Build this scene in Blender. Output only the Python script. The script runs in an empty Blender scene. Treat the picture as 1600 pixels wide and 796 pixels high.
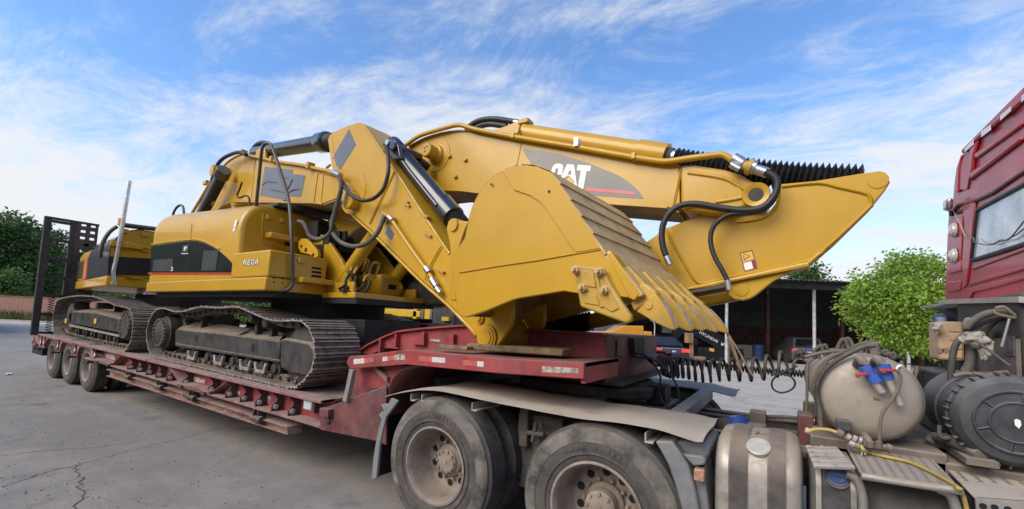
import bpy, bmesh, math, random
import numpy as np
from mathutils import Vector, Matrix, noise as mnoise
R_ = math.radians
random.seed(7)
scene = bpy.context.scene
COL = scene.collection

# ------------------------------------------------------------------ camera
F_PX, CX, CY = 660.0, 800.0, 460.5
YAW, PITCH, ROLL = R_(32.43), R_(3.98), R_(2.37)
CAM = Vector((0, 0, 1.69))
Fv = Vector((-math.sin(YAW)*math.cos(PITCH), math.cos(YAW)*math.cos(PITCH), math.sin(PITCH)))
R0 = Vector((math.cos(YAW), math.sin(YAW), 0))
U0 = R0.cross(Fv)
Rv = R0*math.cos(ROLL)+U0*math.sin(ROLL)
Uv = -R0*math.sin(ROLL)+U0*math.cos(ROLL)
cd = bpy.data.cameras.new("camera")
cd.sensor_width = 36.0
cd.lens = F_PX/1600*36
cd.shift_y = (CY-398)/1600
cd.clip_start = 0.05
cd.clip_end = 2000
cam = bpy.data.objects.new("camera", cd)
COL.objects.link(cam)
cam.matrix_world = Matrix(((Rv.x, Uv.x, -Fv.x, CAM.x), (Rv.y, Uv.y, -Fv.y, CAM.y), (Rv.z, Uv.z, -Fv.z, CAM.z), (0, 0, 0, 1)))
scene.camera = cam

# ------------------------------------------------------------------ sky, sun, exposure
SUN_EL, SUN_AZ = R_(38), R_(250)          # azimuth counter-clockwise from +x: the sun stands behind the camera
sun_dir = Vector((math.cos(SUN_EL)*math.cos(SUN_AZ), math.cos(SUN_EL)*math.sin(SUN_AZ), math.sin(SUN_EL)))
world = bpy.data.worlds.new("World")
scene.world = world
world.use_nodes = True
nt = world.node_tree
for n_ in list(nt.nodes): nt.nodes.remove(n_)
def wn(t, **k):
    n = nt.nodes.new(t)
    for a, b in k.items(): setattr(n, a, b)
    return n
out = wn('ShaderNodeOutputWorld'); bg = wn('ShaderNodeBackground')
sky = wn('ShaderNodeTexSky', sky_type='NISHITA'); sky.sun_disc = False
sky.sun_elevation = SUN_EL
sky.sun_rotation = math.atan2(sun_dir.x, sun_dir.y)
sky.air_density = 1.0; sky.dust_density = 0.6; sky.ozone_density = 2.0
tc = wn('ShaderNodeTexCoord'); sep = wn('ShaderNodeSeparateXYZ')
nt.links.new(tc.outputs['Generated'], sep.inputs[0])
def wmath(op, a, b=None, clamp=False):
    n = wn('ShaderNodeMath', operation=op); n.use_clamp = clamp
    for i, v in enumerate((a, b)):
        if v is None: continue
        if isinstance(v, (int, float)): n.inputs[i].default_value = v
        else: nt.links.new(v, n.inputs[i])
    return n.outputs[0]
zz = wmath('ADD', wmath('MAXIMUM', sep.outputs['Z'], 0.0), 0.16)
cu = wmath('DIVIDE', sep.outputs['X'], zz); cv = wmath('DIVIDE', sep.outputs['Y'], zz)
comb = wn('ShaderNodeCombineXYZ'); nt.links.new(cu, comb.inputs[0]); nt.links.new(cv, comb.inputs[1])
mp = wn('ShaderNodeMapping'); nt.links.new(comb.outputs[0], mp.inputs[0])
mp.inputs['Rotation'].default_value = (0, 0, R_(-25)); mp.inputs['Scale'].default_value = (0.55, 1.0, 1.0)
mp.inputs['Location'].default_value = (10.5, 6.1, 0.0)
n1 = wn('ShaderNodeTexNoise'); n1.inputs['Scale'].default_value = 0.75; n1.inputs['Detail'].default_value = 9; n1.inputs['Roughness'].default_value = 0.62; n1.inputs['Distortion'].default_value = 0.35
n2 = wn('ShaderNodeTexNoise'); n2.inputs['Scale'].default_value = 4.2; n2.inputs['Detail'].default_value = 10; n2.inputs['Roughness'].default_value = 0.72; n2.inputs['Distortion'].default_value = 0.6
nt.links.new(mp.outputs[0], n1.inputs[0]); nt.links.new(mp.outputs[0], n2.inputs[0])
hz = wmath('MULTIPLY', wmath('SUBTRACT', 1.0, wmath('MULTIPLY', wmath('MAXIMUM', sep.outputs['Z'], 0.0), 1.7), True), 0.34)
dens = wmath('ADD', wmath('ADD', wmath('MULTIPLY', n1.outputs['Fac'], 0.72), wmath('MULTIPLY', n2.outputs['Fac'], 0.44)), hz)
mr = wn('ShaderNodeMapRange'); mr.interpolation_type = 'SMOOTHSTEP'
nt.links.new(dens, mr.inputs['Value'])
mr.inputs['From Min'].default_value = 0.565; mr.inputs['From Max'].default_value = 0.80
mr.inputs['To Min'].default_value = 0.07; mr.inputs['To Max'].default_value = 0.97
mixc = wn('ShaderNodeMix', data_type='RGBA')
nt.links.new(mr.outputs[0], mixc.inputs['Factor'])
hsv = wn('ShaderNodeHueSaturation'); hsv.inputs['Hue'].default_value = 0.504; hsv.inputs['Saturation'].default_value = 1.28; hsv.inputs['Value'].default_value = 1.40
nt.links.new(sky.outputs[0], hsv.inputs['Color'])
nt.links.new(hsv.outputs[0], mixc.inputs['A'])
mixc.inputs['B'].default_value = (4.55, 4.65, 4.8, 1)
nt.links.new(mixc.outputs['Result'], bg.inputs['Color'])
bg.inputs['Strength'].default_value = 0.145
nt.links.new(bg.outputs[0], out.inputs[0])
sl = bpy.data.lights.new("sun", 'SUN'); sl.energy = 2.6; sl.angle = R_(45); sl.color = (1.0, 0.90, 0.75)
so = bpy.data.objects.new("sun", sl); COL.objects.link(so)
so.rotation_euler = sun_dir.to_track_quat('Z', 'Y').to_euler()
scene.view_settings.view_transform = 'Standard'
scene.view_settings.look = 'None'
scene.view_settings.exposure = 0.42
scene.view_settings.gamma = 1.0
scene.cycles.max_bounces = 6

# ------------------------------------------------------------------ pixel rays -> points on real planes
def ray(px, py): return Fv+Rv*((px-CX)/F_PX)-Uv*((py-CY)/F_PX)
def onY(px, py, y):
    d = ray(px, py); return CAM+d*((y-CAM.y)/d.y)
def onX(px, py, x):
    d = ray(px, py); return CAM+d*((x-CAM.x)/d.x)
def onZ(px, py, z):
    d = ray(px, py); return CAM+d*((z-CAM.z)/d.z)
def onP(px, py, p0, n):
    d = ray(px, py); return CAM+d*((p0-CAM).dot(n)/d.dot(n))
def proj(p):
    v = Vector(p)-CAM; Z = v.dot(Fv); return CX+F_PX*v.dot(Rv)/Z, CY-F_PX*v.dot(Uv)/Z
RG = R0.copy(); FG = Vector((-math.sin(YAW), math.cos(YAW), 0))
def far(px, Z, z=0.0):      # ground-frame point seen at column px (on the horizon), Z metres ahead
    return FG*Z+RG*((px-CX)/F_PX*Z)+Vector((0, 0, z))
TH = R_(5.8); OB = Vector((-11.7, 4.15, 0)); DB = Vector((math.cos(TH), -math.sin(TH), 0)); NB = Vector((math.sin(TH), math.cos(TH), 0))
def onB(px, py, off): return onP(px, py, OB+NB*off, NB)
def inB(s, off, z): return OB+DB*s+NB*off+Vector((0, 0, z))

# ------------------------------------------------------------------ materials
MATS = {}
def nn(t, typ, **k):
    n = t.nodes.new(typ)
    for a, b in k.items(): setattr(n, a, b)
    return n
def mat(name, col, rough=0.5, metal=0.0, coat=0.0, var=0.12, vscale=3.0, dust=0.0, dust_up=0.0, dcol=(0.30, 0.25, 0.19), bump=0.0, bscale=60.0, spec=0.5, col2=None, streak=0.0, scol=(0.3, 0.28, 0.25), rvar=0.1, aniso=None, wear=0.0, wcol=(0.12, 0.05, 0.03), crough=0.06, emit=None, trans=0.0):
    if name in MATS: return MATS[name]
    m = bpy.data.materials.new(name); m.use_nodes = True; MATS[name] = m
    t = m.node_tree; b = t.nodes['Principled BSDF']; L = t.links.new
    tc = nn(t, 'ShaderNodeTexCoord'); geo = nn(t, 'ShaderNodeNewGeometry')
    pos = geo.outputs['Position']
    n1 = nn(t, 'ShaderNodeTexNoise'); n1.inputs['Scale'].default_value = vscale; n1.inputs['Detail'].default_value = 8; n1.inputs['Roughness'].default_value = 0.65
    L(pos, n1.inputs['Vector'])
    c2 = col2 if col2 else tuple(max(0, c*(1-2.2*var)) for c in col)
    c1 = tuple(c*(1+var*0.8) for c in col)
    mr = nn(t, 'ShaderNodeMapRange'); mr.inputs['From Min'].default_value = 0.34; mr.inputs['From Max'].default_value = 0.66; L(n1.outputs['Fac'], mr.inputs['Value'])
    mx = nn(t, 'ShaderNodeMix', data_type='RGBA'); L(mr.outputs[0], mx.inputs['Factor'])
    mx.inputs['A'].default_value = (*c1, 1); mx.inputs['B'].default_value = (*c2, 1)
    cur = mx.outputs['Result']
    def mixin(fac, c):
        nonlocal cur
        q = nn(t, 'ShaderNodeMix', data_type='RGBA'); L(fac, q.inputs['Factor']); L(cur, q.inputs['A']); q.inputs['B'].default_value = (*c, 1); cur = q.outputs['Result']
    def mth(op, a, bb, cl=False):
        q = nn(t, 'ShaderNodeMath', operation=op); q.use_clamp = cl
        for i, v in enumerate((a, bb)):
            if isinstance(v, (int, float)): q.inputs[i].default_value = v
            else: L(v, q.inputs[i])
        return q.outputs[0]
    rfac = None
    if wear > 0:
        nw = nn(t, 'ShaderNodeTexNoise'); nw.inputs['Scale'].default_value = 9; nw.inputs['Detail'].default_value = 10; nw.inputs['Roughness'].default_value = 0.75; L(pos, nw.inputs['Vector'])
        w_ = nn(t, 'ShaderNodeMapRange'); w_.inputs['From Min'].default_value = 0.64-wear*0.2; w_.inputs['From Max'].default_value = 0.70-wear*0.1; L(nw.outputs['Fac'], w_.inputs['Value'])
        mixin(w_.outputs[0], wcol)
    if streak > 0:
        mpn = nn(t, 'ShaderNodeMapping'); mpn.inputs['Scale'].default_value = (22, 22, 1.1); L(pos, mpn.inputs['Vector'])
        ns = nn(t, 'ShaderNodeTexNoise'); ns.inputs['Scale'].default_value = 1.5; ns.inputs['Detail'].default_value = 5; L(mpn.outputs[0], ns.inputs['Vector'])
        s_ = nn(t, 'ShaderNodeMapRange'); s_.inputs['From Min'].default_value = 0.5; s_.inputs['From Max'].default_value = 0.75; s_.inputs['To Max'].default_value = streak; L(ns.outputs['Fac'], s_.inputs['Value'])
        mixin(s_.outputs[0], scol)
    if dust > 0 or dust_up > 0:
        nd = nn(t, 'ShaderNodeTexNoise'); nd.inputs['Scale'].default_value = 5.5; nd.inputs['Detail'].default_value = 9; nd.inputs['Roughness'].default_value = 0.7; L(pos, nd.inputs['Vector'])
        sp = nn(t, 'ShaderNodeSeparateXYZ'); L(geo.outputs['Normal'], sp.inputs[0])
        up = mth('MULTIPLY', mth('MAXIMUM', sp.outputs['Z'], 0.0), dust_up)
        nf = nn(t, 'ShaderNodeMapRange'); nf.inputs['From Min'].default_value = 0.36; nf.inputs['From Max'].default_value = 0.66; L(nd.outputs['Fac'], nf.inputs['Value'])
        base = mth('MULTIPLY', nf.outputs[0], dust)
        upn = mth('MULTIPLY', up, mth('ADD', mth('MULTIPLY', nf.outputs[0], 0.6), 0.6))
        rfac = mth('ADD', base, upn, True)
        mixin(rfac, dcol)
    L(cur, b.inputs['Base Color'])
    rr = mth('ADD', mth('MULTIPLY', mth('SUBTRACT', n1.outputs['Fac'], 0.5), rvar*2), rough, True)
    if rfac is not None:
        q = nn(t, 'ShaderNodeMix', data_type='FLOAT'); L(rfac, q.inputs['Factor']); L(rr, q.inputs['A']); q.inputs['B'].default_value = 0.92; rr = q.outputs['Result']
        if metal > 0:
            mm = mth('MULTIPLY', mth('SUBTRACT', 1.0, rfac, True), metal); L(mm, b.inputs['Metallic'])
        if coat > 0: L(mth('MULTIPLY', mth('SUBTRACT', 1.0, rfac, True), coat), b.inputs['Coat Weight'])
    else:
        b.inputs['Metallic'].default_value = metal; b.inputs['Coat Weight'].default_value = coat
    L(rr, b.inputs['Roughness'])
    b.inputs['Coat Roughness'].default_value = crough
    b.inputs['Specular IOR Level'].default_value = spec
    if trans: b.inputs['Transmission Weight'].default_value = trans
    if emit:
        b.inputs['Emission Color'].default_value = (*emit[:3], 1); b.inputs['Emission Strength'].default_value = emit[3]
    if bump > 0:
        nb = nn(t, 'ShaderNodeTexNoise'); nb.inputs['Scale'].default_value = bscale; nb.inputs['Detail'].default_value = 6; L(pos, nb.inputs['Vector'])
        bp = nn(t, 'ShaderNodeBump'); bp.inputs['Strength'].default_value = bump; bp.inputs['Distance'].default_value = 0.01
        L(nb.outputs['Fac'], bp.inputs['Height']); L(bp.outputs[0], b.inputs['Normal'])
    return m

YEL = (0.515, 0.285, 0.010)
M_yel = mat('yellow_paint', YEL, 0.42, coat=0.38, crough=0.10, spec=0.38, var=0.06, vscale=1.4, dust=0.05, dust_up=0.10, dcol=(0.44, 0.29, 0.07), bump=0.02, bscale=14, streak=0.10, scol=(0.36, 0.20, 0.02))
M_belly = mat('shaded_underside_paint', (0.36, 0.28, 0.17), 0.85, spec=0.1, var=0.2, dust=0.5, dcol=(0.32, 0.27, 0.22))  # shade under the booms put into the colour of their bottom plates
M_yelw = mat('worn_yellow_paint', (0.50, 0.295, 0.03), 0.5, coat=0.3, var=0.12, vscale=6, dust=0.25, dust_up=0.30, dcol=(0.42, 0.29, 0.13), wear=0.15, wcol=(0.17, 0.11, 0.07), bump=0.12, bscale=40)
M_strip = mat('scraped_yellow_steel', (0.56, 0.37, 0.13), 0.55, var=0.22, vscale=8, dust=0.5, dust_up=0.3, dcol=(0.50, 0.36, 0.20), wear=0.75, wcol=(0.36, 0.26, 0.17), bump=0.25, bscale=55)
M_lip = mat('scraped_lip_steel', (0.60, 0.42, 0.17), 0.55, var=0.15, vscale=9, dust=0.3, dust_up=0.2, dcol=(0.54, 0.39, 0.20), wear=0.5, wcol=(0.44, 0.33, 0.22), bump=0.2, bscale=50)
M_cap = mat('dusty_chrome_cap', (0.58, 0.55, 0.50), 0.4, metal=0.8, var=0.15, dust=0.35, dust_up=0.35, dcol=(0.42, 0.38, 0.32))
M_tip = mat('bare_tooth_steel', (0.66, 0.52, 0.40), 0.6, var=0.22, vscale=15, wear=0.4, wcol=(0.36, 0.25, 0.15), bump=0.2)
M_blk = mat('black_gloss_panel', (0.012, 0.015, 0.017), 0.22, coat=0.7, var=0.2, dust=0.06, dcol=(0.10, 0.10, 0.10))
M_blk2 = mat('black_satin_panel', (0.03, 0.032, 0.036), 0.45, var=0.1, dust=0.08)
M_navy = mat('dark_blue_panel', (0.010, 0.012, 0.026), 0.45, coat=0.2, spec=0.3, var=0.1)
M_blkpaint = mat('black_frame_paint', (0.016, 0.017, 0.019), 0.4, coat=0.2, var=0.25, dust=0.22, dust_up=0.95, dcol=(0.25, 0.20, 0.15), streak=0.5, scol=(0.10, 0.095, 0.09))
M_track = mat('track_steel', (0.12, 0.095, 0.075), 0.6, metal=0.3, var=0.35, vscale=9, dust=0.6, dust_up=0.5, dcol=(0.24, 0.19, 0.145), bump=0.25, bscale=50)
M_trackedge = mat('worn_track_steel', (0.42, 0.37, 0.32), 0.45, metal=0.4, var=0.3, vscale=12, dust=0.4, dcol=(0.20, 0.165, 0.13))
M_mud = mat('caked_mud', (0.15, 0.115, 0.08), 0.95, var=0.3, vscale=12, bump=0.6, bscale=35)
M_dark = mat('dark_greasy_steel', (0.022, 0.021, 0.020), 0.6, var=0.35, dust=0.35, dust_up=0.5, dcol=(0.12, 0.10, 0.08), bump=0.1)
M_under = mat('underbody_black', (0.008, 0.008, 0.009), 0.7, var=0.2, dust=0.1, dcol=(0.04, 0.035, 0.03))
M_cyl = mat('dark_blue_cylinder_paint', (0.010, 0.013, 0.02), 0.28, coat=0.7, var=0.15, dust=0.04)
M_cylg = mat('dark_green_cylinder_paint', (0.014, 0.026, 0.028), 0.3, coat=0.6, var=0.15, dust=0.06)
M_hose = mat('black_rubber_hose', (0.014, 0.014, 0.015), 0.5, var=0.2, dust=0.12, dust_up=0.1, dcol=(0.10, 0.09, 0.08))
M_hosed = mat('dusty_rubber_hose', (0.05, 0.046, 0.042), 0.7, var=0.3, dust=0.5, dust_up=0.3, dcol=(0.20, 0.17, 0.135))
M_bel = mat('black_bellows_fabric', (0.010, 0.010, 0.012), 0.55, var=0.2, dust=0.06, bump=0.1)
M_chr = mat('bright_steel', (0.55, 0.54, 0.52), 0.34, metal=1.0, var=0.06)
M_galv = mat('galvanised_steel', (0.55, 0.57, 0.58), 0.32, metal=0.9, var=0.12, vscale=10)
M_hole = mat('dark_hole', (0.004, 0.004, 0.004), 0.8, var=0.0)
M_tape = mat('grey_plastic_tape', (0.10, 0.115, 0.15), 0.33, coat=0.2, var=0.08, bump=0.5, bscale=11)
M_decal = mat('charcoal_decal', (0.085, 0.078, 0.070), 0.40, coat=0.4, var=0.06)
M_white = mat('white_vinyl', (0.80, 0.78, 0.74), 0.4, var=0.03)
M_redv = mat('red_vinyl', (0.55, 0.05, 0.06), 0.4, coat=0.3, var=0.04)
M_rstripe = mat('red_stripe', (0.42, 0.045, 0.02), 0.4, coat=0.3, var=0.04)
M_amber = mat('amber_sticker', (0.75, 0.42, 0.07), 0.45, var=0.04)
M_maroon = mat('maroon_sticker', (0.20, 0.03, 0.04), 0.45, var=0.05)
M_red = mat('trailer_red_paint', (0.34, 0.030, 0.036), 0.55, coat=0.08, var=0.22, vscale=4, dust=0.36, dust_up=0.75, dcol=(0.21, 0.125, 0.105), wear=0.12, wcol=(0.07, 0.03, 0.03), bump=0.08, bscale=30)
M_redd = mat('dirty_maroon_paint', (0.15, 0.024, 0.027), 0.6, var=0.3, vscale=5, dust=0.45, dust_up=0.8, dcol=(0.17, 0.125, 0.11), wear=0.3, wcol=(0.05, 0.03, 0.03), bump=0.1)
M_redflange = mat('dusty_pink_flange', (0.25, 0.075, 0.075), 0.75, var=0.25, vscale=6, dust=0.75, dust_up=0.6, dcol=(0.29, 0.21, 0.18), bump=0.1)
M_stiff = mat('dark_brown_plate', (0.055, 0.032, 0.030), 0.65, var=0.3, dust=0.3, dust_up=0.6, dcol=(0.22, 0.17, 0.14))
M_refw = mat('white_reflector_tape', (0.62, 0.58, 0.53), 0.45, var=0.15, vscale=25, dust=0.25, dcol=(0.40, 0.33, 0.28))
M_refr = mat('red_reflector_tape', (0.48, 0.10, 0.085), 0.45, var=0.15, vscale=25, dust=0.3, dcol=(0.36, 0.2, 0.17))
M_sticker = mat('worn_sticker', (0.55, 0.50, 0.44), 0.6, var=0.5, vscale=45, wear=0.5, wcol=(0.20, 0.06, 0.06))
M_deck = mat('deck_steel', (0.10, 0.06, 0.05), 0.75, var=0.3, dust=0.7, dust_up=0.5, dcol=(0.27, 0.21, 0.17), bump=0.2)
M_scuff = mat('scuffed_dusty_rubber', (0.17, 0.15, 0.125), 0.9, var=0.35, vscale=7, dust=0.5, dcol=(0.08, 0.072, 0.065), bump=0.2, bscale=50)
M_tyre = mat('tyre_rubber', (0.050, 0.046, 0.043), 0.85, var=0.25, vscale=6, dust=0.6, dust_up=0.3, dcol=(0.14, 0.122, 0.105), bump=0.12, bscale=45)
M_rim = mat('dusty_rim_paint', (0.29, 0.24, 0.195), 0.65, metal=0.2, var=0.22, vscale=8, dust=0.55, dust_up=0.4, dcol=(0.24, 0.19, 0.15), bump=0.1)
M_alu = mat('dusty_aluminium', (0.56, 0.53, 0.48), 0.28, metal=0.9, var=0.12, vscale=5, dust=0.42, dust_up=0.85, dcol=(0.30, 0.235, 0.165))
M_fend = mat('dusty_fender_sheet', (0.42, 0.39, 0.35), 0.55, metal=0.5, var=0.15, vscale=4, dust=0.55, dust_up=0.85, dcol=(0.42, 0.36, 0.285), bump=0.08)
M_fendg = mat('grey_fender_plastic', (0.17, 0.18, 0.19), 0.6, var=0.15, dust=0.45, dust_up=0.5, dcol=(0.27, 0.25, 0.225), bump=0.2, bscale=70)
M_plast = mat('dark_dusty_plastic', (0.035, 0.037, 0.042), 0.55, var=0.2, dust=0.45, dust_up=0.55, dcol=(0.19, 0.165, 0.14), bump=0.12)
M_drum = mat('grey_black_plastic', (0.030, 0.034, 0.040), 0.45, var=0.18, vscale=3, dust=0.32, dust_up=0.7, dcol=(0.17, 0.165, 0.16), bump=0.05)
M_ftank = mat('dusty_tank_steel', (0.33, 0.29, 0.24), 0.5, metal=0.25, var=0.14, vscale=4, dust=0.65, dust_up=0.6, dcol=(0.36, 0.30, 0.235), wear=0.05, bump=0.04)
M_strap = mat('tank_strap_rubber', (0.045, 0.045, 0.05), 0.5, var=0.3, vscale=6, dust=0.4, dust_up=0.9, dcol=(0.21, 0.165, 0.12))
M_rail = mat('dusty_chassis_paint', (0.10, 0.085, 0.075), 0.7, var=0.25, dust=0.55, dust_up=0.95, dcol=(0.25, 0.205, 0.165), bump=0.12)
M_checker = mat('checker_plate_steel', (0.42, 0.38, 0.32), 0.45, metal=0.5, var=0.15, dust=0.5, dust_up=0.6, dcol=(0.32, 0.275, 0.22))
M_blue = mat('blue_plastic', (0.03, 0.10, 0.42), 0.35, coat=0.2, var=0.1, dust=0.12)
M_bluecap = mat('pale_blue_cap', (0.15, 0.20, 0.42), 0.45, var=0.1, dust=0.2)
M_redp = mat('red_plastic', (0.40, 0.03, 0.03), 0.4, var=0.1, dust=0.1)
M_yhose = mat('yellow_rubber_hose', (0.50, 0.36, 0.07), 0.5, var=0.15, dust=0.3, dcol=(0.35, 0.29, 0.18))
M_lead = mat('brown_rubber_hose', (0.16, 0.12, 0.085), 0.6, var=0.2, dust=0.3)
M_cab = mat('cab_red_paint', (0.46, 0.030, 0.042), 0.38, coat=0.3, var=0.08, vscale=2, dust=0.18, dust_up=0.5, dcol=(0.30, 0.17, 0.16))
M_glass = mat('rear_window_glass', (0.60, 0.62, 0.64), 0.12, coat=0.5, var=0.25, vscale=5, dust=0.15, dcol=(0.4, 0.41, 0.42))  # pale base colour imitates the sky mirrored in the pane
M_cabglass = mat('dark_cab_glass', (0.010, 0.012, 0.016), 0.08, coat=0.5, var=0.1)
M_lens = mat('clear_lamp_lens', (0.55, 0.50, 0.47), 0.2, coat=0.6, var=0.1)
M_wood = mat('rough_timber', (0.26, 0.17, 0.085), 0.85, var=0.35, vscale=7, streak=0.4, scol=(0.12, 0.08, 0.045), dust=0.35, dcol=(0.25, 0.19, 0.13), bump=0.3)
M_rope = mat('tan_rope', (0.42, 0.30, 0.19), 0.9, var=0.2)
M_jug = mat('tan_plastic', (0.42, 0.29, 0.17), 0.55, var=0.18, dust=0.3, dcol=(0.30, 0.22, 0.15))
M_bag = mat('dirty_white_cloth', (0.45, 0.40, 0.33), 0.85, var=0.3, vscale=14, bump=0.3)

# ------------------------------------------------------------------ mesh helpers
ORG = {}
class G:
    def __init__(s): s.v = []; s.f = []
    def add(s, vs, fs):
        o = len(s.v); s.v += [Vector(v) for v in vs]; s.f += [tuple(i+o for i in f) for f in fs]; return s
    def box(s, a, b):
        x0, y0, z0 = a; x1, y1, z1 = b
        return s.add([(x0, y0, z0), (x1, y0, z0), (x1, y1, z0), (x0, y1, z0), (x0, y0, z1), (x1, y0, z1), (x1, y1, z1), (x0, y1, z1)],
                     [(0, 3, 2, 1), (4, 5, 6, 7), (0, 1, 5, 4), (1, 2, 6, 5), (2, 3, 7, 6), (3, 0, 4, 7)])
    def obox(s, c, ax, ay, az):          # oriented box: centre and three half-axes
        c, ax, ay, az = map(Vector, (c, ax, ay, az))
        vs = [c+ax*i+ay*j+az*k for k in (-1, 1) for (i, j) in ((-1, -1), (1, -1), (1, 1), (-1, 1))]
        return s.add(vs, [(0, 3, 2, 1), (4, 5, 6, 7), (0, 1, 5, 4), (1, 2, 6, 5), (2, 3, 7, 6), (3, 0, 4, 7)])
    def prism(s, pts, vec):
        n = len(pts); vec = Vector(vec); p = [Vector(q) for q in pts]
        nrm = Vector((0, 0, 0))
        for i in range(n): nrm += (p[i]-p[0]).cross(p[(i+1) % n]-p[0])
        if nrm.dot(vec) > 0: p = p[::-1]
        return s.add(p+[q+vec for q in p], [tuple(range(n)), tuple(range(2*n-1, n-1, -1))]+[(i, i+n, (i+1) % n+n, (i+1) % n) for i in range(n)])
    def loft(s, rows, close=False, caps=False):
        m = len(rows[0]); o = len(s.v)
        for r in rows: s.v += [Vector(q) for q in r]
        for i in range(len(rows)-1):
            for j in range(m if close else m-1):
                a = o+i*m+j; b = o+i*m+(j+1) % m
                s.f.append((a, b, b+m, a+m))
        if caps:
            s.f.append(tuple(o+j for j in range(m-1, -1, -1))); s.f.append(tuple(o+(len(rows)-1)*m+j for j in range(m)))
        return s
    def bar(s, edges):          # a bar along a path, given as its four long edges
        return s.loft([list(r) for r in zip(*edges)], True, True)
    def tube(s, path, r, seg=8, caps=True):
        P = [Vector(p) for p in path]; n = len(P)
        if isinstance(r, (int, float)): r = [r]*n
        rows = []; prev = None
        for i in range(n):
            t = (P[min(i+1, n-1)]-P[max(i-1, 0)])
            if t.length < 1e-9: t = Vector((0, 0, 1))
            t.normalize()
            if prev is None:
                u = t.cross(Vector((0, 0, 1)))
                if u.length < 1e-3: u = t.cross(Vector((1, 0, 0)))
            else:
                u = prev-t*prev.dot(t)
                if u.length < 1e-4: u = t.orthogonal()
            u.normalize(); prev = u; w = t.cross(u)
            rows.append([P[i]+(u*math.cos(a)+w*math.sin(a))*r[i] for a in [2*math.pi*k/seg for k in range(seg)]])
        return s.loft(rows, True, caps)
    def lathe(s, p0, axis, prof, seg=24, caps=True):     # prof: (distance along axis, radius)
        p0 = Vector(p0); a = Vector(axis).normalized(); u = a.orthogonal().normalized(); w = a.cross(u)
        rows = [[p0+a*t+(u*math.cos(q)+w*math.sin(q))*r for q in [2*math.pi*k/seg for k in range(seg)]] for t, r in prof]
        return s.loft(rows, True, caps)
    def sheet(s, pts):
        return s.add(pts, [tuple(range(len(pts)))])
def smooth_path(pts, n=6):
    P = [Vector(p) for p in pts]; out_ = []
    for i in range(len(P)-1):
        p0 = P[max(i-1, 0)]; p1 = P[i]; p2 = P[i+1]; p3 = P[min(i+2, len(P)-1)]
        for k in range(n):
            t = k/n
            out_.append(0.5*((2*p1)+(p2-p0)*t+(2*p0-5*p1+4*p2-p3)*t*t+(3*p1-p0-3*p2+p3)*t*t*t))
    return out_+[P[-1]]
def finish(o, parent):
    COL.objects.link(o)
    if parent is not None: o.parent = parent
def build(g, name, m, parent=None, bevel=0.0, smooth=35, label=None, seg=2, mats=None):
    off = ORG.get(parent, Vector((0, 0, 0)))
    me = bpy.data.meshes.new(name)
    me.from_pydata([tuple(v-off) for v in g.v], [], g.f)
    me.validate()
    me.materials.append(m)
    if len(me.polygons) < 20000:
        bm = bmesh.new(); bm.from_mesh(me); bmesh.ops.recalc_face_normals(bm, faces=bm.faces); bm.to_mesh(me); bm.free()
    if smooth:
        for p in me.polygons: p.use_smooth = True
        me.set_sharp_from_angle(angle=R_(smooth))
    me.update()
    o = bpy.data.objects.new(name, me)
    ORG[o] = off
    finish(o, parent)
    if bevel:
        b = o.modifiers.new('bevel', 'BEVEL'); b.width = bevel; b.segments = seg; b.limit_method = 'ANGLE'; b.angle_limit = R_(40); b.use_clamp_overlap = True
    if label: o['label'] = label
    return o
def inst(src, name, parent, mtx):
    """another piece sharing src's mesh; mtx is relative to the thing's origin"""
    o = bpy.data.objects.new(name, src.data); ORG[o] = ORG[parent]
    COL.objects.link(o); o.parent = parent; o.matrix_local = mtx
    for md in src.modifiers:
        b = o.modifiers.new(md.name, 'BEVEL'); b.width = md.width; b.segments = md.segments; b.limit_method = 'ANGLE'; b.angle_limit = md.angle_limit
    return o
def tag(o, label, cat, group=None, kind=None):
    if label: o['label'] = label
    if cat: o['category'] = cat
    if group: o['group'] = group
    if kind: o['kind'] = kind
    return o
def thing(name, label, cat, loc, group=None):
    o = bpy.data.objects.new(name, None); o.empty_display_size = 0.2; COL.objects.link(o)
    o.location = loc; ORG[o] = Vector(loc)
    return tag(o, label, cat, group)
def copy_tree(o, parent=None, delta=Vector((0, 0, 0))):
    c = o.copy(); COL.objects.link(c); c.parent = parent
    if parent is None: c.location = o.location+delta
    for ch in list(o.children): copy_tree(ch, c)
    return c
def structure(o): o['kind'] = 'structure'; return o
def Ys(pts, y): return [onY(px, py, y) for px, py in pts]
def Bs(pts, off): return [onB(px, py, off) for px, py in pts]
def circle(c, n, r, seg=20):
    n = Vector(n).normalized(); u = n.orthogonal().normalized(); w = n.cross(u)
    return [Vector(c)+(u*math.cos(a)+w*math.sin(a))*r for a in [2*math.pi*k/seg for k in range(seg)]]
YH = Vector((0, 1, 0)); XH = Vector((1, 0, 0)); ZH = Vector((0, 0, 1))
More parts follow.
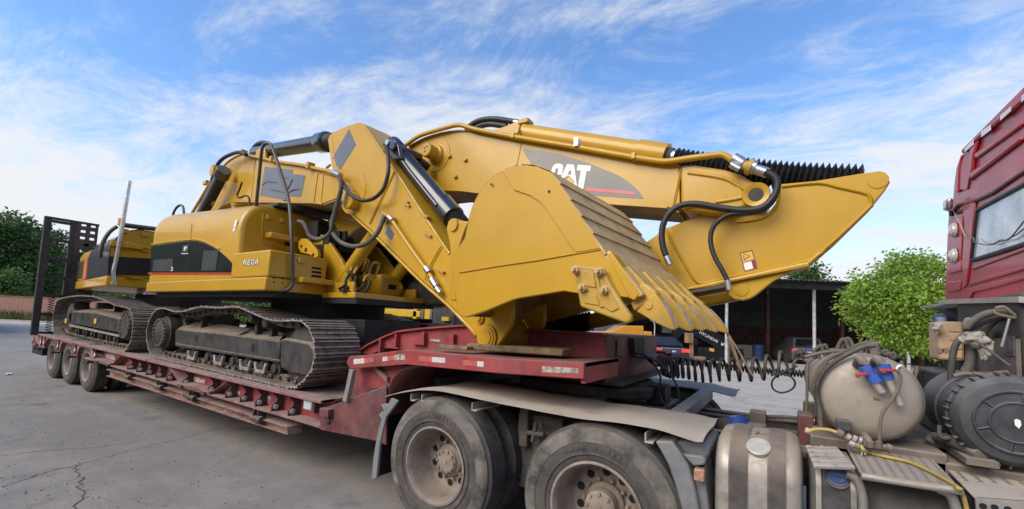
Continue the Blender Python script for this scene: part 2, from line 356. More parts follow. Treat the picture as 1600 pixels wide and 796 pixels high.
def text_mesh(txt, name, m, parent, origin, ux, uy, size, thick=0.003, shear=0.0, space=1.0, bold=0.0):
    cu = bpy.data.curves.new('text_tmp', 'FONT'); cu.body = txt; cu.size = 1.0; cu.shear = shear; cu.space_character = space; cu.offset = bold; cu.resolution_u = 3
    o = bpy.data.objects.new('text_tmp', cu); COL.objects.link(o)
    dg = bpy.context.evaluated_depsgraph_get(); me = bpy.data.meshes.new_from_object(o.evaluated_get(dg))
    xs = [v.co.x for v in me.vertices]; ys = [v.co.y for v in me.vertices]
    g = G(); ux, uy = Vector(ux), Vector(uy); nz = ux.cross(uy).normalized()
    w = max(xs)-min(xs); h = max(ys)-min(ys)
    sx, sy = size
    g.v = [Vector(origin)+ux*((v.co.x-min(xs))/w*sx)+uy*((v.co.y-min(ys))/h*sy)+nz*thick for v in me.vertices]
    g.f = [tuple(p.vertices) for p in me.polygons]
    bpy.data.objects.remove(o); bpy.data.curves.remove(cu); bpy.data.meshes.remove(me)
    return build(g, name, m, parent, smooth=0)
# ================================================================== GROUND
def ground_mat():
    m = bpy.data.materials.new('yard_asphalt'); m.use_nodes = True
    t = m.node_tree; b = t.nodes['Principled BSDF']; L = t.links.new
    geo = nn(t, 'ShaderNodeNewGeometry'); pos = geo.outputs['Position']
    def noise(sc, det=8, rough=0.6, vec=pos):
        n = nn(t, 'ShaderNodeTexNoise'); n.inputs['Scale'].default_value = sc; n.inputs['Detail'].default_value = det; n.inputs['Roughness'].default_value = rough
        L(vec, n.inputs['Vector']); return n.outputs['Fac']
    def mr(v, a, bb, c=0., d=1.):
        n = nn(t, 'ShaderNodeMapRange'); L(v, n.inputs['Value'])
        for k, q in zip(('From Min', 'From Max', 'To Min', 'To Max'), (a, bb, c, d)): n.inputs[k].default_value = q
        return n.outputs[0]
    def mix(f, a, bb):
        n = nn(t, 'ShaderNodeMix', data_type='RGBA')
        if isinstance(f, float): n.inputs['Factor'].default_value = f
        else: L(f, n.inputs['Factor'])
        for k, q in (('A', a), ('B', bb)):
            if isinstance(q, tuple): n.inputs[k].default_value = (*q, 1)
            else: L(q, n.inputs[k])
        return n.outputs['Result']
    sep = nn(t, 'ShaderNodeSeparateXYZ'); L(pos, sep.inputs[0])
    big = noise(0.35, 6); mid = noise(2.2, 9, 0.7); fine = noise(70, 6, 0.8)
    c = mix(mr(big, 0.35, 0.65), (0.210, 0.187, 0.160), (0.290, 0.262, 0.226))
    c = mix(mr(mid, 0.4, 0.75), c, (0.165, 0.153, 0.142))
    # the far, right part of the yard is paler concrete
    edge = nn(t, 'ShaderNodeMath', operation='ADD'); L(sep.outputs['Y'], edge.inputs[0])
    jit = nn(t, 'ShaderNodeMath', operation='MULTIPLY'); L(big, jit.inputs[0]); jit.inputs[1].default_value = 2.0; L(jit.outputs[0], edge.inputs[1])
    conc = mix(mr(mid, 0.35, 0.7), (0.47, 0.425, 0.36), (0.39, 0.353, 0.30))
    c = mix(mr(edge.outputs[0], 6.2, 8.2), c, conc)
    c = mix(mr(fine, 0.48, 0.72, 0., 0.55), c, (0.44, 0.41, 0.375))
    c = mix(mr(fine, 0.50, 0.30, 0., 0.55), c, (0.075, 0.07, 0.065))
    c = mix(mr(noise(9, 8, .75), 0.52, 0.74, 0., 0.5), c, (0.14, 0.13, 0.12))
    mpt = nn(t, 'ShaderNodeMapping'); mpt.inputs['Scale'].default_value = (.10, 1.5, 1); mpt.inputs['Rotation'].default_value = (0, 0, R_(9)); L(pos, mpt.inputs['Vector'])
    c = mix(mr(noise(1.0, 6, .6, mpt.outputs[0]), 0.48, 0.68, 0., 0.35), c, (0.145, 0.132, 0.12))
    # oil spots
    sp = noise(1.3, 3, 0.5); c = mix(mr(sp, 0.66, 0.74, 0., 0.45), c, (0.06, 0.057, 0.054))
    # cracks
    wob = nn(t, 'ShaderNodeTexNoise'); wob.inputs['Scale'].default_value = 1.7; wob.inputs['Detail'].default_value = 6; L(pos, wob.inputs['Vector'])
    add = nn(t, 'ShaderNodeMix', data_type='RGBA', blend_type='LINEAR_LIGHT'); add.inputs['Factor'].default_value = 0.55; L(pos, add.inputs['A']); L(wob.outputs['Color'], add.inputs['B'])
    vo = nn(t, 'ShaderNodeTexVoronoi', feature='DISTANCE_TO_EDGE'); vo.inputs['Scale'].default_value = 0.34; L(add.outputs['Result'], vo.inputs['Vector'])
    cr = mr(vo.outputs['Distance'], 0.000, 0.005, .6, 0.)
    gate = mr(noise(0.55, 3), 0.42, 0.58)
    q = nn(t, 'ShaderNodeMath', operation='MULTIPLY'); L(cr, q.inputs[0]); L(gate, q.inputs[1])
    c = mix(q.outputs[0], c, (0.06, 0.057, 0.053))
    L(c, b.inputs['Base Color']); b.inputs['Roughness'].default_value = 0.9
    bp = nn(t, 'ShaderNodeBump'); bp.inputs['Strength'].default_value = 0.5; bp.inputs['Distance'].default_value = 0.012
    L(fine, bp.inputs['Height']); L(bp.outputs[0], b.inputs['Normal'])
    return m
g = G(); g.sheet([(-900, -900, 0), (900, -900, 0), (900, 900, 0), (-900, 900, 0)])
structure(build(g, 'ground', ground_mat(), smooth=0))
# long open cracks in the near asphalt, as thin dark sealed seams lying on the surface
def crack(pts, w, seed):
    rnd = random.Random(seed); P = [onZ(px, py, 0.004) for px, py in pts]
    fine = []
    for i in range(len(P)-1):
        for k in range(10):
            q = P[i].lerp(P[i+1], k/10); fine.append(q+Vector((rnd.uniform(-.035, .035), rnd.uniform(-.035, .035), 0)))
    fine.append(P[-1]); L_, R2 = [], []
    for i, q in enumerate(fine):
        t = (fine[min(i+1, len(fine)-1)]-fine[max(0, i-1)]).normalized(); s_ = Vector((-t.y, t.x, 0)); ww = w*rnd.uniform(.3, 1)
        L_.append(q+s_*ww); R2.append(q-s_*ww)
    g = G(); g.loft([L_, R2]); return structure(build(g, 'ground_crack', M_crack, smooth=0))
M_crack = mat('crack_dark_gap', (0.075, 0.07, 0.065), 0.95, var=0.3)
crack([(0, 762), (60, 742), (118, 727), (200, 705), (280, 686), (372, 660)], .0065, 1)
crack([(0, 712), (60, 705), (140, 700), (215, 690)], .005, 2)
crack([(118, 727), (128, 752), (120, 796)], .006, 3)

# ================================================================== LOWBED TRAILER
Y0, Y1, YC = 2.62, 5.34, 3.98
TR = thing('lowbed_trailer', 'long dusty red lowbed trailer carrying both yellow excavators', 'trailer', (-8, YC, 0))
def lerp_on(a, b, px):      # pixel on a straight image line
    return a[1]+(b[1]-a[1])*(px-a[0])/(b[0]-a[0])
topL = lambda px: onY(px, lerp_on((51.7, 520), (501, 626), px), Y0)
A0 = onY(501, 626, Y0); A1 = onY(51.7, 520, Y0)      # deck top edge, front and rear
B0 = onY(495, 669.5, Y0); B1 = onY(129, 560.7, Y0)    # lower flange
def zt(x): return A1.z+(A0.z-A1.z)*(x-A1.x)/(A0.x-A1.x)
def zb(x): return B1.z+(B0.z-B1.z)*(x-B1.x)/(B0.x-B1.x)
XF, XR, XW = A0.x, A1.x, B1.x+0.02
# deck plate
g = G(); g.prism([(XF, Y0+.02, zt(XF)-.035), (XR, Y0+.02, zt(XR)-.035), (XR, Y0+.02, zt(XR)-.006), (XF, Y0+.02, zt(XF)-.006)], (0, Y1-Y0-.04, 0))
build(g, 'deck', M_deck, TR)
for yy0, yy1, nm in ((Y0, Y0+.16, 'top_flange'), (Y1-.16, Y1, 'top_flange')):
    g = G(); g.prism([(XF, yy0, zt(XF)-.035), (XR, yy0, zt(XR)-.035), (XR, yy0, zt(XR)), (XF, yy0, zt(XF))], (0, yy1-yy0, 0)); build(g, nm, M_redflange, TR, bevel=.005)
for ya, yb in ((Y0+.015, Y0+.17), (Y1-.17, Y1-.015)):
    g = G(); g.prism([(XF, ya, zb(XF)), (XW, ya, zb(XW)), (XW, ya, zb(XW)+.03), (XF, ya, zb(XF)+.03)], (0, yb-ya, 0)); build(g, 'bottom_flange', M_redflange, TR, bevel=.004)
for ya in (Y0+.15, Y1-.17):
    g = G(); g.prism([(XF, ya, zb(XF)+.03), (XW, ya, zb(XW)+.03), (XW, ya, zt(XW)-.035), (XF, ya, zt(XF)-.035)], (0, .02, 0)); build(g, 'side_beam', M_red, TR)
# inner main beams and cross members seen as darkness below
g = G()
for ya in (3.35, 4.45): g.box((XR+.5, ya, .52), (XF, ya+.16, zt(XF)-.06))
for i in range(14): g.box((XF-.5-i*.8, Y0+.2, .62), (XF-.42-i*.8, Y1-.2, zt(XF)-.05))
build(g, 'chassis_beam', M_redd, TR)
# stiffener plates; pale discs stand for light seen through their rope holes
st_px = [199.6, 214, 229, 244, 260.6, 285.5, 325.5, 353, 376, 399.6, 425, 451]
def stiff_profile(x, y_out=Y0+.012):
    h0, h1 = zb(x)+.03, zt(x)-.035; H = h1-h0; yi = Y0+.15
    pr_ = [(yi, h0), (y_out, h0), (y_out, h0+H*.30), (y_out+.012, h0+H*.38), (y_out+.05, h0+H*.50), (y_out+.055, h0+H*.64), (y_out+.03, h0+H*.80), (y_out, h0+H*.92), (y_out, h1), (yi, h1)]
    return [(x, a, b) for a, b in pr_]
first = None
xs_st = [topL(px).x for px in st_px]
for x in xs_st:
    g = G(); g.prism(stiff_profile(x), (-.014, 0, 0)); s = build(g, 'stiffener', M_stiff, TR)
    h0 = zb(x)+.03; H = zt(x)-.035-h0
    g = G(); g.lathe((x+.001, Y0+.055, h0+H*.22), XH, [(0, .030), (.008, .030), (.010, .026)], 14); build(g, 'lit_hole_disc', M_refw, s)
for k in range(24):
    x = xs_st[k % 12] if k < 12 else None
    if x is None: break
    g = G(); g.prism([(a, Y0+Y1-b, c) for a, b, c in stiff_profile(x)], (-.014, 0, 0)); build(g, 'stiffener', M_stiff, TR)
# two widening brackets (trapezoid pockets)
for pa, pb in ((260.6, 353), (141, 186)):
    xa, xb = topL(pa).x, topL(pb).x
    for x0_, x1_ in ((xa, xa+.26*(xb-xa)/1.2), (xb, xb-.24*(xb-xa)/1.2)):
        g = G(); y_ = Y0+.02
        g.prism([(x0_, y_, zt(x0_)-.036), (x0_+(.012 if x0_ > x1_ else -.012), y_, zt(x0_)-.036), (x1_+(.012 if x0_ > x1_ else -.012), y_, zb(x1_)+.07), (x1_, y_, zb(x1_)+.07)], (0, .13, 0)); build(g, 'pocket_plate', M_redflange, TR)
    xm0, xm1 = xa+.2*(xb-xa), xb-.2*(xb-xa)
    g = G(); g.prism([(xm0, Y0-.02, zb(xm0)+.045), (xm1, Y0-.02, zb(xm1)+.045), (xm1, Y0-.02, zb(xm1)+.068), (xm0, Y0-.02, zb(xm0)+.068)], (0, .17, 0)); build(g, 'pocket_ledge', M_redflange, TR)
    for f_ in (.15, .8):
        xx = xm0+(xm1-xm0)*f_; g = G(); g.box((xx-.06, Y0-.012, zb(xx)+.0), (xx+.06, Y0+.05, zb(xx)+.044)); build(g, 'socket', M_stiff, TR)
# stickers on the web
def web_decal(px0, py0_, px1, py1_, m, name, y=Y0+.148, dz=0):
    p = onY(px0, py0_, y); q = onY(px1, py1_, y)
    g = G(); g.prism([(p.x, y, p.z), (q.x, y, p.z-.0), (q.x, y, q.z), (p.x, y, q.z)], (0, -.003, 0)); return build(g, name, m, TR, smooth=0)
for (a, b, c, d) in ((300, 588, 320, 600), (166, 552, 180, 563), (359, 608, 375, 617), (362, 621, 374, 628), (385, 625, 396, 633), (409, 616, 423, 630), (205, 566, 212, 574)):
    web_decal(a, b, c, d, M_sticker, 'sticker')
web_decal(470, 648, 484, 657, M_sticker, 'sticker'); web_decal(484, 652, 495, 662, M_refr, 'reflector_tape')
web_decal(418, 630, 424, 637, M_redv, 'sticker')
# white marker lamp near the front of the side beam
p = onY(481, 632, Y0+.04); g = G(); g.box((p.x-.07, Y0+.03, p.z-.06), (p.x+.07, Y0+.11, p.z+.05)); lamp = build(g, 'marker_lamp', mat('frosted_lamp', (0.52, 0.58, 0.53), .3, coat=.4, dust=.2), TR, bevel=.014)
g = G(); g.box((p.x+.075, Y0+.05, p.z-.08), (p.x+.10, Y0+.15, p.z+.05)); build(g, 'lamp_bracket', M_stiff, lamp)
# ---- rear part: wheel arches cut in the side panel
def arch_panel():
    zbot = lambda x: zb(x)
    xs = []; pts_top = []; pts_bot = []
    arches = [(onY(131, 580, Y0+.02).x, .50), (onY(100.5, 573, Y0+.02).x, .50), (onY(75, 566, Y0+.02).x, .50)]
    return arches
WX = [-11.66, -12.97, -14.28]
WZ, WRAD = .49, .49
prof = []
x = XW+.28
zlow = lambda xx: zb(XW)-.02
lower = [(XW+.28, zb(XW))]
AR = .575
for wx in WX:
    lo = zb(XW)+0.02
    a0 = math.acos(min(1, max(-1, (lo-WZ)/AR)))
    for k in range(13):
        a = a0-2*a0*k/12; lower.append((wx+math.sin(a)*AR, WZ+math.cos(a)*AR*.93))
lower += [(XR+.28, zb(XW)+.02), (XR, zb(XW)+.05)]
# close with the top edge, split into quads (loft between lower line and top line)
def clampz(px_, z_): return min(z_, zt(px_)-.06)
for ya, yb in ((Y0+.03, Y0+.05), (Y1-.05, Y1-.03)):
    g = G()
    g.loft([[(a, ya, clampz(a, c)) for a, c in lower], [(a, ya, zt(a)-.035) for a, c in lower], [(a, yb, zt(a)-.035) for a, c in lower], [(a, yb, clampz(a, c)) for a, c in lower]], close=False)
    g.loft([[(a, yb, clampz(a, c)) for a, c in lower], [(a, ya, clampz(a, c)) for a, c in lower]])
    build(g, 'wheel_arch_panel', M_redflange, TR, smooth=20)
    g = G(); g.loft([[(a, ya-.012, clampz(a, c)+.018) for a, c in lower], [(a, ya-.012, clampz(a, c)) for a, c in lower], [(a, ya+.07, clampz(a, c)) for a, c in lower]]); build(g, 'wheel_arch_rim', M_redflange, TR, smooth=0)
for x in [-12.31, -13.62, -11.0, -14.85, -15.15]:
    g = G(); g.prism([(x, Y0+.03, zb(XW)+.02), (x, Y0, zb(XW)+.06), (x, Y0+.012, zt(x)-.15), (x, Y0, zt(x)-.036), (x, Y0+.03, zt(x)-.036)], (-.014, 0, 0)); s = build(g, 'stiffener', M_stiff, TR)
    g = G(); g.lathe((x-.05, Y0+.03, zb(XW)+.12), (0, -1, 0), [(0, .045), (.02, .045), (.025, .03)], 12); build(g, 'lit_hole_disc', M_refw, s)
    g = G(); g.lathe((x-.1, Y0+.02, zb(XW)-.01), (0, -1, 0), [(-.05, .03), (.06, .03), (.07, .045), (.10, .045)], 10); build(g, 'axle_nut', M_stiff, s)
# rear bumper box and tail lamps
g = G(); g.prism([(XR-.02, Y0+.02, .46), (XR+1.0, Y0+.02, .46), (XR+1.0, Y0+.02, .62), (XR+.25, Y0+.02, .66), (XR-.02, Y0+.02, .92)], (0, Y1-Y0-.04, 0)); build(g, 'rear_bumper', M_under, TR, bevel=.01)
for k in range(3):
    g = G(); g.lathe((XR+.15+.16*k, Y0+.03, .74-.03*k), (0, -1, 0), [(0, .04), (.05, .04), (.06, .02)], 10); build(g, 'tail_lamp', M_refr if k == 1 else M_stiff, TR)
# ---- wheels
def tyre_profile(R, r_rim, w, grooves=4):
    h = w/2; pr_ = [(-h+.015, r_rim), (-h, r_rim+.03), (-h-.012, (R+r_rim)/2), (-h+.005, R-.05), (-h+.03, R-.018), (-h+.045, R)]
    n = grooves; a = -h+.045; b = h-.045
    for i in range(n):
        c = a+(b-a)*(i+1)/(n+1); pr_ += [(c-.008, R), (c-.006, R-.012), (c+.006, R-.012), (c+.008, R)]
    pr_ += [(h-.045, R), (h-.03, R-.018), (h-.005, R-.05), (h+.012, (R+r_rim)/2), (h, r_rim+.03), (h-.015, r_rim)]
    return pr_
def make_wheel(parent, c, R, rr, w, deep, front_hub=False, seg=48, nuts=10, side=-1, detail=True):
    """one road wheel; c = centre of its outer face plane; outer side faces -y (side=-1) or +y"""
    c = Vector(c); ax = Vector((0, -side, 0))     # from the outer face inward
    g = G(); g.lathe(c+ax*(w/2), ax, tyre_profile(R, rr, w), seg, caps=False)
    ty = build(g, 'tyre', M_tyre, parent, smooth=30)
    g = G()
    pr_ = [(.004, rr+.012), (-.006, rr+.016), (-.010, rr), (.01, rr-.014), (.03, rr-.02), (deep*.6, rr-.030), (deep*.92, rr-.045), (deep+.008, rr-.060), (deep+.012, rr-.072), (deep+.012, .125), (deep+.03, .115), (deep+.03, .0)]
    g.lathe(c, ax, pr_, seg, caps=False); g.lathe(c, ax, [(w*.9, rr), (w*.6, rr-.03), (deep+.03, rr-.04)], seg, caps=False)
    rim = build(g, 'rim', M_rim, ty, smooth=35)
    if detail:
        zx = [(Vector((math.cos(2*math.pi*(k+.5)/nuts), 0, math.sin(2*math.pi*(k+.5)/nuts)))) for k in range(nuts)]
        for d in zx:
            g = G(); g.lathe(c+ax*(deep+.010)+d*(rr-.103), -ax, [(0, .027), (.0025, .027)], 16); build(g, 'hand_hole', M_hole, rim)
            d2 = Vector((d.x*math.cos(.31)-d.z*math.sin(.31), 0, d.x*math.sin(.31)+d.z*math.cos(.31)))
            g = G(); g.lathe(c+ax*(deep+.012)+d2*.148, -ax, [(0, .019), (.012, .019), (.014, .014), (.034, .013), (.036, .008)], 6); build(g, 'wheel_nut', M_rim, rim, smooth=25)
    return ty, rim
def hub(parent, c, ax, deep, out_, r=.09, bolts=8):
    c = Vector(c); ax = Vector(ax)
    g = G(); g.lathe(c, ax, [(deep+.03, r+.035), (deep-.02, r+.03), (deep-.04, r+.005), (deep-out_, r), (deep-out_-.012, r-.015), (deep-out_-.014, .02), (deep-out_-.02, .018), (deep-out_-.02, .0)], 24, caps=False); h = build(g, 'hub', M_rim, parent, smooth=30)
    for k in range(bolts):
        a = 2*math.pi*k/bolts; d = Vector((math.cos(a), 0, math.sin(a)))
        g = G(); g.lathe(c+ax*(deep-out_-.008)+d*(r-.016), -ax, [(0, .011), (.014, .011), (.016, .006)], 6); build(g, 'hub_bolt', M_rim, h)
for wx in WX:
    for sgn, yo in ((-1, Y0+.06), (1, Y1-.06)):
        ty, rim = make_wheel(TR, (wx, yo, WZ), WRAD, .285, .27, .13, seg=36, side=sgn, detail=False)
        ax = (0, -sgn, 0)
        hub(ty, (wx, yo, WZ), ax, .13, .07, .10, 6 if sgn < 0 else 0)
        g = G(); g.lathe((wx, yo-sgn*.47, WZ), (0, -sgn, 0), tyre_profile(WRAD, .285, .27), 32, caps=False); build(g, 'tyre', M_tyre, TR, smooth=30)
    g = G(); g.lathe((wx, Y0+.35, WZ), YH, [(0, .09), (2.0, .09)], 12); build(g, 'axle', M_under, TR)
# ---- side guard bar under the near beam
C0 = onY(449, 680, Y0+.03); C1 = onY(166, 588, Y0+.03)
D0 = onY(447, 667, Y0+.03); D1 = onY(166, 577, Y0+.03)
g = G(); g.prism([C0, C1, C1+Vector((0, 0, .012)), C0+Vector((0, 0, .012))], (0, .16, 0)); g.prism([D0-Vector((0, 0, .012)), D1-Vector((0, 0, .012)), D1, D0], (0, .16, 0))
g.prism([C0+Vector((0, .05, .012)), C1+Vector((0, .05, .012)), D1+Vector((0, .05, -.012)), D0+Vector((0, .05, -.012))], (0, .012, 0))
g.prism([C0, D0, D0+Vector((0, .16, 0)), C0+Vector((0, .16, 0))], (.012, 0, 0))
SG = build(g, 'side_guard', M_redflange, TR)
M_slot = mat('ochre_slot_paint', (0.36, 0.29, 0.15), 0.7, var=0.3, dust=.4)
g = G(); nsl = 118
for k in range(nsl):
    if k % 30 > 25: continue
    f_ = (k+2)/(nsl+3); c = C0.lerp(C1, f_).lerp(D0.lerp(D1, f_), .5); h_ = .022
    g.obox(c+Vector((0, .046, 0)), (.010, 0, 0), (0, .006, 0), (.008, 0, h_))
s = build(g, 'guard_slot', M_slot, SG, smooth=0); s['kind'] = 'stuff'
for px in (203, 252, 303, 405):
    f_ = (px-449)/(166-449); f_ = (topL(px).x-C0.x)/(C1.x-C0.x)
    c = D0.lerp(D1, f_)
    for q in (-.05, .05):
        g = G(); g.box((c.x+q-.008, Y0+.0, c.z-.05), (c.x+q+.008, Y0+.1, zb(c.x))); build(g, 'guard_bracket', M_stiff, TR)
    g = G(); g.tube([(c.x-.11, Y0+.02, c.z-.012), (c.x+.11, Y0+.02, c.z-.012)], .035, 10); g.tube([(c.x+.06, Y0+.02, c.z-.012), (c.x+.115, Y0+.02, c.z-.012)], .043, 10); build(g, 'guard_pin', M_stiff, TR, smooth=40)
# ---- gooseneck
YW, XN = 3.33, -1.20
top_e = [(544, 559), (632, 546.5), (781, 560), (912, 567)]
bot_e = [(912, 593), (781, 584), (651, 571.6), (635, 570), (549, 576.6)]
pts = Ys([(546, 575), (541, 568)]+top_e+bot_e, Y0)
g = G(); g.prism(pts, (0, .035, 0)); rail = build(g, 'gooseneck_rail', M_red, TR, bevel=.006)
g = G()
T = Ys(top_e, Y0)
g.bar([[p+Vector((0, .036, -.004)) for p in T], [Vector((p.x, YW, p.z-.004)) for p in T], [Vector((p.x, YW, p.z-.03)) for p in T], [p+Vector((0, .036, -.03)) for p in T]])
g.box((T[3].x-.03, Y0+.036, T[3].z-.14), (T[3].x, YW, T[3].z-.005))
build(g, 'gooseneck_shelf', M_red, TR, smooth=0)
g = G()   # far rail mirrors the near one
g.prism([Vector((p.x, Y1, p.z)) for p in pts], (0, -.035, 0)); build(g, 'gooseneck_rail', M_red, TR)
g = G(); g.bar([[Vector((p.x, 5.0, p.z-.004)) for p in T], [Vector((p.x, Y1-.036, p.z-.004)) for p in T], [Vector((p.x, Y1-.036, p.z-.03)) for p in T], [Vector((p.x, 5.0, p.z-.03)) for p in T]]); build(g, 'gooseneck_shelf', M_red, TR, smooth=0)
# reflector tape on the near rail
def rail_tape(pts_, m):
    g = G(); g.prism([q for q in Ys(pts_, Y0)], (0, -.003, 0)); build(g, 'reflector_tape', m, TR, smooth=0)
rail_tape([(553, 561.5), (569, 560), (569, 568), (553, 569.5)], M_refw); rail_tape([(569, 560), (584, 558.5), (584, 566), (569, 568)], M_refr)
rail_tape([(598, 558), (606, 557), (606, 564), (598, 565)], M_refw); rail_tape([(606, 556.7), (617, 555.6), (617, 563), (606, 564)], M_refr); rail_tape([(617, 555), (633, 553), (633, 562.5), (617, 563)], M_sticker)
rail_tape([(655, 556.5), (675, 558), (675, 566), (655, 564.5)], M_refr); rail_tape([(675, 558), (696, 559.5), (696, 567.5), (675, 566)], M_refw)
rail_tape([(723, 562.5), (746, 564.5), (746, 573), (723, 571)], M_refr); rail_tape([(746, 564.5), (756, 565.5), (756, 574), (746, 573)], M_refw)
rail_tape([(847, 572.5), (904, 575.5), (904, 584), (847, 582)], mat('peeled_tape', (0.42, 0.37, 0.30), .8, var=.3, vscale=30, wear=.5, wcol=(.2, .06, .06)))
# main beam of the gooseneck with its raised web
web = [(566, 549), (580, 540), (605, 528), (624, 520.5), (645, 517.5), (671, 515), (726, 511), (800, 516), (942, 525)]
W = [onY(px, py, YW) for px, py in web]; W[-1] = Vector((XN, YW, W[-1].z))
low = [Vector((p.x, YW, 1.36)) for p in W]; low[0].z = W[0].z-.03; low[1].z = 1.27
g = G(); g.loft([low, W, [Vector((p.x, 4.98, p.z)) for p in W], [Vector((p.x, 4.98, p.z)) for p in low]], False, False)
g.loft([[Vector((p.x, 4.98, p.z)) for p in low], low])
GB = build(g, 'gooseneck_beam', M_red, TR, smooth=0)
g = G(); g.bar([[p+Vector((0, -.05, .004)) for p in W], [p+Vector((0, .08, .004)) for p in W], [p+Vector((0, .08, .022)) for p in W], [p+Vector((0, -.05, .022)) for p in W]]); build(g, 'beam_flange', M_red, GB, smooth=0)
for px, k in ((624, 0), (600, 1)):
    p = onY(px, 530, YW)
    g = G(); g.box((p.x-.012, YW-.06, 1.38 if not k else 1.3), (p.x+.012, YW, W[3].z-.01 if not k else 1.46)); build(g, 'web_rib', M_red, GB)
for px in (658, 703):
    p = onY(px, 548, YW); sgn = 1 if px > 680 else 1
    g = G(); g.prism([(p.x-.10, YW-.001, 1.43), (p.x+.08, YW-.001, 1.43), (p.x+.08, YW-.001, 1.56), (p.x+.05, YW-.001, 1.57)], (0, -.05, 0)); build(g, 'web_gusset', M_red, GB)
p = onY(680, 532, YW); g = G(); g.box((p.x-.07, YW-.004, p.z-.01), (p.x+.07, YW-.001, p.z+.012)); build(g, 'sticker', M_sticker, GB)
p = onY(835, 547, YW)
# nose plate, open box in it, rubbing plate
zn = W[-1].z
g = G(); g.box((XN, YW-.002, 1.25), (XN+.016, 4.98, zn-.0)); NO = build(g, 'nose_plate', M_redd, TR)
a = onX(975, 530, XN); b_ = onX(1000, 548, XN)
g = G(); g.box((XN+.017, 3.95, zn-.18), (XN+.022, 4.45, zn-.02)); build(g, 'nose_opening', M_hole, NO)
g = G(); g.prism([(XN+.017, 3.92, zn-.02), (XN+.017, 3.98, zn-.19), (XN+.017, 4.0, zn-.19), (XN+.017, 3.95, zn-.02)], (.05, 0, 0)); g.box((XN+.017, 3.98, zn-.205), (XN+.16, 4.65, zn-.185)); build(g, 'connector_shelf', M_stiff, NO)
g = G(); g.box((XN+.017, 3.55, zn-.18), (XN+.03, 3.75, zn-.03)); build(g, 'nose_ledge', M_redd, NO, bevel=.004)
g = G(); g.box((-2.5, YW+.02, 1.225), (XN+.14, 4.99, 1.248)); build(g, 'rubbing_plate', M_dark, TR, bevel=.004)
g = G(); g.lathe((-1.75, YC, 1.0), ZH, [(0, .045), (.23, .045)], 12); build(g, 'kingpin', M_dark, TR)
# ---- step from gooseneck to deck
P = lambda pts_, y: Ys(pts_, y)
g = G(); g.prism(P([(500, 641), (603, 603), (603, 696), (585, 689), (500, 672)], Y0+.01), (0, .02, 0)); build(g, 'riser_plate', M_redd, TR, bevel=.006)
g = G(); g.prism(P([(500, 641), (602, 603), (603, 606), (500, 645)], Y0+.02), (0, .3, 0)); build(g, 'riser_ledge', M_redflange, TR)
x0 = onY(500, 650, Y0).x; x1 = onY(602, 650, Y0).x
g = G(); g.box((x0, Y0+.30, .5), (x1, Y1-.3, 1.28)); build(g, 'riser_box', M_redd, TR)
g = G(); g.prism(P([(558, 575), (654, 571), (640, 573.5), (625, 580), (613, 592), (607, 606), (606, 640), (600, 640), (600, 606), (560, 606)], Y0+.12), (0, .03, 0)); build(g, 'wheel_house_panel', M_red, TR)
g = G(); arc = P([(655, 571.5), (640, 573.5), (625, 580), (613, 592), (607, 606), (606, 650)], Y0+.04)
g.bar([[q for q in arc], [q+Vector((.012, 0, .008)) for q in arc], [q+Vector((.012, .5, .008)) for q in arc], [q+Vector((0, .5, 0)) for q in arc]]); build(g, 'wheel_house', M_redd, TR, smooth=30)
g = G(); g.prism(P([(579, 573), (587, 573), (604, 590), (604, 598)], Y0+.08), (0, .03, 0)); build(g, 'brace', M_redflange, TR)
a, b_ = onY(541, 627, Y0-.01), onY(551.5, 578, Y0-.01)
g = G(); g.obox((a+b_)/2, (.028, 0, 0), (0, .022, 0), (b_-a)/2); build(g, 'strut', mat('weathered_strut', (0.26, 0.24, 0.21), .6, metal=.3, var=.2, dust=.4), TR, bevel=.004)
# plank-like lid and lashing box on the riser
p = onY(508, 640, Y0); g = G(); g.box((p.x-.02, Y0-.05, p.z-.06), (p.x+.12, Y0+.009, p.z+.02)); build(g, 'latch_box', M_redd, TR, bevel=.006)
p = onY(512, 658, Y0); g = G(); g.lathe((p.x, Y0+.009, p.z), (0, -1, 0), [(0, .03), (.012, .03), (.015, .024)], 14); build(g, 'lashing_pin', M_redd, TR)
# ---- loading ramps standing at the tail
def make_ramp(yb):
    w = 1.0; xb = -15.62; z0, z1 = .93, 3.85; top_dx = .05
    root = None
    rails = []
    def seg_(y, wd, m=M_dark, nm='ramp_rail'):
        g = G(); g.prism([(xb, y, z0), (xb+.12, y, z0), (xb+.12+top_dx, y, z1), (xb+top_dx, y, z1)], (0, wd, 0)); return build(g, nm, m, TR, bevel=.006)
    seg_(yb, .13); seg_(yb+.47, .09); 
    g = G()   # perforated channel on the outer half
    yy = yb+.56; ww = .43
    nrow = 17
    for i in range(nrow):
        za = z0+(z1-z0)*i/nrow; zc = z0+(z1-z0)*(i+1)/nrow; xx = xb+.10+top_dx*(i+.5)/nrow; zm = zc-.062
        g.box((xx, yy, za), (xx+.012, yy+ww, zm)); 
        g.box((xx, yy, zm), (xx+.012, yy+.10, zc)); g.box((xx, yy+.19, zm), (xx+.012, yy+.28, zc)); g.box((xx, yy+.37, zm), (xx+.012, yy+ww, zc))
        if i < 7 or i in (9, 13): g.box((xx, yy+.10, zm), (xx+.012, yy+.37, zc))
    build(g, 'perforated_plate', M_stiff, TR, smooth=0)
    for k in range(7):
        z = z0+.05+(z1-z0-.1)*k/6; xx = xb+top_dx*k/6
        g = G(); g.box((xx+.02, yb+.13, z-.035), (xx+.10, yb+.47, z+.035)); build(g, 'ramp_rung', M_dark, TR, bevel=.005)
    g = G(); g.box((xb+top_dx-.005, yb, z1+.001), (xb+top_dx+.13, yb+w, z1+.05)); build(g, 'ramp_rung', M_dark, TR, bevel=.006)
    return xb
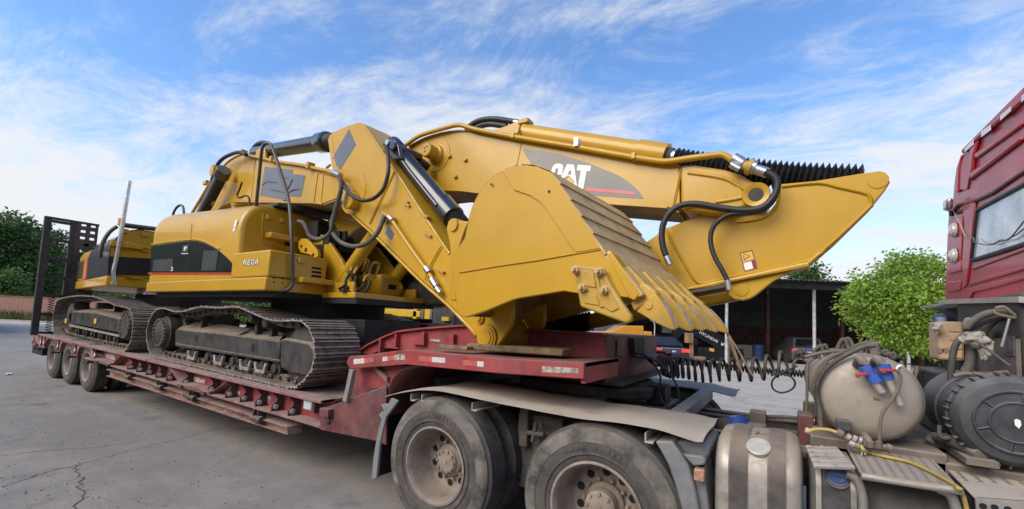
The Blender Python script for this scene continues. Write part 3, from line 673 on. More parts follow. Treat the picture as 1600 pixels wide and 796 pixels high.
make_ramp(2.50); make_ramp(4.45)
g = G(); path = []
for k in range(170):
    a = k*.55; path.append((-15.52+.05*math.cos(a), 2.79+.05*math.sin(a), .95+k*.0056))
g.tube(path, .010, 5); build(g, 'ramp_spring', mat('rusty_spring', (0.10, .035, .03), .6, var=.3), TR, smooth=60)

# ---- timber under the bucket
p = onY(835, 549, 2.75)
zt_ = onY(800, 568, Y0).z+.0
ZS = max(q.z for q in T[2:])+.002
TB = G(); TB.obox((-1.80, 2.98, ZS+.030), (.44, .015, .004), (-.005, .13, 0), (0, 0, .027))
tag(build(TB, 'timber_block', M_wood, None, bevel=.012), 'rough timber block under the folded bucket hinge on the red gooseneck', 'timber')
TB = G(); TB.obox((-2.3, 2.76, ZS+.018), (.16, .006, .0), (-.004, .05, 0), (0, 0, .016))
tag(build(TB, 'timber_plank', M_wood, None, bevel=.006), 'thin dusty plank lying on the gooseneck rail in front of the timber block', 'timber')
# ================================================================== EXCAVATOR PARTS SHARED
def resample_closed(P, step):
    P = P+[P[0]]; L = [0]
    for i in range(len(P)-1): L.append(L[-1]+(P[i+1]-P[i]).length)
    n = round(L[-1]/step); res = []; j = 0
    for k in range(n):
        d = L[-1]*k/n
        while L[j+1] < d: j += 1
        t = (d-L[j])/(L[j+1]-L[j]); res.append(P[j].lerp(P[j+1], t))
    return res
SHOE_W = 0.58
def shoe_mesh(pitch):
    g = G(); h = pitch/2
    # local: x along the chain, y across (0..SHOE_W), z outward
    g.box((-h*.97, 0, -.030), (h*.97, SHOE_W, -.018))
    for x, hh in ((-h*.80, .0), (0, -.004), (h*.72, 0)):
        g.prism([(x-.014, 0, -.018), (x+.014, 0, -.018), (x+.008, 0, hh), (x-.008, 0, hh)], (0, SHOE_W, 0))
    return g
def make_track(parent, contour, y_near, pitch=.178, detail=True, near=True):
    """contour: list of points (closed, on plane y_near); shoes as pieces of the chain"""
    pts = resample_closed([Vector((p.x, 0, p.z)) for p in contour], pitch)
    # orientation: want outward normals
    ar = sum(a.x*b.z-b.x*a.z for a, b in zip(pts, pts[1:]+pts[:1]))
    if ar < 0: pts = pts[::-1]
    n = len(pts); O = ORG[parent]
    g = G()      # the chain itself: two rows of links
    chain_rows = []
    for yy in (y_near+SHOE_W*.30, y_near+SHOE_W*.62):
        rows = []
        for i in range(n+1):
            p = pts[i % n]; t = (pts[(i+1) % n]-pts[i-1 if i < n else (i-1) % n]).normalized(); nr = Vector((t.z, 0, -t.x))
            rows.append([Vector((p.x, yy, p.z))-nr*.03, Vector((p.x, yy+.05, p.z))-nr*.03, Vector((p.x, yy+.05, p.z))-nr*.105, Vector((p.x, yy, p.z))-nr*.105])
        g.loft(rows, True)
    for i in range(n):
        p = (pts[i]+pts[(i+1) % n])/2; t = (pts[(i+1) % n]-pts[i]).normalized(); nr = Vector((t.z, 0, -t.x)); c = Vector((p.x, 0, p.z))-nr*.068
        g.lathe((c.x, y_near+SHOE_W*.24, c.z), YH, [(0, .026), (SHOE_W*.52, .026)], 8)
    ch = build(g, 'track_chain', M_track, parent, smooth=30)
    src = None
    for i in range(n):
        a, b = pts[i], pts[(i+1) % n]; p = (a+b)/2; t = (b-a).normalized(); nr = Vector((t.z, 0, -t.x))
        M = Matrix(((t.x, 0, nr.x, p.x-O.x), (t.y, 1, nr.y, y_near-O.y), (t.z, 0, nr.z, p.z-O.z), (0, 0, 0, 1)))
        if src is None:
            me = bpy.data.meshes.new('track_shoe'); sg = shoe_mesh((b-a).length)
            me.from_pydata([tuple(v) for v in sg.v], [], sg.f); me.materials.append(M_track); me.materials.append(M_trackedge)
            for pl in me.polygons:      # the rubbed grouser crests and plate ends are brighter metal
                zs = [me.vertices[v].co.z for v in pl.vertices]
                if min(zs) > -.008 or (abs(pl.normal.y) > .9): pl.material_index = 1
            src = me
        o = bpy.data.objects.new('track_shoe', src); COL.objects.link(o); o.parent = ch; o.matrix_local = M; ORG[o] = O
    return ch
def track_frame(T, y, side_px, idler_px, drive_c, drive_r, rollers, carriers, x_under, far_side=False, bright=(), sag=None):
    pts = Ys(side_px, y+.13)
    g = G(); g.prism(pts, (0, .30, 0)); fr = build(g, 'track_frame', M_blkpaint, T, bevel=.012)
    lo = [p for p in pts]
    return fr, pts
def rollers_for(T, fr, xs, z, y, r=.085):
    for x in xs:
        g = G(); g.lathe((x, y+.07, z), YH, [(0, .03), (.0, r*.6), (.03, r*.62), (.035, r), (.09, r), (.10, r*.8), (.30, r*.8), (.31, r), (.36, r), (.365, .03)], 16); build(g, 'roller', M_dark, fr, smooth=30)
def contour_px(pts, y): return [onY(px, py, y) for px, py in pts]
def uprofile(g, pts, vec): g.prism(pts, vec)

# ================================================================== EXCAVATOR A (nearer the gooseneck)
YA = 2.72
EA = thing('excavator', 'yellow crawler excavator nearer the truck, boom with white letters on a dark swoosh', 'excavator', (-5.8, YC, onY(400, 597, YA).z), 'excavators carried on the lowbed trailer')
trkA = [(462, 608), (456.4, 610.8), (399, 597), (320.6, 578.7), (240, 560.6), (235, 556.5), (230, 544.5), (228, 530), (228, 514), (233, 498), (240, 485), (246, 480), (258, 480), (272, 485), (286, 485), (300.5, 480), (316.5, 477), (338.7, 479), (351, 478), (369, 476), (384, 482), (402, 490), (422, 498), (446, 499), (460.4, 497.2), (467.5, 496.2), (482.6, 508.3), (489.6, 520.3), (492.6, 536.4), (493.6, 556.5), (490.6, 576.6), (480, 592), (468.5, 604.8)]
cA = contour_px(trkA, YA)
make_track(EA, cA, YA)
make_track(EA, cA, 5.26-SHOE_W)
YFA = YA+.13
pts = Ys([(273.5, 518), (278, 515), (340, 521), (436, 533), (436, 566), (380, 557), (300, 544), (273.5, 540)], YFA)
inn = [onY(px, py, YFA+.34) for px, py in ((286, 507), (294, 502), (345, 506), (445, 521))]
g = G(); g.prism(pts, (0, .10, 0)); nb = [Vector((p.x, YFA+.34, p.z)) for p in pts]
g.loft([[p+Vector((0, .0, .001)) for p in pts[:4]], inn, [Vector((p.x, YFA+.42, p.z-.10)) for p in inn]]); g.loft([pts[4:][::-1], nb[4:][::-1]]); FRA = build(g, 'track_frame', M_blkpaint, EA, bevel=.012)
zlo = lambda x: pts[7].z+(pts[4].z-pts[7].z)*(x-pts[7].x)/(pts[4].x-pts[7].x)
g = G(); g.prism(Ys([(274, 537), (436, 563), (436, 567), (274, 541)], YFA-.03), (0, .05, 0)); build(g, 'frame_ledge', M_blkpaint, FRA, bevel=.004)
for px, py in ((306, 529), (395, 544)):
    p = onY(px, py, YFA-.001); g = G(); g.box((p.x-.03, YFA-.004, p.z-.045), (p.x+.03, YFA+.01, p.z+.045)); build(g, 'frame_slot', M_hole, FRA)
for u_ in (.36, .66):
    e0 = pts[1].lerp(pts[3], u_); e1 = inn[1].lerp(inn[3], u_+.06); nrm_ = Vector((0, -.4, .9))
    a_, b_2 = e0.lerp(e1, .12)+nrm_*.006, e0.lerp(e1, .85)+nrm_*.006; w_ = Vector((.055, 0, 0))
    g = G(); g.add([a_-w_, a_+w_, b_2+w_, b_2-w_], [(0, 1, 2, 3)]); build(g, 'frame_slot', M_hole, FRA, smooth=0)
# idler guard block
pb = Ys([(437, 531), (445, 528), (484, 535), (490.5, 545), (490, 575), (482, 590), (452, 583), (437, 575)], YFA-.03)
g = G(); g.prism(pb, (0, .40, 0)); IGA = build(g, 'idler_guard', M_blkpaint, EA, bevel=.03, seg=3)
ci = (pb[3]+pb[4])/2
g = G(); g.lathe((max(p.x for p in cA)-.50, YA+.14, ci.z+.0), YH, [(0, .28), (.03, .36), (.26, .36), (.29, .28)], 32); build(g, 'idler_wheel', M_dark, EA, smooth=30)
# final drive and sprocket
cd_ = onY(253, 520, YA+.10)
g = G(); g.lathe((cd_.x, YA+.06, cd_.z), YH, [(0, .05), (.0, .20), (.02, .235), (.06, .25), (.07, .275), (.34, .275)], 32); FD = build(g, 'final_drive', M_dark, EA, smooth=30)
for k in range(22):
    a = 2*math.pi*k/22; g = G(); g.lathe((cd_.x+.215*math.cos(a), YA+.075, cd_.z+.215*math.sin(a)), (0, -1, 0), [(0, .019), (.03, .019)], 6); build(g, 'drive_bolt', M_track, FD, smooth=0)
g = G(); prof_ = []
for k in range(44):
    a = 2*math.pi*k/44; r = .40 if k % 2 else .33; prof_.append(Vector((cd_.x+r*math.cos(a), YA+.30, cd_.z+r*math.sin(a))))
g.prism(prof_, (0, .06, 0)); build(g, 'sprocket', M_track, FD, smooth=0)
xs_ = [onY(px, 560, YFA).x for px in (300, 322, 342, 362, 384, 408, 428)]
for x in xs_:
    z = zlo(x)-.09
    g = G(); g.lathe((x, YFA+.0, z), YH, [(0, .02), (.0, .055), (.03, .06), (.035, .095), (.09, .095), (.10, .075), (.26, .075), (.27, .095), (.32, .095)], 16); build(g, 'roller', M_dark, EA, smooth=30)
for k in (0, 2, 4, 5):
    x = xs_[k]+.03; z = zlo(x)-.10
    g = G(); g.prism([(x-.15, YFA-.03, z+.06), (x-.11, YFA-.03, z+.06), (x-.07, YFA-.03, z-.03), (x+.07, YFA-.03, z-.03), (x+.11, YFA-.03, z+.06), (x+.15, YFA-.03, z+.06), (x+.11, YFA-.03, z-.07), (x-.11, YFA-.03, z-.07)], (0, .04, 0)); build(g, 'roller_guard', M_trackedge, FRA, bevel=.006)
for px, py in ((310, 492), (395, 497), (418, 505)):
    p = onY(px, py, YA+.2); g = G(); g.lathe((p.x, YA+.16, p.z), YH, [(0, .02), (0, .06), (.04, .075), (.24, .075)], 14); g.box((p.x-.03, YA+.25, p.z-.22), (p.x+.03, YA+.33, p.z)); build(g, 'carrier_roller', M_dark, EA, smooth=30)
# mud lying in the chain beside the frame
rnd = random.Random(3); g = G()
for k in range(260):
    f_ = rnd.random(); q = cA[3].lerp(cA[1], f_) if rnd.random() < .7 else cA[4].lerp(cA[3], f_)
    s_ = rnd.uniform(.012, .045); c = Vector((q.x+rnd.uniform(-.1, .1), YA+rnd.uniform(.10, .45), q.z+.035+rnd.random()**2*.09))
    pz = [Vector((rnd.uniform(.6, 1)*s_*a, rnd.uniform(.6, 1)*s_*b, rnd.uniform(.5, .9)*s_*c_)) for a, b, c_ in ((1, 0, 0), (-1, 0, 0), (0, 1, 0), (0, -1, 0), (0, 0, 1), (0, 0, -1))]
    g.add([c+v for v in pz], [(0, 2, 4), (2, 1, 4), (1, 3, 4), (3, 0, 4), (2, 0, 5), (1, 2, 5), (3, 1, 5), (0, 3, 5)])
s = build(g, 'track_mud', M_mud, EA, smooth=60); s['kind'] = 'stuff'
# centre body and swing bearing
zA = ORG[EA].z
g = G(); g.box((-6.9, 3.28, zA+.38), (-4.7, 4.7, zA+.62)); g.box((-7.3, 3.5, zA+.3), (-4.4, 4.5, zA+.80)); g.box((-6.4, 3.1, zA+.25), (-6.0, 4.9, zA+.6)); g.box((-5.5, 3.1, zA+.25), (-5.1, 4.9, zA+.6)); build(g, 'centre_frame', M_under, EA, bevel=.02)
ZB = 1.94
g = G(); g.lathe((-5.8, YC, zA+.6), ZH, [(0, .72), (.1, .78), (ZB-zA-.62, .80)], 40); build(g, 'swing_bearing', M_under, EA, smooth=30)

# ---- upper structure A
YS = 2.65
XRr, XH0, XB0 = onY(231, 440, YS).x, -5.88, -5.10
zsk0, zsk1 = 1.965, 2.125      # lower skirt
yF = 2*YC-YS
def rounded_rect(x0, x1, y0, y1, r, n=5, which=(1, 1, 1, 1)):
    pts_ = []
    for (cx, cy, a0, w) in ((x0+r, y0+r, 180, which[0]), (x1-r, y0+r, 270, which[1]), (x1-r, y1-r, 0, which[2]), (x0+r, y1-r, 90, which[3])):
        if not w:
            pts_.append(((x0 if a0 in (180, 90) else x1), (y0 if a0 in (180, 270) else y1))); continue
        for k in range(n+1):
            a = R_(a0+90*k/n); pts_.append((cx+r*math.cos(a), cy+r*math.sin(a)))
    return pts_
g = G(); g.prism([(a, b, zsk0) for a, b in rounded_rect(XRr-.12, XB0, YS-.03, yF+.03, .22, which=(1, 0, 0, 1))], (0, 0, zsk1-zsk0)); SK = build(g, 'lower_skirt', M_yel, EA, bevel=.018, seg=3)
g = G(); g.box((XRr+.1, YS+.1, 1.90), (XB0-.02, yF-.1, zsk0-.002)); g.box((XB0-.02, 3.36, 1.86), (-4.40, 4.74, 1.928)); build(g, 'floor_plate', M_under, EA)
for px, py in ((428, 434), (428, 441), (441, 435.5), (441, 442.5)):
    p = onX(px, py, XB0+.001); g = G(); g.lathe((XB0-.002, p.y, p.z), XH, [(0, .010), (.006, .010)], 8); build(g, 'bolt_hole', M_hole, SK)
# engine hood, lofted along its length; it rises a little towards the rear
def hood_section(x, t):     # t 0 rear .. 1 front
    ztop = 3.36-.17*t; ins = .0
    if t < .10: q = (.10-t)/.10; ins = .05*q*q
    near_ = [(YS+ins, zsk1+.004), (YS+ins, ztop-.42)]
    for k in range(1, 8):
        a = R_(90*k/7); near_.append((YS+ins+.34*(1-math.cos(a)), ztop-.42+.40*math.sin(a)))
    full = near_+[(YC, ztop+.0-.02)]+[(2*YC-y, z) for y, z in near_[::-1]]
    return [Vector((x, y, z)) for y, z in full]
rows = []
for k in range(13):
    t = (0, .02, .05, .10, .2, .3, .4, .5, .6, .7, .8, .9, 1)[k]; rows.append(hood_section(XRr-.10+(XH0-XRr+.10)*t, t))
g = G(); g.loft(rows, False, True); HD = build(g, 'engine_hood', M_yel, EA, bevel=.09, seg=4, smooth=42)
# dark swoosh panel
def side_sheet(pxs, m, name, d=.004, par=HD, y=YS):
    g = G(); g.prism(Ys(pxs, y-.0005), (0, -d, 0)); return build(g, name, m, par, smooth=0)
side_sheet([(235, 426), (237, 385), (262, 381), (298, 377), (308, 376.8), (320, 380), (331, 385), (342, 391.5), (354, 402), (363, 411.5), (367, 418), (370.3, 426)], M_blk, 'swoosh_panel')
g = G(); g.tube(smooth_path(Ys([(237, 382.5), (262, 378.5), (298, 374.7), (308, 374.5), (321, 378), (332, 383), (343, 389.5)], YS-.004), 4), .012, 8); build(g, 'panel_rim', M_yel, HD, smooth=60)
side_sheet([(232, 429.3), (232, 426.3), (370.5, 426.3), (370.5, 429.3)], M_rstripe, 'red_stripe', .006)
side_sheet([(239.5, 424), (241, 406.5), (271, 404.5), (270, 424.5)], M_blk2, 'vent_panel', .008)
side_sheet([(315.5, 423), (319, 392), (342, 391.8), (337.5, 423)], M_blk2, 'vent_panel', .008)
side_sheet([(285, 394.5), (287, 383.5), (296, 383), (294.5, 394)], M_blkpaint, 'name_plate', .010)
def stroke_text(strokes, ox, oy, sx, sy, plane, name, m, par, w=.16, thick=.004, nrm=(0, -1, 0)):
    """letters as polygons given in a unit box, placed with pixel origin and scale on a plane"""
    g = G()
    for poly in strokes: g.prism([plane(ox+x*sx, oy-y*sy) for x, y in poly], Vector(nrm)*thick)
    return build(g, name, m, par, smooth=0)
def rectp(x0, y0, x1, y1, sh=.18): return [(x0+y0*sh, y0), (x1+y0*sh, y0), (x1+y1*sh, y1), (x0+y1*sh, y1)]
Fl = [rectp(0, 0, .3, 1, .1), rectp(.31, .75, 1, 1, .1), rectp(.31, .38, .8, .58, .1)]
stroke_text(Fl, 287.6, 392.3, 4.8, 6.6, lambda x, y: onY(x, y, YS-.0105), 'letter', M_white, HD)
g = G()
for k in range(7): g.prism(Ys([(283.3+k*1.6, 397.2), (284.5+k*1.6, 397.2), (284.6+k*1.6, 395.9), (283.5+k*1.6, 395.9)], YS-.005), (0, -.002, 0))
build(g, 'small_lettering', M_white, HD, smooth=0)
stroke_text([rectp(.55, 0, .85, 1, 0), rectp(0, 0, .54, .22, 0), rectp(.1, .8, .54, 1, 0)], 267.5, 423.5, 3, 6, lambda x, y: onY(x, y, YS-.009), 'letter', M_white, HD)
side_sheet([(363.3, 362), (366.5, 362), (368.5, 356), (365.5, 356)], M_white, 'label', .004)
side_sheet([(365, 355), (369, 355), (371.5, 344.5), (368, 344)], M_white, 'label', .004)
# seam between the two hood doors
side_sheet([(291.8, 425), (292.5, 425), (299.2, 372), (298.5, 372)], M_hole, 'door_seam', .0052)
side_sheet([(297.7, 372), (298.3, 372), (300, 349), (299.5, 349)], mat('paint_seam', (0.2, .11, .02), .6), 'door_seam', .002)
# hood front recess, step ledge and dark cover on top
fx = lambda pts_, x: [onX(px, py, x) for px, py in pts_]
g = G(); g.prism(fx([(412, 334), (463, 343), (465, 396), (420, 381), (411, 372)], XH0+.003), (.004, 0, 0)); RP = build(g, 'recess_panel', M_yel, EA, bevel=.002)
g = G(); g.tube(smooth_path(fx([(411, 333), (409.5, 372), (417, 383), (462, 398)], XH0+.004), 4), .012, 6); build(g, 'recess_rim', M_yel, RP)
g = G(); a, b_ = onX(413, 366, XH0+.004), onX(458, 377, XH0+.004); g.box((XH0+.006, a.y, a.z-.055), (XH0+.17, b_.y, a.z+.02)); build(g, 'step', M_yel, RP, bevel=.012)
for px, py in ((418, 340), (440, 345)):
    p = onX(px, py, XH0+.005); g = G(); g.box((XH0+.005, p.y-.025, p.z-.03), (XH0+.05, p.y+.025, p.z+.03)); build(g, 'bracket', M_yelw, RP, bevel=.006)
p = onX(448, 380, XH0+.005); g = G(); g.box((XH0+.005, p.y-.03, p.z-.04), (XH0+.012, p.y+.05, p.z+.02)); build(g, 'recess_hole', M_hole, RP)
g = G(); zc = hood_section(0, 1)[8].z
g.prism([(XH0-.45, 3.05, zc+.005), (XH0+.10, 3.05, zc+.0), (XH0+.10, 4.3, zc+.10), (XH0-.45, 4.3, zc+.12)], (0, 0, .045)); build(g, 'dark_cover', M_plast, EA, bevel=.008)
g = G(); g.box((XH0-.25, 3.3, zc+.15), (XH0+.5, 4.5, zc+.18)); build(g, 'mesh_guard', M_under, EA)
# tool box with the white model letters
y2 = onX(511, 420, XB0).y
g = G(); g.box((XH0-.12, YS-.01, zsk1+.006), (XB0, y2, 2.455)); BX = build(g, 'tool_box', M_yel, EA, bevel=.022, seg=3)
REGA = []
def R_let(x0):
    return [[(x0, 0), (x0+.17, 0), (x0+.17, 1), (x0, 1)], [(x0+.171, .82), (x0+.60, .82), (x0+.66, .9), (x0+.60, 1), (x0+.171, 1)], [(x0+.54, .45), (x0+.70, .45), (x0+.70, .92), (x0+.601, .81)], [(x0+.171, .40), (x0+.60, .40), (x0+.539, .55), (x0+.171, .55)], [(x0+.38, .399), (x0+.56, .399), (x0+.74, 0), (x0+.55, 0)]]
def E_let(x0): return [[(x0, 0), (x0+.17, 0), (x0+.17, 1), (x0, 1)], [(x0+.171, .82), (x0+.70, .82), (x0+.70, 1), (x0+.171, 1)], [(x0+.171, .42), (x0+.6, .42), (x0+.6, .58), (x0+.171, .58)], [(x0+.171, 0), (x0+.7, 0), (x0+.7, .18), (x0+.171, .18)]]
def G_let(x0): return [[(x0, .1), (x0+.17, .1), (x0+.17, .9), (x0, .9)], [(x0+.1, .82), (x0+.70, .82), (x0+.70, 1), (x0+.1, 1)], [(x0+.1, 0), (x0+.7, 0), (x0+.7, .18), (x0+.1, .18)], [(x0+.54, .181), (x0+.7, .181), (x0+.7, .55), (x0+.54, .55)], [(x0+.36, .42), (x0+.539, .42), (x0+.539, .55), (x0+.36, .55)]]
def A_let(x0): return [[(x0, 0), (x0+.17, 0), (x0+.17, .9), (x0, .9)], [(x0+.06, .82), (x0+.64, .82), (x0+.64, 1), (x0+.06, 1)], [(x0+.54, 0), (x0+.7, 0), (x0+.7, .9), (x0+.54, .9)], [(x0+.171, .36), (x0+.539, .36), (x0+.539, .52), (x0+.171, .52)]]
for i, fn in enumerate((R_let, E_let, G_let, A_let)):
    for dil, m, dd in ((.06, M_blk2, .003), (0, M_white, .005)):
        st = []
        for poly in fn(0):
            cx_ = sum(p[0] for p in poly)/len(poly); cy_ = sum(p[1] for p in poly)/len(poly)
            q = [((x-cx_)*(1)+cx_+(dil if x > cx_ else -dil), (y-cy_)+cy_+(dil if y > cy_ else -dil)) for x, y in poly]
            st.append([(x+.22*y, y) for x, y in q])
        stroke_text(st, 380.2+i*6.1, 414.2-i*.25, 6.3, 7.6, lambda x, y: onY(x, y, YS-.0105-(0.0 if dil else .0035)), 'letter', m, BX, thick=.003)
for k in range(3):
    a, b_ = onX(487, 417+k*6.2, XB0), onX(502, 419.5+k*6.2, XB0); g = G(); zm_ = (a.z+b_.z)/2-.01; g.box((XB0-.002, a.y, zm_-.015), (XB0+.004, b_.y, zm_+.013)); build(g, 'vent_slot', M_hole, BX, bevel=.002)
p = onX(469, 408, XB0); g = G(); g.box((XB0, p.y-.03, p.z-.035), (XB0+.03, p.y+.035, p.z+.035)); build(g, 'latch', M_yelw, BX, bevel=.008)
a, b_ = onX(461, 438, XB0), onX(519, 447, XB0); g = G(); g.box((XB0+.001, a.y, zsk1-.03), (XB0+.16, b_.y, zsk1+.035)); build(g, 'foot_step', M_yel, EA, bevel=.01)
# main frame nose and boom foot brackets
g = G(); g.box((XB0+.002, 3.35, 1.93), (-4.42, 4.75, 2.0)); g.box((XB0+.002, 3.42, 2.0), (-4.55, 3.46, 2.14)); g.box((XB0+.002, 4.5, 2.0), (-4.55, 4.54, 2.14)); build(g, 'main_frame', M_yel, EA, bevel=.008)
for yb in (3.50, 4.40):
    g = G(); g.prism([(-5.70, yb, 2.0), (-4.85, yb, 2.0), (-4.75, yb, 2.16), (-4.95, yb, 2.45), (-5.35, yb, 2.80), (-5.52, yb, 2.86), (-5.66, yb, 2.80), (-5.72, yb, 2.6)], (0, .06, 0)); br = build(g, 'boom_bracket', M_yel, EA, bevel=.01)
# round ear plate with holes beside the hood
pe = onX(477, 380, -5.45)
g = G(); g.prism([onY(px, py, 3.30) for px, py in ((466, 378), (470, 373), (478, 373), (484, 379), (495, 391), (497, 400), (492, 404), (484, 398), (470, 395), (466, 388))], (0, .05, 0)); EP = build(g, 'ear_plate', M_yel, EA, bevel=.008)
for px, py, r in ((478, 391, .03), (489.5, 398.5, .025), (471, 385, .022)):
    p = onY(px, py, 3.30); g = G(); g.lathe(p, (0, -1, 0), [(-.002, r), (.004, r)], 12); build(g, 'ear_hole', M_hole, EP)
# engine clutter between hood and boom
g = G(); rnd = random.Random(5)
for k in range(9):
    x = -5.7+rnd.uniform(0, .5); y = 3.5+rnd.uniform(0, .4); z = 2.2+rnd.uniform(0, .7); s_ = rnd.uniform(.06, .15); g.box((x-s_, y-s_, z-s_), (x+s_, y+s_, z+s_))
build(g, 'valve_block', M_under, EA, bevel=.01)
# cab on the far side
yc0, yc1 = 4.55, 5.40
zc0, zc1 = 2.0, 3.55
cabp = [(-5.9, zc0-.1), (-4.02, zc0-.1), (-3.95, 2.1), (-3.98, 2.5), (-4.2, 3.0), (-4.6, zc1), (-5.9, zc1)]
g = G(); g.prism([(x, yc0, z) for x, z in cabp], (0, yc1-yc0, 0)); CB = build(g, 'cab', M_blkpaint, EA, bevel=.04, seg=3)
g = G(); g.prism([(-5.15, yc0-.002, 2.35), (-4.10, yc0-.002, 2.25), (-4.12, yc0-.002, 2.5), (-4.3, yc0-.002, 2.95), (-4.6, yc0-.002, 3.3), (-5.15, yc0-.002, 3.3)], (0, -.004, 0)); build(g, 'side_window', M_cabglass, CB)
g = G(); g.tube(smooth_path([(-4.08, yc0-.01, 2.42), (-4.1, yc0-.01, 2.22), (-4.5, yc0-.01, 2.25), (-4.8, yc0-.01, 2.32)], 4), .012, 6); build(g, 'window_seal', M_navy, CB)
g = G(); g.box((-5.45, 4.05, 2.0), (-4.80, 4.46, 2.33)); fp = build(g, 'battery_box', M_yel, EA, bevel=.05, seg=3)
p = onX(601, 456, -4.14); g = G(); g.box((-4.802, 4.2, 2.12), (-4.792, 4.34, 2.19)); build(g, 'box_slot', M_hole, fp)

# ---- boom A
YBA = 3.72; WBA = .52
boom = [(505, 402), (491, 392), (488, 374), (516, 340), (560, 298), (600, 260), (633, 233), (650, 225), (664, 218), (677, 213.5), (690, 210), (704, 207.6), (718.5, 206), (731, 206), (743, 207), (796, 215.5), (860, 226.6), (904, 234), (993, 249.5), (1061, 261), (1063, 328.5), (1043, 324.6), (957, 318.6), (862, 310), (751, 301.5), (722, 298), (694, 297), (672, 300), (648, 307), (620, 320), (567, 350), (530, 378), (515, 398)]
g = G(); g.prism(Ys(boom, YBA), (0, WBA, 0)); BA = build(g, 'boom', M_yel, EA, bevel=.008)
g = G(); p = Ys([(500, 390), (520, 348), (600, 285), (660, 240)], YBA)
q = Ys([(1061, 330), (1043, 325), (957, 319), (862, 310.5), (751, 302), (722, 298.5), (694, 297.5), (672, 300.5), (648, 307.5), (620, 320.5), (567, 350.5), (530, 378.5), (518, 395)], YBA)
g = G(); g.bar([[v+Vector((0, .006, -.002)) for v in q], [v+Vector((0, WBA-.006, -.002)) for v in q], [v+Vector((0, WBA-.006, -.012)) for v in q], [v+Vector((0, .006, -.012)) for v in q]]); build(g, 'bottom_plate', M_belly, BA, smooth=50)
# edge flanges along top and bottom plates
for path in ([(640, 230), (650, 224.5), (664, 217.5), (677, 213), (690, 209.5), (704, 207), (718.5, 205.4), (731, 205.4), (743, 206.4), (796, 215), (860, 226), (904, 233.4), (993, 249), (1061, 260.4)], [(1043, 325.5), (957, 319.5), (862, 311), (751, 302.5), (722, 299), (694, 298)]):
    q = Ys(path, YBA); g = G(); g.bar([[v+Vector((0, -.022, -.006)) for v in q], [v+Vector((0, -.022, .010)) for v in q], [v+Vector((0, .03, .010)) for v in q], [v+Vector((0, .03, -.006)) for v in q]]); build(g, 'edge_flange', M_yel, BA, smooth=50)
# weld seams
for path in ([(815.5, 220), (806.5, 262)], [(1063.5, 263), (1051, 322)], [(1066, 263), (1053.5, 322)]):
    g = G(); g.tube(Ys(path, YBA-.002), .006, 6); build(g, 'weld_seam', M_yel, BA, smooth=60)
# cast boom tip
tipo = [(1063, 259), (1084, 257.5), (1133, 265), (1158, 273), (1173, 282), (1186, 287), (1197, 293), (1201, 304.5), (1197, 316), (1186, 323), (1173, 323), (1161, 324), (1139, 336), (1110, 335), (1086, 331.7), (1064, 328)]
g = G(); g.prism(Ys(tipo, YBA-.012), (0, WBA+.024, 0)); TP = build(g, 'boom_tip', M_yel, BA, bevel=.022, seg=3)
for path in ([(1075, 270), (1128, 278), (1150, 288), (1163, 296)], [(1118, 316), (1145, 312), (1163, 308)], [(1067, 326), (1090, 322), (1140, 330)]):
    g = G(); g.tube(smooth_path(Ys(path, YBA-.012), 4), .017, 8); build(g, 'casting_rib', M_yel, TP, smooth=60)
g = G(); cpt = onY(1147, 303, YBA-.012); g.lathe(cpt, (0, -1, 0), [(0, .06), (.006, .056), (.006, .0)], 20); build(g, 'casting_boss', M_yel, TP)
c = onY(1181, 304.5, YBA-.03); PIV = c
g = G(); g.lathe(c, YH, [(0, .05), (-.004, .055), (-.012, .092), (0, .098), (.06, .098)], 32, caps=False); build(g, 'tip_boss', M_yel, TP, smooth=40)
g = G(); g.lathe(c, YH, [(-.006, .052), (.01, .050), (.012, .0)], 20); build(g, 'pivot_pin', M_dark, TP)
# swoosh decal
sw = [(816, 232.5), (833, 234.5), (850, 237), (867, 240), (880, 243), (895, 247.5), (910, 252), (925, 257.5), (940, 263.7), (955, 269.5), (969, 276), (980, 283), (989, 290), (998, 299), (1006, 310.5), (968, 309), (930, 306), (895, 303.5), (862, 300), (850, 287), (840, 273), (829, 256)]
g = G(); g.prism(Ys(sw, YBA-.0008), (0, -.002, 0)); build(g, 'swoosh_decal', M_decal, BA, smooth=0)
z2 = lambda x, y: onY(820+x/4.977, 190+y/4.977, YBA-.0035)
def boom_poly(polys, name, m, th=.002):
    g = G()
    for q in polys: g.prism([z2(x, y) for x, y in q], (0, -th, 0))
    return build(g, name, m, BA, smooth=0)
boom_poly([[(413, 338), (517, 345), (507, 388), (482, 386), (436, 383), (404, 381)], [(437, 384), (481, 387), (449, 560), (403, 556)]], 'letter', M_white)
boom_poly([[(328, 333), (384, 337), (363, 384), (345, 383), (332, 425), (304, 440), (285, 485), (258, 540), (235, 538)], [(384, 338), (412, 548), (392, 545), (385, 470), (350, 426), (333, 425), (338, 415), (362, 416), (363, 385)]], 'letter', M_white)
boom_poly([[(222, 345), (240, 330), (268, 328), (290, 334), (300, 352), (290, 415), (255, 415), (262, 368), (245, 364), (232, 400), (205, 398), (210, 372)], [(205, 399), (231, 401), (205, 500), (222, 505), (215, 545), (185, 540), (175, 510)], [(216, 545), (223, 506), (240, 500), (248, 470), (280, 472), (268, 520), (250, 545)]], 'letter', M_white)
boom_poly([[(347, 431), (388, 485), (396, 545), (270, 540), (305, 465)]], 'triangle_mark', M_amber, .0015)
boom_poly([[(478, 515), (858, 548), (868, 573), (470, 541)]], 'red_bar', M_redv)
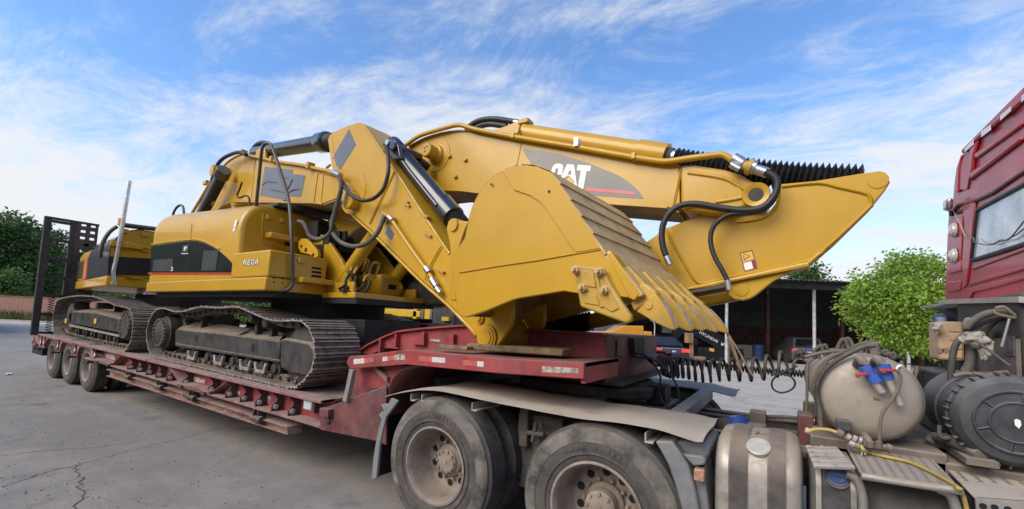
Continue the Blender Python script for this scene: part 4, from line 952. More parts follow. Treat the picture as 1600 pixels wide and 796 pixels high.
# boom-cylinder boss
pb_ = onY(683, 243, YBA)
g = G(); g.lathe(pb_, (0, -1, 0), [(-.003, .21), (.008, .205), (.010, .0)], 36); build(g, 'boss_plate', M_yel, BA, smooth=40)
g = G(); g.lathe(pb_, (0, -1, 0), [(.009, .135), (.012, .125), (.05, .105), (.06, .085), (.19, .083), (.20, .075), (.201, .0)], 32); bs = build(g, 'cylinder_boss', M_yel, BA, smooth=35)
for dx, dz in ((-.02, .02), (.02, .03), (-.005, -.025)):
    g = G(); g.lathe(pb_+Vector((dx, -.201, dz)), (0, -1, 0), [(0, .009), (.004, .009)], 8); build(g, 'bolt_hole', M_hole, bs)
for px, py in ((728, 251), (712.5, 277), (703.5, 245)):
    p = onY(px, py, YBA); g = G(); g.box((p.x-.022, YBA-.03, p.z-.016), (p.x+.022, YBA, p.z+.016)); build(g, 'weld_lug', M_yel, BA, bevel=.005)
# boom cylinders
for yb in (3.575, 4.385):
    base = onY(520, 460, 3.575); rod = onY(672, 244, 3.575)
    if yb > 4: base = Vector((base.x, yb, base.z)); rod = Vector((rod.x, yb, rod.z))
    base = Vector((base.x, yb, base.z)); rod = Vector((rod.x, yb, rod.z)); d_ = rod-base
    g = G(); g.tube([base, base+d_*.64, base+d_*.641, base+d_*.66, base+d_*.69], [.085, .085, .095, .095, .07], 20); cy = build(g, 'boom_cylinder', M_yel, EA, smooth=35)
    g = G(); n_ = 22; pth = []; rr = []
    for k in range(n_*2+1):
        pth.append(base+d_*(.69+.27*k/(2*n_))); rr.append(.055 if k % 2 else .082)
    g.tube(pth, rr, 14); build(g, 'rod_bellows', M_bel, cy, smooth=0)
    g = G(); g.tube([base+d_*.05+Vector((.0, -.02, .11)), base+d_*.62+Vector((0, -.02, .11))], .022, 8); build(g, 'cylinder_pipe', M_yel, cy, smooth=60)
# hydraulic pipes and hoses in front of the boom foot
pp = lambda pts_, x: [onX(px, py, x) for px, py in pts_]
for k, path in enumerate(([(548, 424), (553, 410), (563, 401), (572, 404), (571, 413), (566, 424)], [(553, 428), (560, 414), (567, 406), (576, 408), (574, 420), (568, 431)], [(576, 434), (579, 418), (584, 411), (592, 413), (589, 424), (585, 434)], [(568, 440), (572, 432), (578, 430), (582, 432)])):
    g = G(); g.tube(smooth_path(pp(path, -4.75+.05*k), 4), .017, 8); build(g, 'hydraulic_pipe', M_yelw, EA, smooth=60)
for k, path in enumerate(([(546, 428), (541, 437), (539, 446), (530, 452)], [(557, 432), (552, 444), (543, 450), (532, 455)], [(571, 438), (565, 450), (553, 458), (535, 454)], [(579, 438), (574, 452), (562, 463), (545, 459)])):
    g = G(); g.tube(smooth_path(pp(path, -4.7+.05*k), 4), .02, 8); build(g, 'hydraulic_hose', M_hose, EA, smooth=60)
# pipe run along the boom top
YP = YBA-.06
g = G(); g.tube(smooth_path(Ys([(628, 232), (641, 222), (655, 213), (672, 207), (700, 199), (712, 196.2), (722, 196.4), (745, 203), (800, 213.5), (850, 222), (905, 231), (950, 239), (993, 246.5), (1030, 252), (1048, 252), (1075, 248), (1110, 243.5), (1126, 242), (1134, 244), (1144, 250.5)], YP), 3), .026, 10); build(g, 'boom_pipe', M_yel, BA, smooth=60)
for px, py in ((903, 226),):
    p = onY(px, py, YP); g = G(); g.lathe(p+Vector((-.025, 0, 0)), XH, [(0, .04), (.05, .04)], 14); g.box((p.x-.02, YP-.05, p.z-.03), (p.x+.02, YP-.03, p.z+.05)); build(g, 'pipe_clamp', M_galv, BA, smooth=40)
for px, py in ((991, 245), (803, 213)):
    p = onY(px, py, YP); g = G(); g.box((p.x-.02, YP-.035, p.z-.03), (p.x+.02, YP+.1, p.z+.03)); build(g, 'pipe_clamp', M_yel, BA, bevel=.006)
def fitting(path, radii, mats_, par, y, nm='hose_fitting'):
    for i in range(len(path)-1):
        g = G(); g.tube(Ys([path[i], path[i+1]], y), radii[i], 12); build(g, nm, mats_[i], par, smooth=40)
fitting([(1146, 247.5), (1161, 257)], [.047], [M_galv], BA, YP); fitting([(1142, 257), (1156, 265)], [.026], [M_galv], BA, YP-.05)
fitting([(1160, 256), (1168, 261)], [.038], [M_yelw], BA, YP); fitting([(1168, 260.5), (1175, 262.5)], [.062], [M_yelw], BA, YP); fitting([(1174, 261), (1181, 263)], [.054], [M_galv], BA, YP); fitting([(1180, 264.5), (1200, 271)], [.040], [M_galv], BA, YP)
def hose(path, r, y, par, m=M_hose, seg=10, nm='hydraulic_hose', ridged=True, n=7):
    P_ = smooth_path([onY(px, py, y if not isinstance(y, (list, tuple)) else y[i]) for i, (px, py) in enumerate(path)], n)
    g = G()
    if ridged:
        Q, rr = [], []
        for i in range(len(P_)-1):
            L_ = (P_[i+1]-P_[i]).length; k_ = max(1, round(L_/.016))
            for k in range(k_):
                Q.append(P_[i].lerp(P_[i+1], k/k_)); rr.append(r*(1.0 if len(Q) % 2 else .90))
        g.tube(Q, rr, seg)
    else: g.tube(P_, r, seg)
    return build(g, nm, m, par, smooth=70)
hose([(1196, 269), (1208, 275), (1214.5, 285), (1213, 299), (1206, 312), (1193, 323), (1176, 328), (1150, 328), (1120, 324), (1095, 319.5), (1076, 319), (1058, 324), (1044, 336), (1036, 352), (1034, 370), (1036, 386), (1041, 401)], .027, YP-.03, BA)
hose([(1212, 306), (1204, 319), (1190, 329), (1170, 333), (1148, 334), (1132, 339), (1118, 350), (1111, 365), (1111, 383), (1117, 402), (1127, 420), (1134, 433), (1137, 440)], .020, YP-.02, BA)
fitting([(1041, 401), (1047, 414)], [.027], [M_galv], BA, YP-.03); fitting([(1136.5, 438), (1139, 453)], [.022], [M_galv], BA, YP-.02)
# stick cylinder above the boom
YM = YBA+WBA/2
a, b_ = onY(818, 209, YM), onY(1022, 242, YM); cgl = onY(1042, 245, YM)
g = G(); g.tube([a, a+(b_-a)*.9], .105, 24); SC = build(g, 'stick_cylinder', M_yel, EA, smooth=40)
g = G(); g.tube([a+(b_-a)*.9, a+(b_-a)*.901, cgl], [.10, .118, .118], 24); build(g, 'cylinder_gland', M_yel, SC, smooth=40)
g = G(); g.tube([cgl, cgl+(b_-a).normalized()*.05], .085, 16); build(g, 'gland_seal', M_dark, SC, smooth=40)
g = G(); g.tube([cgl+(b_-a).normalized()*.05, cgl+(b_-a).normalized()*.08], .075, 16); build(g, 'rod_ring', M_galv, SC, smooth=40)
p = [(762, 207), (792, 196), (806, 190.5), (812, 195), (812, 212)]
for yy in (YM-.12, YM+.08):
    g = G(); g.prism(Ys(p, yy), (0, .05, 0)); ce = build(g, 'cylinder_ear', M_yel, BA, bevel=.01)
p = onY(806, 205, YM-.12); g = G(); g.lathe(p, (0, -1, 0), [(0, .05), (.02, .048), (.02, .0)], 18); build(g, 'ear_pin', M_yel, BA, smooth=40)
g = G(); g.tube(Ys([(812, 204), (818, 197), (824, 196)], YM), .045, 10); p = onY(821, 194, YM); g.box((p.x-.07, YM-.07, p.z-.02), (p.x+.07, YM+.07, p.z+.035)); build(g, 'port_block', M_yelw, SC, bevel=.01)
for path in ([(728, 203), (740, 193), (755, 187.5), (775, 186.5), (800, 190), (812, 192)], [(738, 204), (750, 197.5), (765, 194.5), (780, 196), (792, 198)]):
    hose(path, .033, YM, BA, ridged=False)
fitting([(804, 191.5), (817, 194)], [.035], [M_galv], SC, YM-.02)
e_ = onY(1345, 285, YM); n_ = 34; pth, rr = [], []
s0_ = cgl+(b_-a).normalized()*.07
for k in range(2*n_+1):
    t = k/(2*n_); sagz = -.035*math.sin(math.pi*t); pth.append(s0_.lerp(e_, t)+Vector((0, 0, sagz))); R = .095+.042*t; rr.append(R*.66 if k % 2 == 0 else R)
g = G(); g.tube(pth, rr, 14); build(g, 'rod_bellows', M_bel, SC, smooth=0)

# ---- stick A folded under the boom
YSA = YBA+.08; WSA = .36
stick = [(1216, 288), (1275, 282.5), (1342, 271.6), (1374, 267), (1383, 269), (1389, 275), (1390.6, 286), (1384, 297), (1366, 318), (1309, 373.5), (1263, 413), (1150, 437), (1070, 453), (900, 484), (760, 521), (742, 522), (740, 508), (760, 495), (900, 440), (1000, 385), (1040, 357), (1100, 334), (1160, 338), (1200, 333), (1214, 315)]
g = G(); g.prism(Ys(stick, YSA), (0, WSA, 0)); SA = build(g, 'stick', M_yel, EA, bevel=.01)
for path, r in (([(1222, 292), (1278, 286.5), (1310, 293), (1350, 302), (1358, 307), (1361, 316), (1356, 325), (1309, 369), (1263, 408), (1150, 432), (1100, 443.5)], .013), ([(1100, 443.5), (1084, 436), (1050, 378), (1040, 357)], .013), ([(1263, 411), (1309, 372), (1362, 321)], .016), ([(1263, 413), (1150, 437), (1070, 453)], .020), ([(1214, 291), (1217, 305), (1211, 325), (1196, 339), (1175, 345), (1150, 347)], .011)):
    g = G(); g.tube(smooth_path(Ys(path, YSA-.002), 3), r, 6); build(g, 'stick_flange', M_yel, SA, smooth=60)
c = onY(1372, 282, YSA); g = G(); g.lathe(c, (0, -1, 0), [(0, .060), (.006, .058), (.007, 0)], 24); build(g, 'pin_cap', M_yel, SA, smooth=40)
brk = [(1245, 420), (1208, 440), (1182, 461), (1172, 467), (1160, 470), (1147, 468), (1138, 461), (1136, 450), (1145, 441), (1180, 433)]
for yy in (YSA+.02, YSA+WSA-.07):
    g = G(); g.prism(Ys(brk, yy), (0, .05, 0)); build(g, 'cylinder_bracket', M_yel, SA, bevel=.008)
c = onY(1158.5, 453, YSA+.02); g = G(); g.lathe(c, (0, -1, 0), [(0, .052), (.006, .05), (.007, 0)], 22); build(g, 'pin_cap', M_yel, SA, smooth=40)
a, b_ = onY(1150, 457, YM), onY(925, 502, YM)
g = G(); g.tube([a, a+(b_-a)*.98, b_], [.075, .075, .07], 20); BC = build(g, 'bucket_cylinder', M_yel, EA, smooth=40)
e_ = onY(845, 516, YM); pth, rr = [], []
for k in range(37): pth.append(b_.lerp(e_, k/36)); rr.append(.10 if k % 2 else .07)
g = G(); g.tube(pth, rr, 14); build(g, 'rod_bellows', M_bel, BC, smooth=0)
g = G(); g.tube(Ys([(1139, 448), (1100, 455), (1060, 461)], YSA-.02), .014, 8); build(g, 'cylinder_pipe', M_dark, BC)
# warning sticker
def sa_poly(q, name, m, th=.002, d=.0008):
    g = G(); g.prism([onY(1100+x/3.0625, 220+y/3.0625, YSA-d) for x, y in q], (0, -th, 0)); return build(g, name, m, SA, smooth=0)
sa_poly([(170, 538), (231, 522), (257, 612), (193, 627)], 'warning_sticker', M_maroon)
sa_poly([(176, 542), (228, 529), (240, 568), (186, 582)], 'warning_sticker', M_amber, .001, .0031)
sa_poly([(188, 586), (226, 576), (236, 612), (197, 622)], 'warning_sticker', M_white, .001, .0031)
g = G()
for q in ([(190, 571), (193, 573), (222, 552), (219, 550)], [(188, 545), (191, 544), (193, 573), (190, 571)], [(191, 544), (194, 542), (223, 551), (219, 552)]):
    g.prism([onY(1100+x/3.0625, 220+y/3.0625, YSA-.0045) for x, y in q], (0, -.001, 0))
build(g, 'warning_triangle', M_blkpaint, SA, smooth=0)
# black grab rail at the hood front
rail_pts = [onX(400, 325, XH0-.05), onX(404, 285, XH0+.02), onX(409, 236, XH0+.10), onX(412.5, 227, XH0+.13), onX(418, 224.3, XH0+.20), onX(424.5, 229, XH0+.27), onX(436, 262, XH0+.42), onX(451, 313, XH0+.62), onX(455.5, 370, XB0+.03), onX(457.5, 434, XB0+.05), onX(455.5, 447, XB0+.05), onX(449, 453.5, XB0+.05), onX(440.5, 454.8, XB0+.03)]
g = G(); g.tube(smooth_path(rail_pts, 5), .021, 10); build(g, 'grab_rail', M_blkpaint, EA, smooth=60)
g = G(); g.tube(smooth_path([onY(px, py, 3.0) for px, py in ((268, 347), (272, 331), (279, 322), (285, 322), (287, 330), (287, 342))], 5), .02, 8); build(g, 'grab_rail', M_blkpaint, EA, smooth=60)
g = G(); p = onY(367, 325, 2.95); g.lathe((p.x+.02, 2.95, 3.0), ZH, [(0, .05), (p.z-3.0+.02, .05), (p.z-3.0+.021, .06), (p.z-3.0+.05, .06)], 14); build(g, 'filler_neck', M_yelw, EA, smooth=40)
g = G(); g.tube(smooth_path([onY(px, py, 2.95) for px, py in ((378, 285), (374, 297), (370.5, 305), (374, 309.5), (384, 306), (389, 310), (390, 322))], 5), .014, 8); build(g, 'overflow_pipe', M_hose, EA, smooth=60)
p = onY(344, 331, 3.1); g = G(); g.lathe((p.x, 3.1, p.z-.1), ZH, [(0, .05), (.08, .05), (.11, .03), (.115, 0)], 14); build(g, 'white_cap', M_white, EA, smooth=50)
# ================================================================== EXCAVATOR B (rear machine, its boom reaching over the first)
EB = thing('excavator', 'rear yellow crawler excavator by the loading ramp, its boom reaching over the front machine', 'excavator', (OB.x, OB.y, onY(125, 536, YA).z), 'excavators carried on the lowbed trailer')
trkB = [(199, 545.5), (194, 551.5), (125.5, 536.5), (86, 526), (83, 518), (82, 504), (83, 486), (87, 472), (90, 468), (98, 464.5), (112, 462), (125.6, 460.7), (145.7, 462), (161, 467), (181, 476), (196, 478), (204, 482), (207.5, 492), (208.5, 505), (207, 521), (205, 533)]
cB = contour_px(trkB, YA)
make_track(EB, cB, YA); make_track(EB, cB, 5.36-SHOE_W)
YFB = YA+.13
pts = Ys([(108, 490), (113, 487), (150, 489), (190, 499), (190, 521), (150, 513), (108, 505)], YFB)
inn = [onY(px, py, YFB+.34) for px, py in ((112, 485), (122, 481.5), (150, 482), (193, 489))]
g = G(); g.prism(pts, (0, .10, 0)); g.loft([[p+Vector((0, .0, .001)) for p in pts[:4]], inn, [Vector((p.x, YFB+.42, p.z-.10)) for p in inn]]); FRB = build(g, 'track_frame', M_blkpaint, EB, bevel=.015)
g = G(); g.prism(Ys([(108, 507), (186, 524), (186, 527), (108, 510)], YFB-.03), (0, .04, 0)); build(g, 'frame_ledge', M_trackedge, FRB)
c = onY(198, 508, YA+.08); g = G(); g.lathe((c.x, YA+.05, c.z), YH, [(0, .05), (0, .24), (.03, .27), (.06, .28), (.38, .28)], 28); FD2 = build(g, 'final_drive', M_dark, EB, smooth=30)
for k in range(18):
    a = 2*math.pi*k/18; g = G(); g.lathe((c.x+.235*math.cos(a), YA+.06, c.z+.235*math.sin(a)), (0, -1, 0), [(0, .02), (.03, .02)], 6); build(g, 'drive_bolt', M_track, FD2, smooth=0)
c = onY(108, 499, YA+.1); g = G(); g.lathe((c.x-.2, YFB-.0, c.z+.05), YH, [(0, .2), (.03, .32), (.3, .32)], 24); build(g, 'idler_wheel', M_blkpaint, EB, smooth=30)
for px in (118, 130, 142, 154, 166, 178):
    p = onY(px, 517+(px-118)*.22, YFB); g = G(); g.lathe((p.x, YFB, p.z), YH, [(0, .05), (.03, .06), (.035, .10), (.3, .10)], 14); build(g, 'roller', M_dark, EB, smooth=30)
for px, py in ((104, 501.5), (150, 502)):
    p = onY(px, py, YFB-.005); g = G(); g.box((p.x-.07, YFB-.02, p.z-.05), (p.x+.07, YFB-.008, p.z+.05)); build(g, 'yellow_tag', M_amber, FRB)
for px, py in ((120, 478), (157, 478)):
    p = onY(px, py, YA+.2); g = G(); g.lathe((p.x, YA+.14, p.z), YH, [(0, .07), (.26, .07)], 12); build(g, 'carrier_roller', M_dark, EB, smooth=30)
zB = ORG[EB].z
g = G(); g.box((-12.9, 3.3, zB+.38), (-10.5, 4.9, zB+.62)); g.box((-13.6, 3.5, zB+.3), (-9.9, 4.5, zB+.84)); build(g, 'centre_frame', M_under, EB)
g = G(); g.lathe((OB.x, OB.y, zB+.6), ZH, [(0, .74), (2.0-zB-.6, .80)], 36); build(g, 'swing_bearing', M_under, EB, smooth=30)
# ---- upper structure B: side plane off=-1.35, front plane where px 166 meets it
OFS = -1.35
pc = onB(166, 447, OFS); SF = (pc-OB).dot(DB)
FP = OB+DB*SF
def onFB(px, py, d=0.0): return onP(px, py, FP+DB*d, DB)
LB = -4.0
fr = lambda pts_, d=0.0: [onFB(px, py, d) for px, py in pts_]
zsk = onFB(166, 431).z; zbt = onFB(166, 447).z; zlp = onFB(166, 400).z
yfar = 1.40
def Bbox(s0, s1, o0, o1, z0, z1):
    return [inB(s0, o0, z0), inB(s1, o0, z0), inB(s1, o1, z0), inB(s0, o1, z0)], Vector((0, 0, z1-z0))
g = G(); b0, v = Bbox(SF+LB-.05, SF+.02, OFS-.02, yfar, zbt, zsk); g.prism(b0, v); SKB = build(g, 'lower_skirt', M_yel, EB, bevel=.03, seg=3)
zt_B = onFB(186, 352).z
# hood cross-section in the front plane (offset, z), rounded shoulder
sec = [(OFS, zsk+.004), (OFS, zt_B-.55)]
for k in range(1, 8):
    a = R_(90*k/7); sec.append((OFS+.50*(1-math.cos(a)), zt_B-.55+.53*math.sin(a)))
sec += [(.4, zt_B), (.9, zt_B-.05), (yfar, zt_B-.5), (yfar, zsk+.004)]
g = G(); g.prism([inB(SF, o, z) for o, z in sec], DB*LB); HB = build(g, 'engine_hood', M_yel, EB, bevel=.02, smooth=42)
# dark glossy corner panel and front panels
sAt = lambda px: (onB(px, 412, OFS)-OB).dot(DB)
g = G(); sec2 = [(o-.004, z) for o, z in sec[3:9]]; g.loft([[inB(SF+.002, o-.004, z+.006) for o, z in sec2], [inB(SF+LB+.02, o-.004, z+.006) for o, z in sec2]]); build(g, 'top_panel', M_blk, HB, smooth=40)
g = G(); sec2 = [(o-.004, z) for o, z in sec[:5]]; g.loft([[inB(SF+.004, o, z+.002) for o, z in sec2], [inB(sAt(137.5), o, z+.002) for o, z in sec2]]); build(g, 'corner_panel', mat('dull_black_panel', (.014, .015, .017), .5, spec=.25, var=.15, dust=.15, dcol=(.07, .07, .07)), HB, smooth=40)
for q in (0, 1): 
    g = G(); b0, v = Bbox(sAt((121.6, 127)[q]), sAt((126, 131)[q]), OFS-.008, OFS-.001, zsk+.06, zsk+.50); g.prism(b0, v); build(g, 'vent_panel', M_blk2, HB)
g = G(); b0, v = Bbox(sAt(132), sAt(136.8), OFS-.008, OFS-.001, zsk+.03, zsk+.55); g.prism(b0, v); build(g, 'orange_strip', mat('orange_vinyl', (0.6, .16, .03), .5), HB)
g = G(); g.prism(fr([(168, 429.5), (168, 404), (171, 401), (245, 405), (245, 431)], .003), DB*.03); build(g, 'front_panel', M_navy, EB, bevel=.01)
g = G(); g.tube(smooth_path(fr([(156, 403), (159, 385), (164, 373), (172, 362), (183, 354)], .01), 4), .035, 8); build(g, 'panel_trim', M_blkpaint, HB, smooth=60)
g = G(); g.tube(fr([(188, 351.5), (246, 358.5)], .02), .05, 10); build(g, 'hood_rail', M_blkpaint, HB, smooth=60)
g = G(); g.tube(smooth_path(fr([(187, 388), (199, 380), (215, 384), (236, 389)], .08), 4), .03, 8); g.obox(onFB(198, 384, .06), DB*.06, NB*.25, (0, 0, .05)); build(g, 'step', M_yel, EB, bevel=.01)
for px, py in ((195, 361), (227, 367), (228, 391)):
    g = G(); g.obox(onFB(px, py, .03), DB*.03, NB*.06, (0, 0, .04)); build(g, 'bracket', M_yelw, EB, bevel=.006)
for px, py, r in ((167, 383.5, .05), (165.5, 397.5, .05)):
    g = G(); g.lathe(onFB(px, py, .005), DB, [(0, r), (.02, r), (.03, r*.6), (.031, 0)], 14); build(g, 'round_lamp', M_lens, EB, smooth=40)
g = G(); g.lathe(onFB(190, 349, .0)-ZH*.05, ZH, [(0, .06), (.14, .06), (.141, 0)], 12); build(g, 'filler_neck', M_yelw, EB, smooth=40)
g = G(); g.prism(fr([(196, 434.5), (208, 433), (222, 435), (222, 437)], .021), DB*.08); build(g, 'foot_step', M_yel, EB)
# galvanised pole at the front corner
g = G(); g.tube(smooth_path([onFB(178.5, 444, .12), onFB(178, 436, .12), onFB(177.5, 424, .12), onFB(181, 408, .12), onFB(190, 360, .14), onFB(202.5, 283, .14)], 3), .036, 10); build(g, 'galvanised_pole', M_galv, EB, smooth=60)
g = G(); g.obox(onFB(178, 444, .07), DB*.06, NB*.05, (0, 0, .03)); build(g, 'pole_foot', M_galv, EB, bevel=.006)

# ---- boom B
boB = [(335, 276), (341, 270), (347, 264), (353, 257), (360, 251), (369, 245.5), (378, 242), (394, 245), (410, 249), (459, 257.5), (499, 268), (528, 277), (543, 286), (549, 297), (548, 309), (540, 318), (529, 309.5), (505, 318.5), (497, 318.5), (491, 316.5), (426, 315), (380, 314.5), (362, 315.5), (346, 323), (335, 335), (318, 372), (296, 372), (316, 322)]
g = G(); g.prism(Bs(boB, -.27), NB*.54); BB = build(g, 'boom', M_yel, EB, bevel=.012)
q = Bs([(540, 318.5), (529, 310), (505, 319), (491, 317), (426, 315.5), (380, 315), (362, 316), (346, 323.5), (335, 335.5), (319, 371)], -.27)
g = G(); g.bar([[v_+NB*.006-ZH*.002 for v_ in q], [v_+NB*.534-ZH*.002 for v_ in q], [v_+NB*.534-ZH*.014 for v_ in q], [v_+NB*.006-ZH*.014 for v_ in q]]); build(g, 'bottom_plate', M_belly, BB, smooth=50)
for path in ([(341, 269.5), (347, 263.5), (353, 256.5), (360, 250.4), (369, 245), (378, 241.4), (394, 244.5), (410, 248.5), (459, 257), (499, 267.5), (526, 276)], [(505, 319.5), (491, 317.5), (426, 316), (380, 315.5), (362, 316.5), (346, 324)]):
    q = Bs(path, -.27); g = G(); g.bar([[v_+NB*-.02+ZH*-.008 for v_ in q], [v_+NB*-.02+ZH*.012 for v_ in q], [v_+NB*.03+ZH*.012 for v_ in q], [v_+NB*.03+ZH*-.008 for v_ in q]]); build(g, 'edge_flange', M_yel, BB, smooth=50)
for path in ([(497, 271), (490.5, 316)], [(399, 248), (392, 314)], [(506, 273), (502, 316)]):
    g = G(); g.tube(Bs(path, -.272), .008, 6); build(g, 'weld_seam', M_yel, BB, smooth=60)
z4 = lambda x, y, off: onB(330+x/4.976, 210+y/4.976, off)
tape = [(417, 253), (635, 276), (630, 308), (733, 322), (700, 487), (590, 482), (578, 514), (380, 478)]
g = G(); g.prism([z4(x, y, -.2706) for x, y in tape], NB*-.003); TPB = build(g, 'tape_patch', M_tape, BB, smooth=0)
def bow(p0, p1, r0): return
for path in ([(460, 430), (510, 440), (572, 452)], [(590, 440), (610, 400), (634, 348)], [(600, 458), (640, 432), (692, 428)], [(395, 400), (440, 370), (520, 380)], [(520, 290), (560, 330), (600, 345)]):
    g = G(); g.tube(smooth_path([z4(x, y, -.274) for x, y in path], 4), [.004]+[.010]*(4*(len(path)-1)-1)+[.003], 5); build(g, 'tape_wrinkle', M_tape, TPB, smooth=60)
for path in ([(467, 431), (520, 442), (566, 451)], [(612, 452), (645, 434), (690, 428)], [(596, 437), (616, 395), (632, 352)]):
    p_ = [z4(x, y, -.2742) for x, y in path]; g = G(); g.add([p_[0], p_[1]+ZH*.012, p_[2], p_[1]-ZH*.012], [(0, 1, 2, 3)]); build(g, 'tape_tear', M_hole, TPB, smooth=0)
# pipe along the boom top
g = G(); g.tube(smooth_path(Bs([(380, 241), (410, 248), (440, 254), (470, 258), (495, 264), (512, 267.5), (522, 272)], -.30), 3), .024, 8); build(g, 'boom_pipe', M_yel, BB, smooth=60)
for px, py in ((381, 239), (427, 250), (485, 260)):
    p = onB(px, py, -.3); g = G(); g.obox(p, DB*.035, NB*.05, (0, 0, .045)); build(g, 'pipe_clamp', M_yelw, BB, bevel=.008)
def bhose(path, r, off, par, m=M_hosed, ridged=True, nm='hydraulic_hose', n=7):
    P_ = smooth_path([onB(px, py, off if not isinstance(off, (list, tuple)) else off[i]) for i, (px, py) in enumerate(path)], n); g = G()
    if ridged:
        Q, rr = [], []
        for i in range(len(P_)-1):
            L_ = (P_[i+1]-P_[i]).length; k_ = max(1, round(L_/.022))
            for k in range(k_): Q.append(P_[i].lerp(P_[i+1], k/k_)); rr.append(r*(1.0 if len(Q) % 2 else .88))
        g.tube(Q, rr, 10)
    else: g.tube(P_, r, 10)
    return build(g, nm, m, par, smooth=70)
bhose([(385, 242), (375, 238.5), (365, 240), (350, 247), (341, 256), (336, 268), (331, 282)], .03, -.42, BB, M_hose, False)
g = G(); g.tube(Bs([(331, 282), (312, 314), (293, 345)], -.42), .028, 8); build(g, 'boom_pipe', M_yelw, BB, smooth=60)
g = G(); g.tube(Bs([(334, 316), (318, 332), (300, 352)], -.42), .022, 8); build(g, 'boom_pipe', M_yelw, BB, smooth=60)
p = onB(322, 286, -.42); g = G(); g.obox(p, DB*.10, NB*.03, (0, 0, .03)); build(g, 'pipe_clamp', M_yelw, BB)
bhose([(392, 243), (396, 233), (403, 226), (411, 223.5), (420, 225)], .04, .0, BB, M_hose, False)
# boom cylinder bellows beside the hood
a, b_ = onB(315, 336, -.46), onB(345, 277, -.46); pth, rr = [], []
for k in range(41): pth.append(a.lerp(b_, k/40)); rr.append(.098 if k % 2 else .078)
g = G(); g.tube(pth, rr, 16); bl = build(g, 'rod_bellows', M_bel, EB, smooth=20)
g = G(); g.tube([b_, b_+(b_-a).normalized()*.18], .115, 16); build(g, 'bellows_cap', M_blkpaint, bl, bevel=.01)
g = G(); c = onB(352, 272, -.27); g.lathe(c, -NB, [(-.02, .12), (.22, .11), (.23, 0)], 18); build(g, 'cylinder_boss', M_yel, BB, smooth=40)
# stick cylinder (dark) above the boom
a, b_ = onB(400, 240, 0), onB(500, 224, 0)
g = G(); g.tube([a, b_], .115, 24); SCB = build(g, 'stick_cylinder', M_cylg, EB, smooth=50)
e_ = onB(513, 221.8, 0); g = G(); g.tube([b_, b_.lerp(e_, .1), b_.lerp(e_, .9), e_], [.13, .145, .145, .12], 24); build(g, 'cylinder_gland', M_cylg, SCB, smooth=40)
e2 = onB(524, 220, 0); g = G(); g.tube([e_, e2], .11, 20); build(g, 'rod_bellows', M_bel, SCB, smooth=40)
for oo in (-.14, .09):
    g = G(); g.prism(Bs([(398, 248), (400, 236), (407, 229), (413, 231), (415, 252)], oo), NB*.05); build(g, 'cylinder_ear', M_yel, BB, bevel=.01)
# ---- stick B
WS = .19
sB = [(512, 219.5), (514, 212), (519.7, 207), (540, 198), (559, 191.3), (566, 192.5), (570.6, 196), (612, 256), (704.5, 398), (735, 440), (775, 500), (779, 515), (777, 531), (770, 543), (760, 547), (752, 541), (747, 529), (733, 510), (706, 480), (691, 466), (661, 440), (625, 405), (586, 366), (555, 338), (536, 318), (526, 290), (518, 258)]
g = G(); g.prism(Bs(sB, -WS), NB*WS*2); SB = build(g, 'stick', M_yel, EB, bevel=.01)
for path, r in (([(572, 199), (611.5, 258), (640, 302), (676, 357), (703, 397)], .014), ([(536, 320), (555, 341), (586, 369), (625, 408), (661, 443), (691, 469), (706, 483), (745, 524)], .018), ([(616, 267), (598, 305), (577, 350)], .008), ([(618, 268), (600, 306), (579, 351)], .008), ([(689, 385), (673, 413), (664, 437)], .007), ([(692, 386), (676, 414), (667, 439)], .007), ([(518, 213), (523, 250), (534, 290), (548, 322)], .008)):
    g = G(); g.tube(smooth_path(Bs(path, -WS-.001), 3), r, 6); build(g, 'stick_flange', M_yel, SB, smooth=60)
c = onB(543, 312, -.30); g = G(); g.lathe(c, NB, [(0, .10), (.01, .11), (.13, .11)], 28); build(g, 'pivot_boss', M_yel, SB, smooth=40)
g = G(); g.lathe(onB(552, 300, -WS), -NB, [(0, .28), (.008, .275), (.009, .0)], 40); build(g, 'pivot_plate', M_yel, SB, smooth=40)
g = G(); g.prism(Bs([(545.5, 202), (556.3, 226.4), (531.2, 266.5), (519.8, 246.8)], -WS-.0006), NB*-.002); build(g, 'tape_patch', M_tape, SB, smooth=0)
g = G(); g.prism(Bs([(605.5, 353.8), (616.3, 365), (612, 375.7), (601.3, 365.5)], -WS-.0006), NB*-.002); build(g, 'tape_patch', M_tape, SB, smooth=0)
for px, py, w_ in ((637, 320, 1), (637.5, 316, 0), (670, 367, 1), (668, 339, 0), (690, 423, 1)):
    p = onB(px, py, -WS); t_ = (onB(px+6, py+4, -WS)-p).normalized(); g = G(); g.obox(p, t_*(.06 if w_ else .03), NB*.03, t_.cross(NB)*.012); build(g, 'pipe_bracket', M_yelw, SB, bevel=.004)
for px, py in ((637, 292), (660, 303), (664, 338), (676, 347)):
    p = onB(px, py, .05); 
# pipe on the stick side and its fittings
g = G(); g.tube(Bs([(598, 333), (606, 338), (613, 345), (640, 385), (665, 420), (676, 436)], -WS-.05), .021, 10); build(g, 'stick_pipe', M_yel, SB, smooth=60)
def bfit(a, b, r, m, off=-WS-.05): 
    g = G(); g.tube(Bs([a, b], off), r, 12); build(g, 'hose_fitting', m, SB, smooth=40)
bfit((609, 340), (614, 345), .035, M_galv); bfit((666, 419), (671, 426), .036, M_galv); bfit((675, 437), (682, 448), .034, M_chr); bfit((681, 446), (684, 453), .022, M_galv); bfit((683, 451), (688, 458), .028, M_chr)
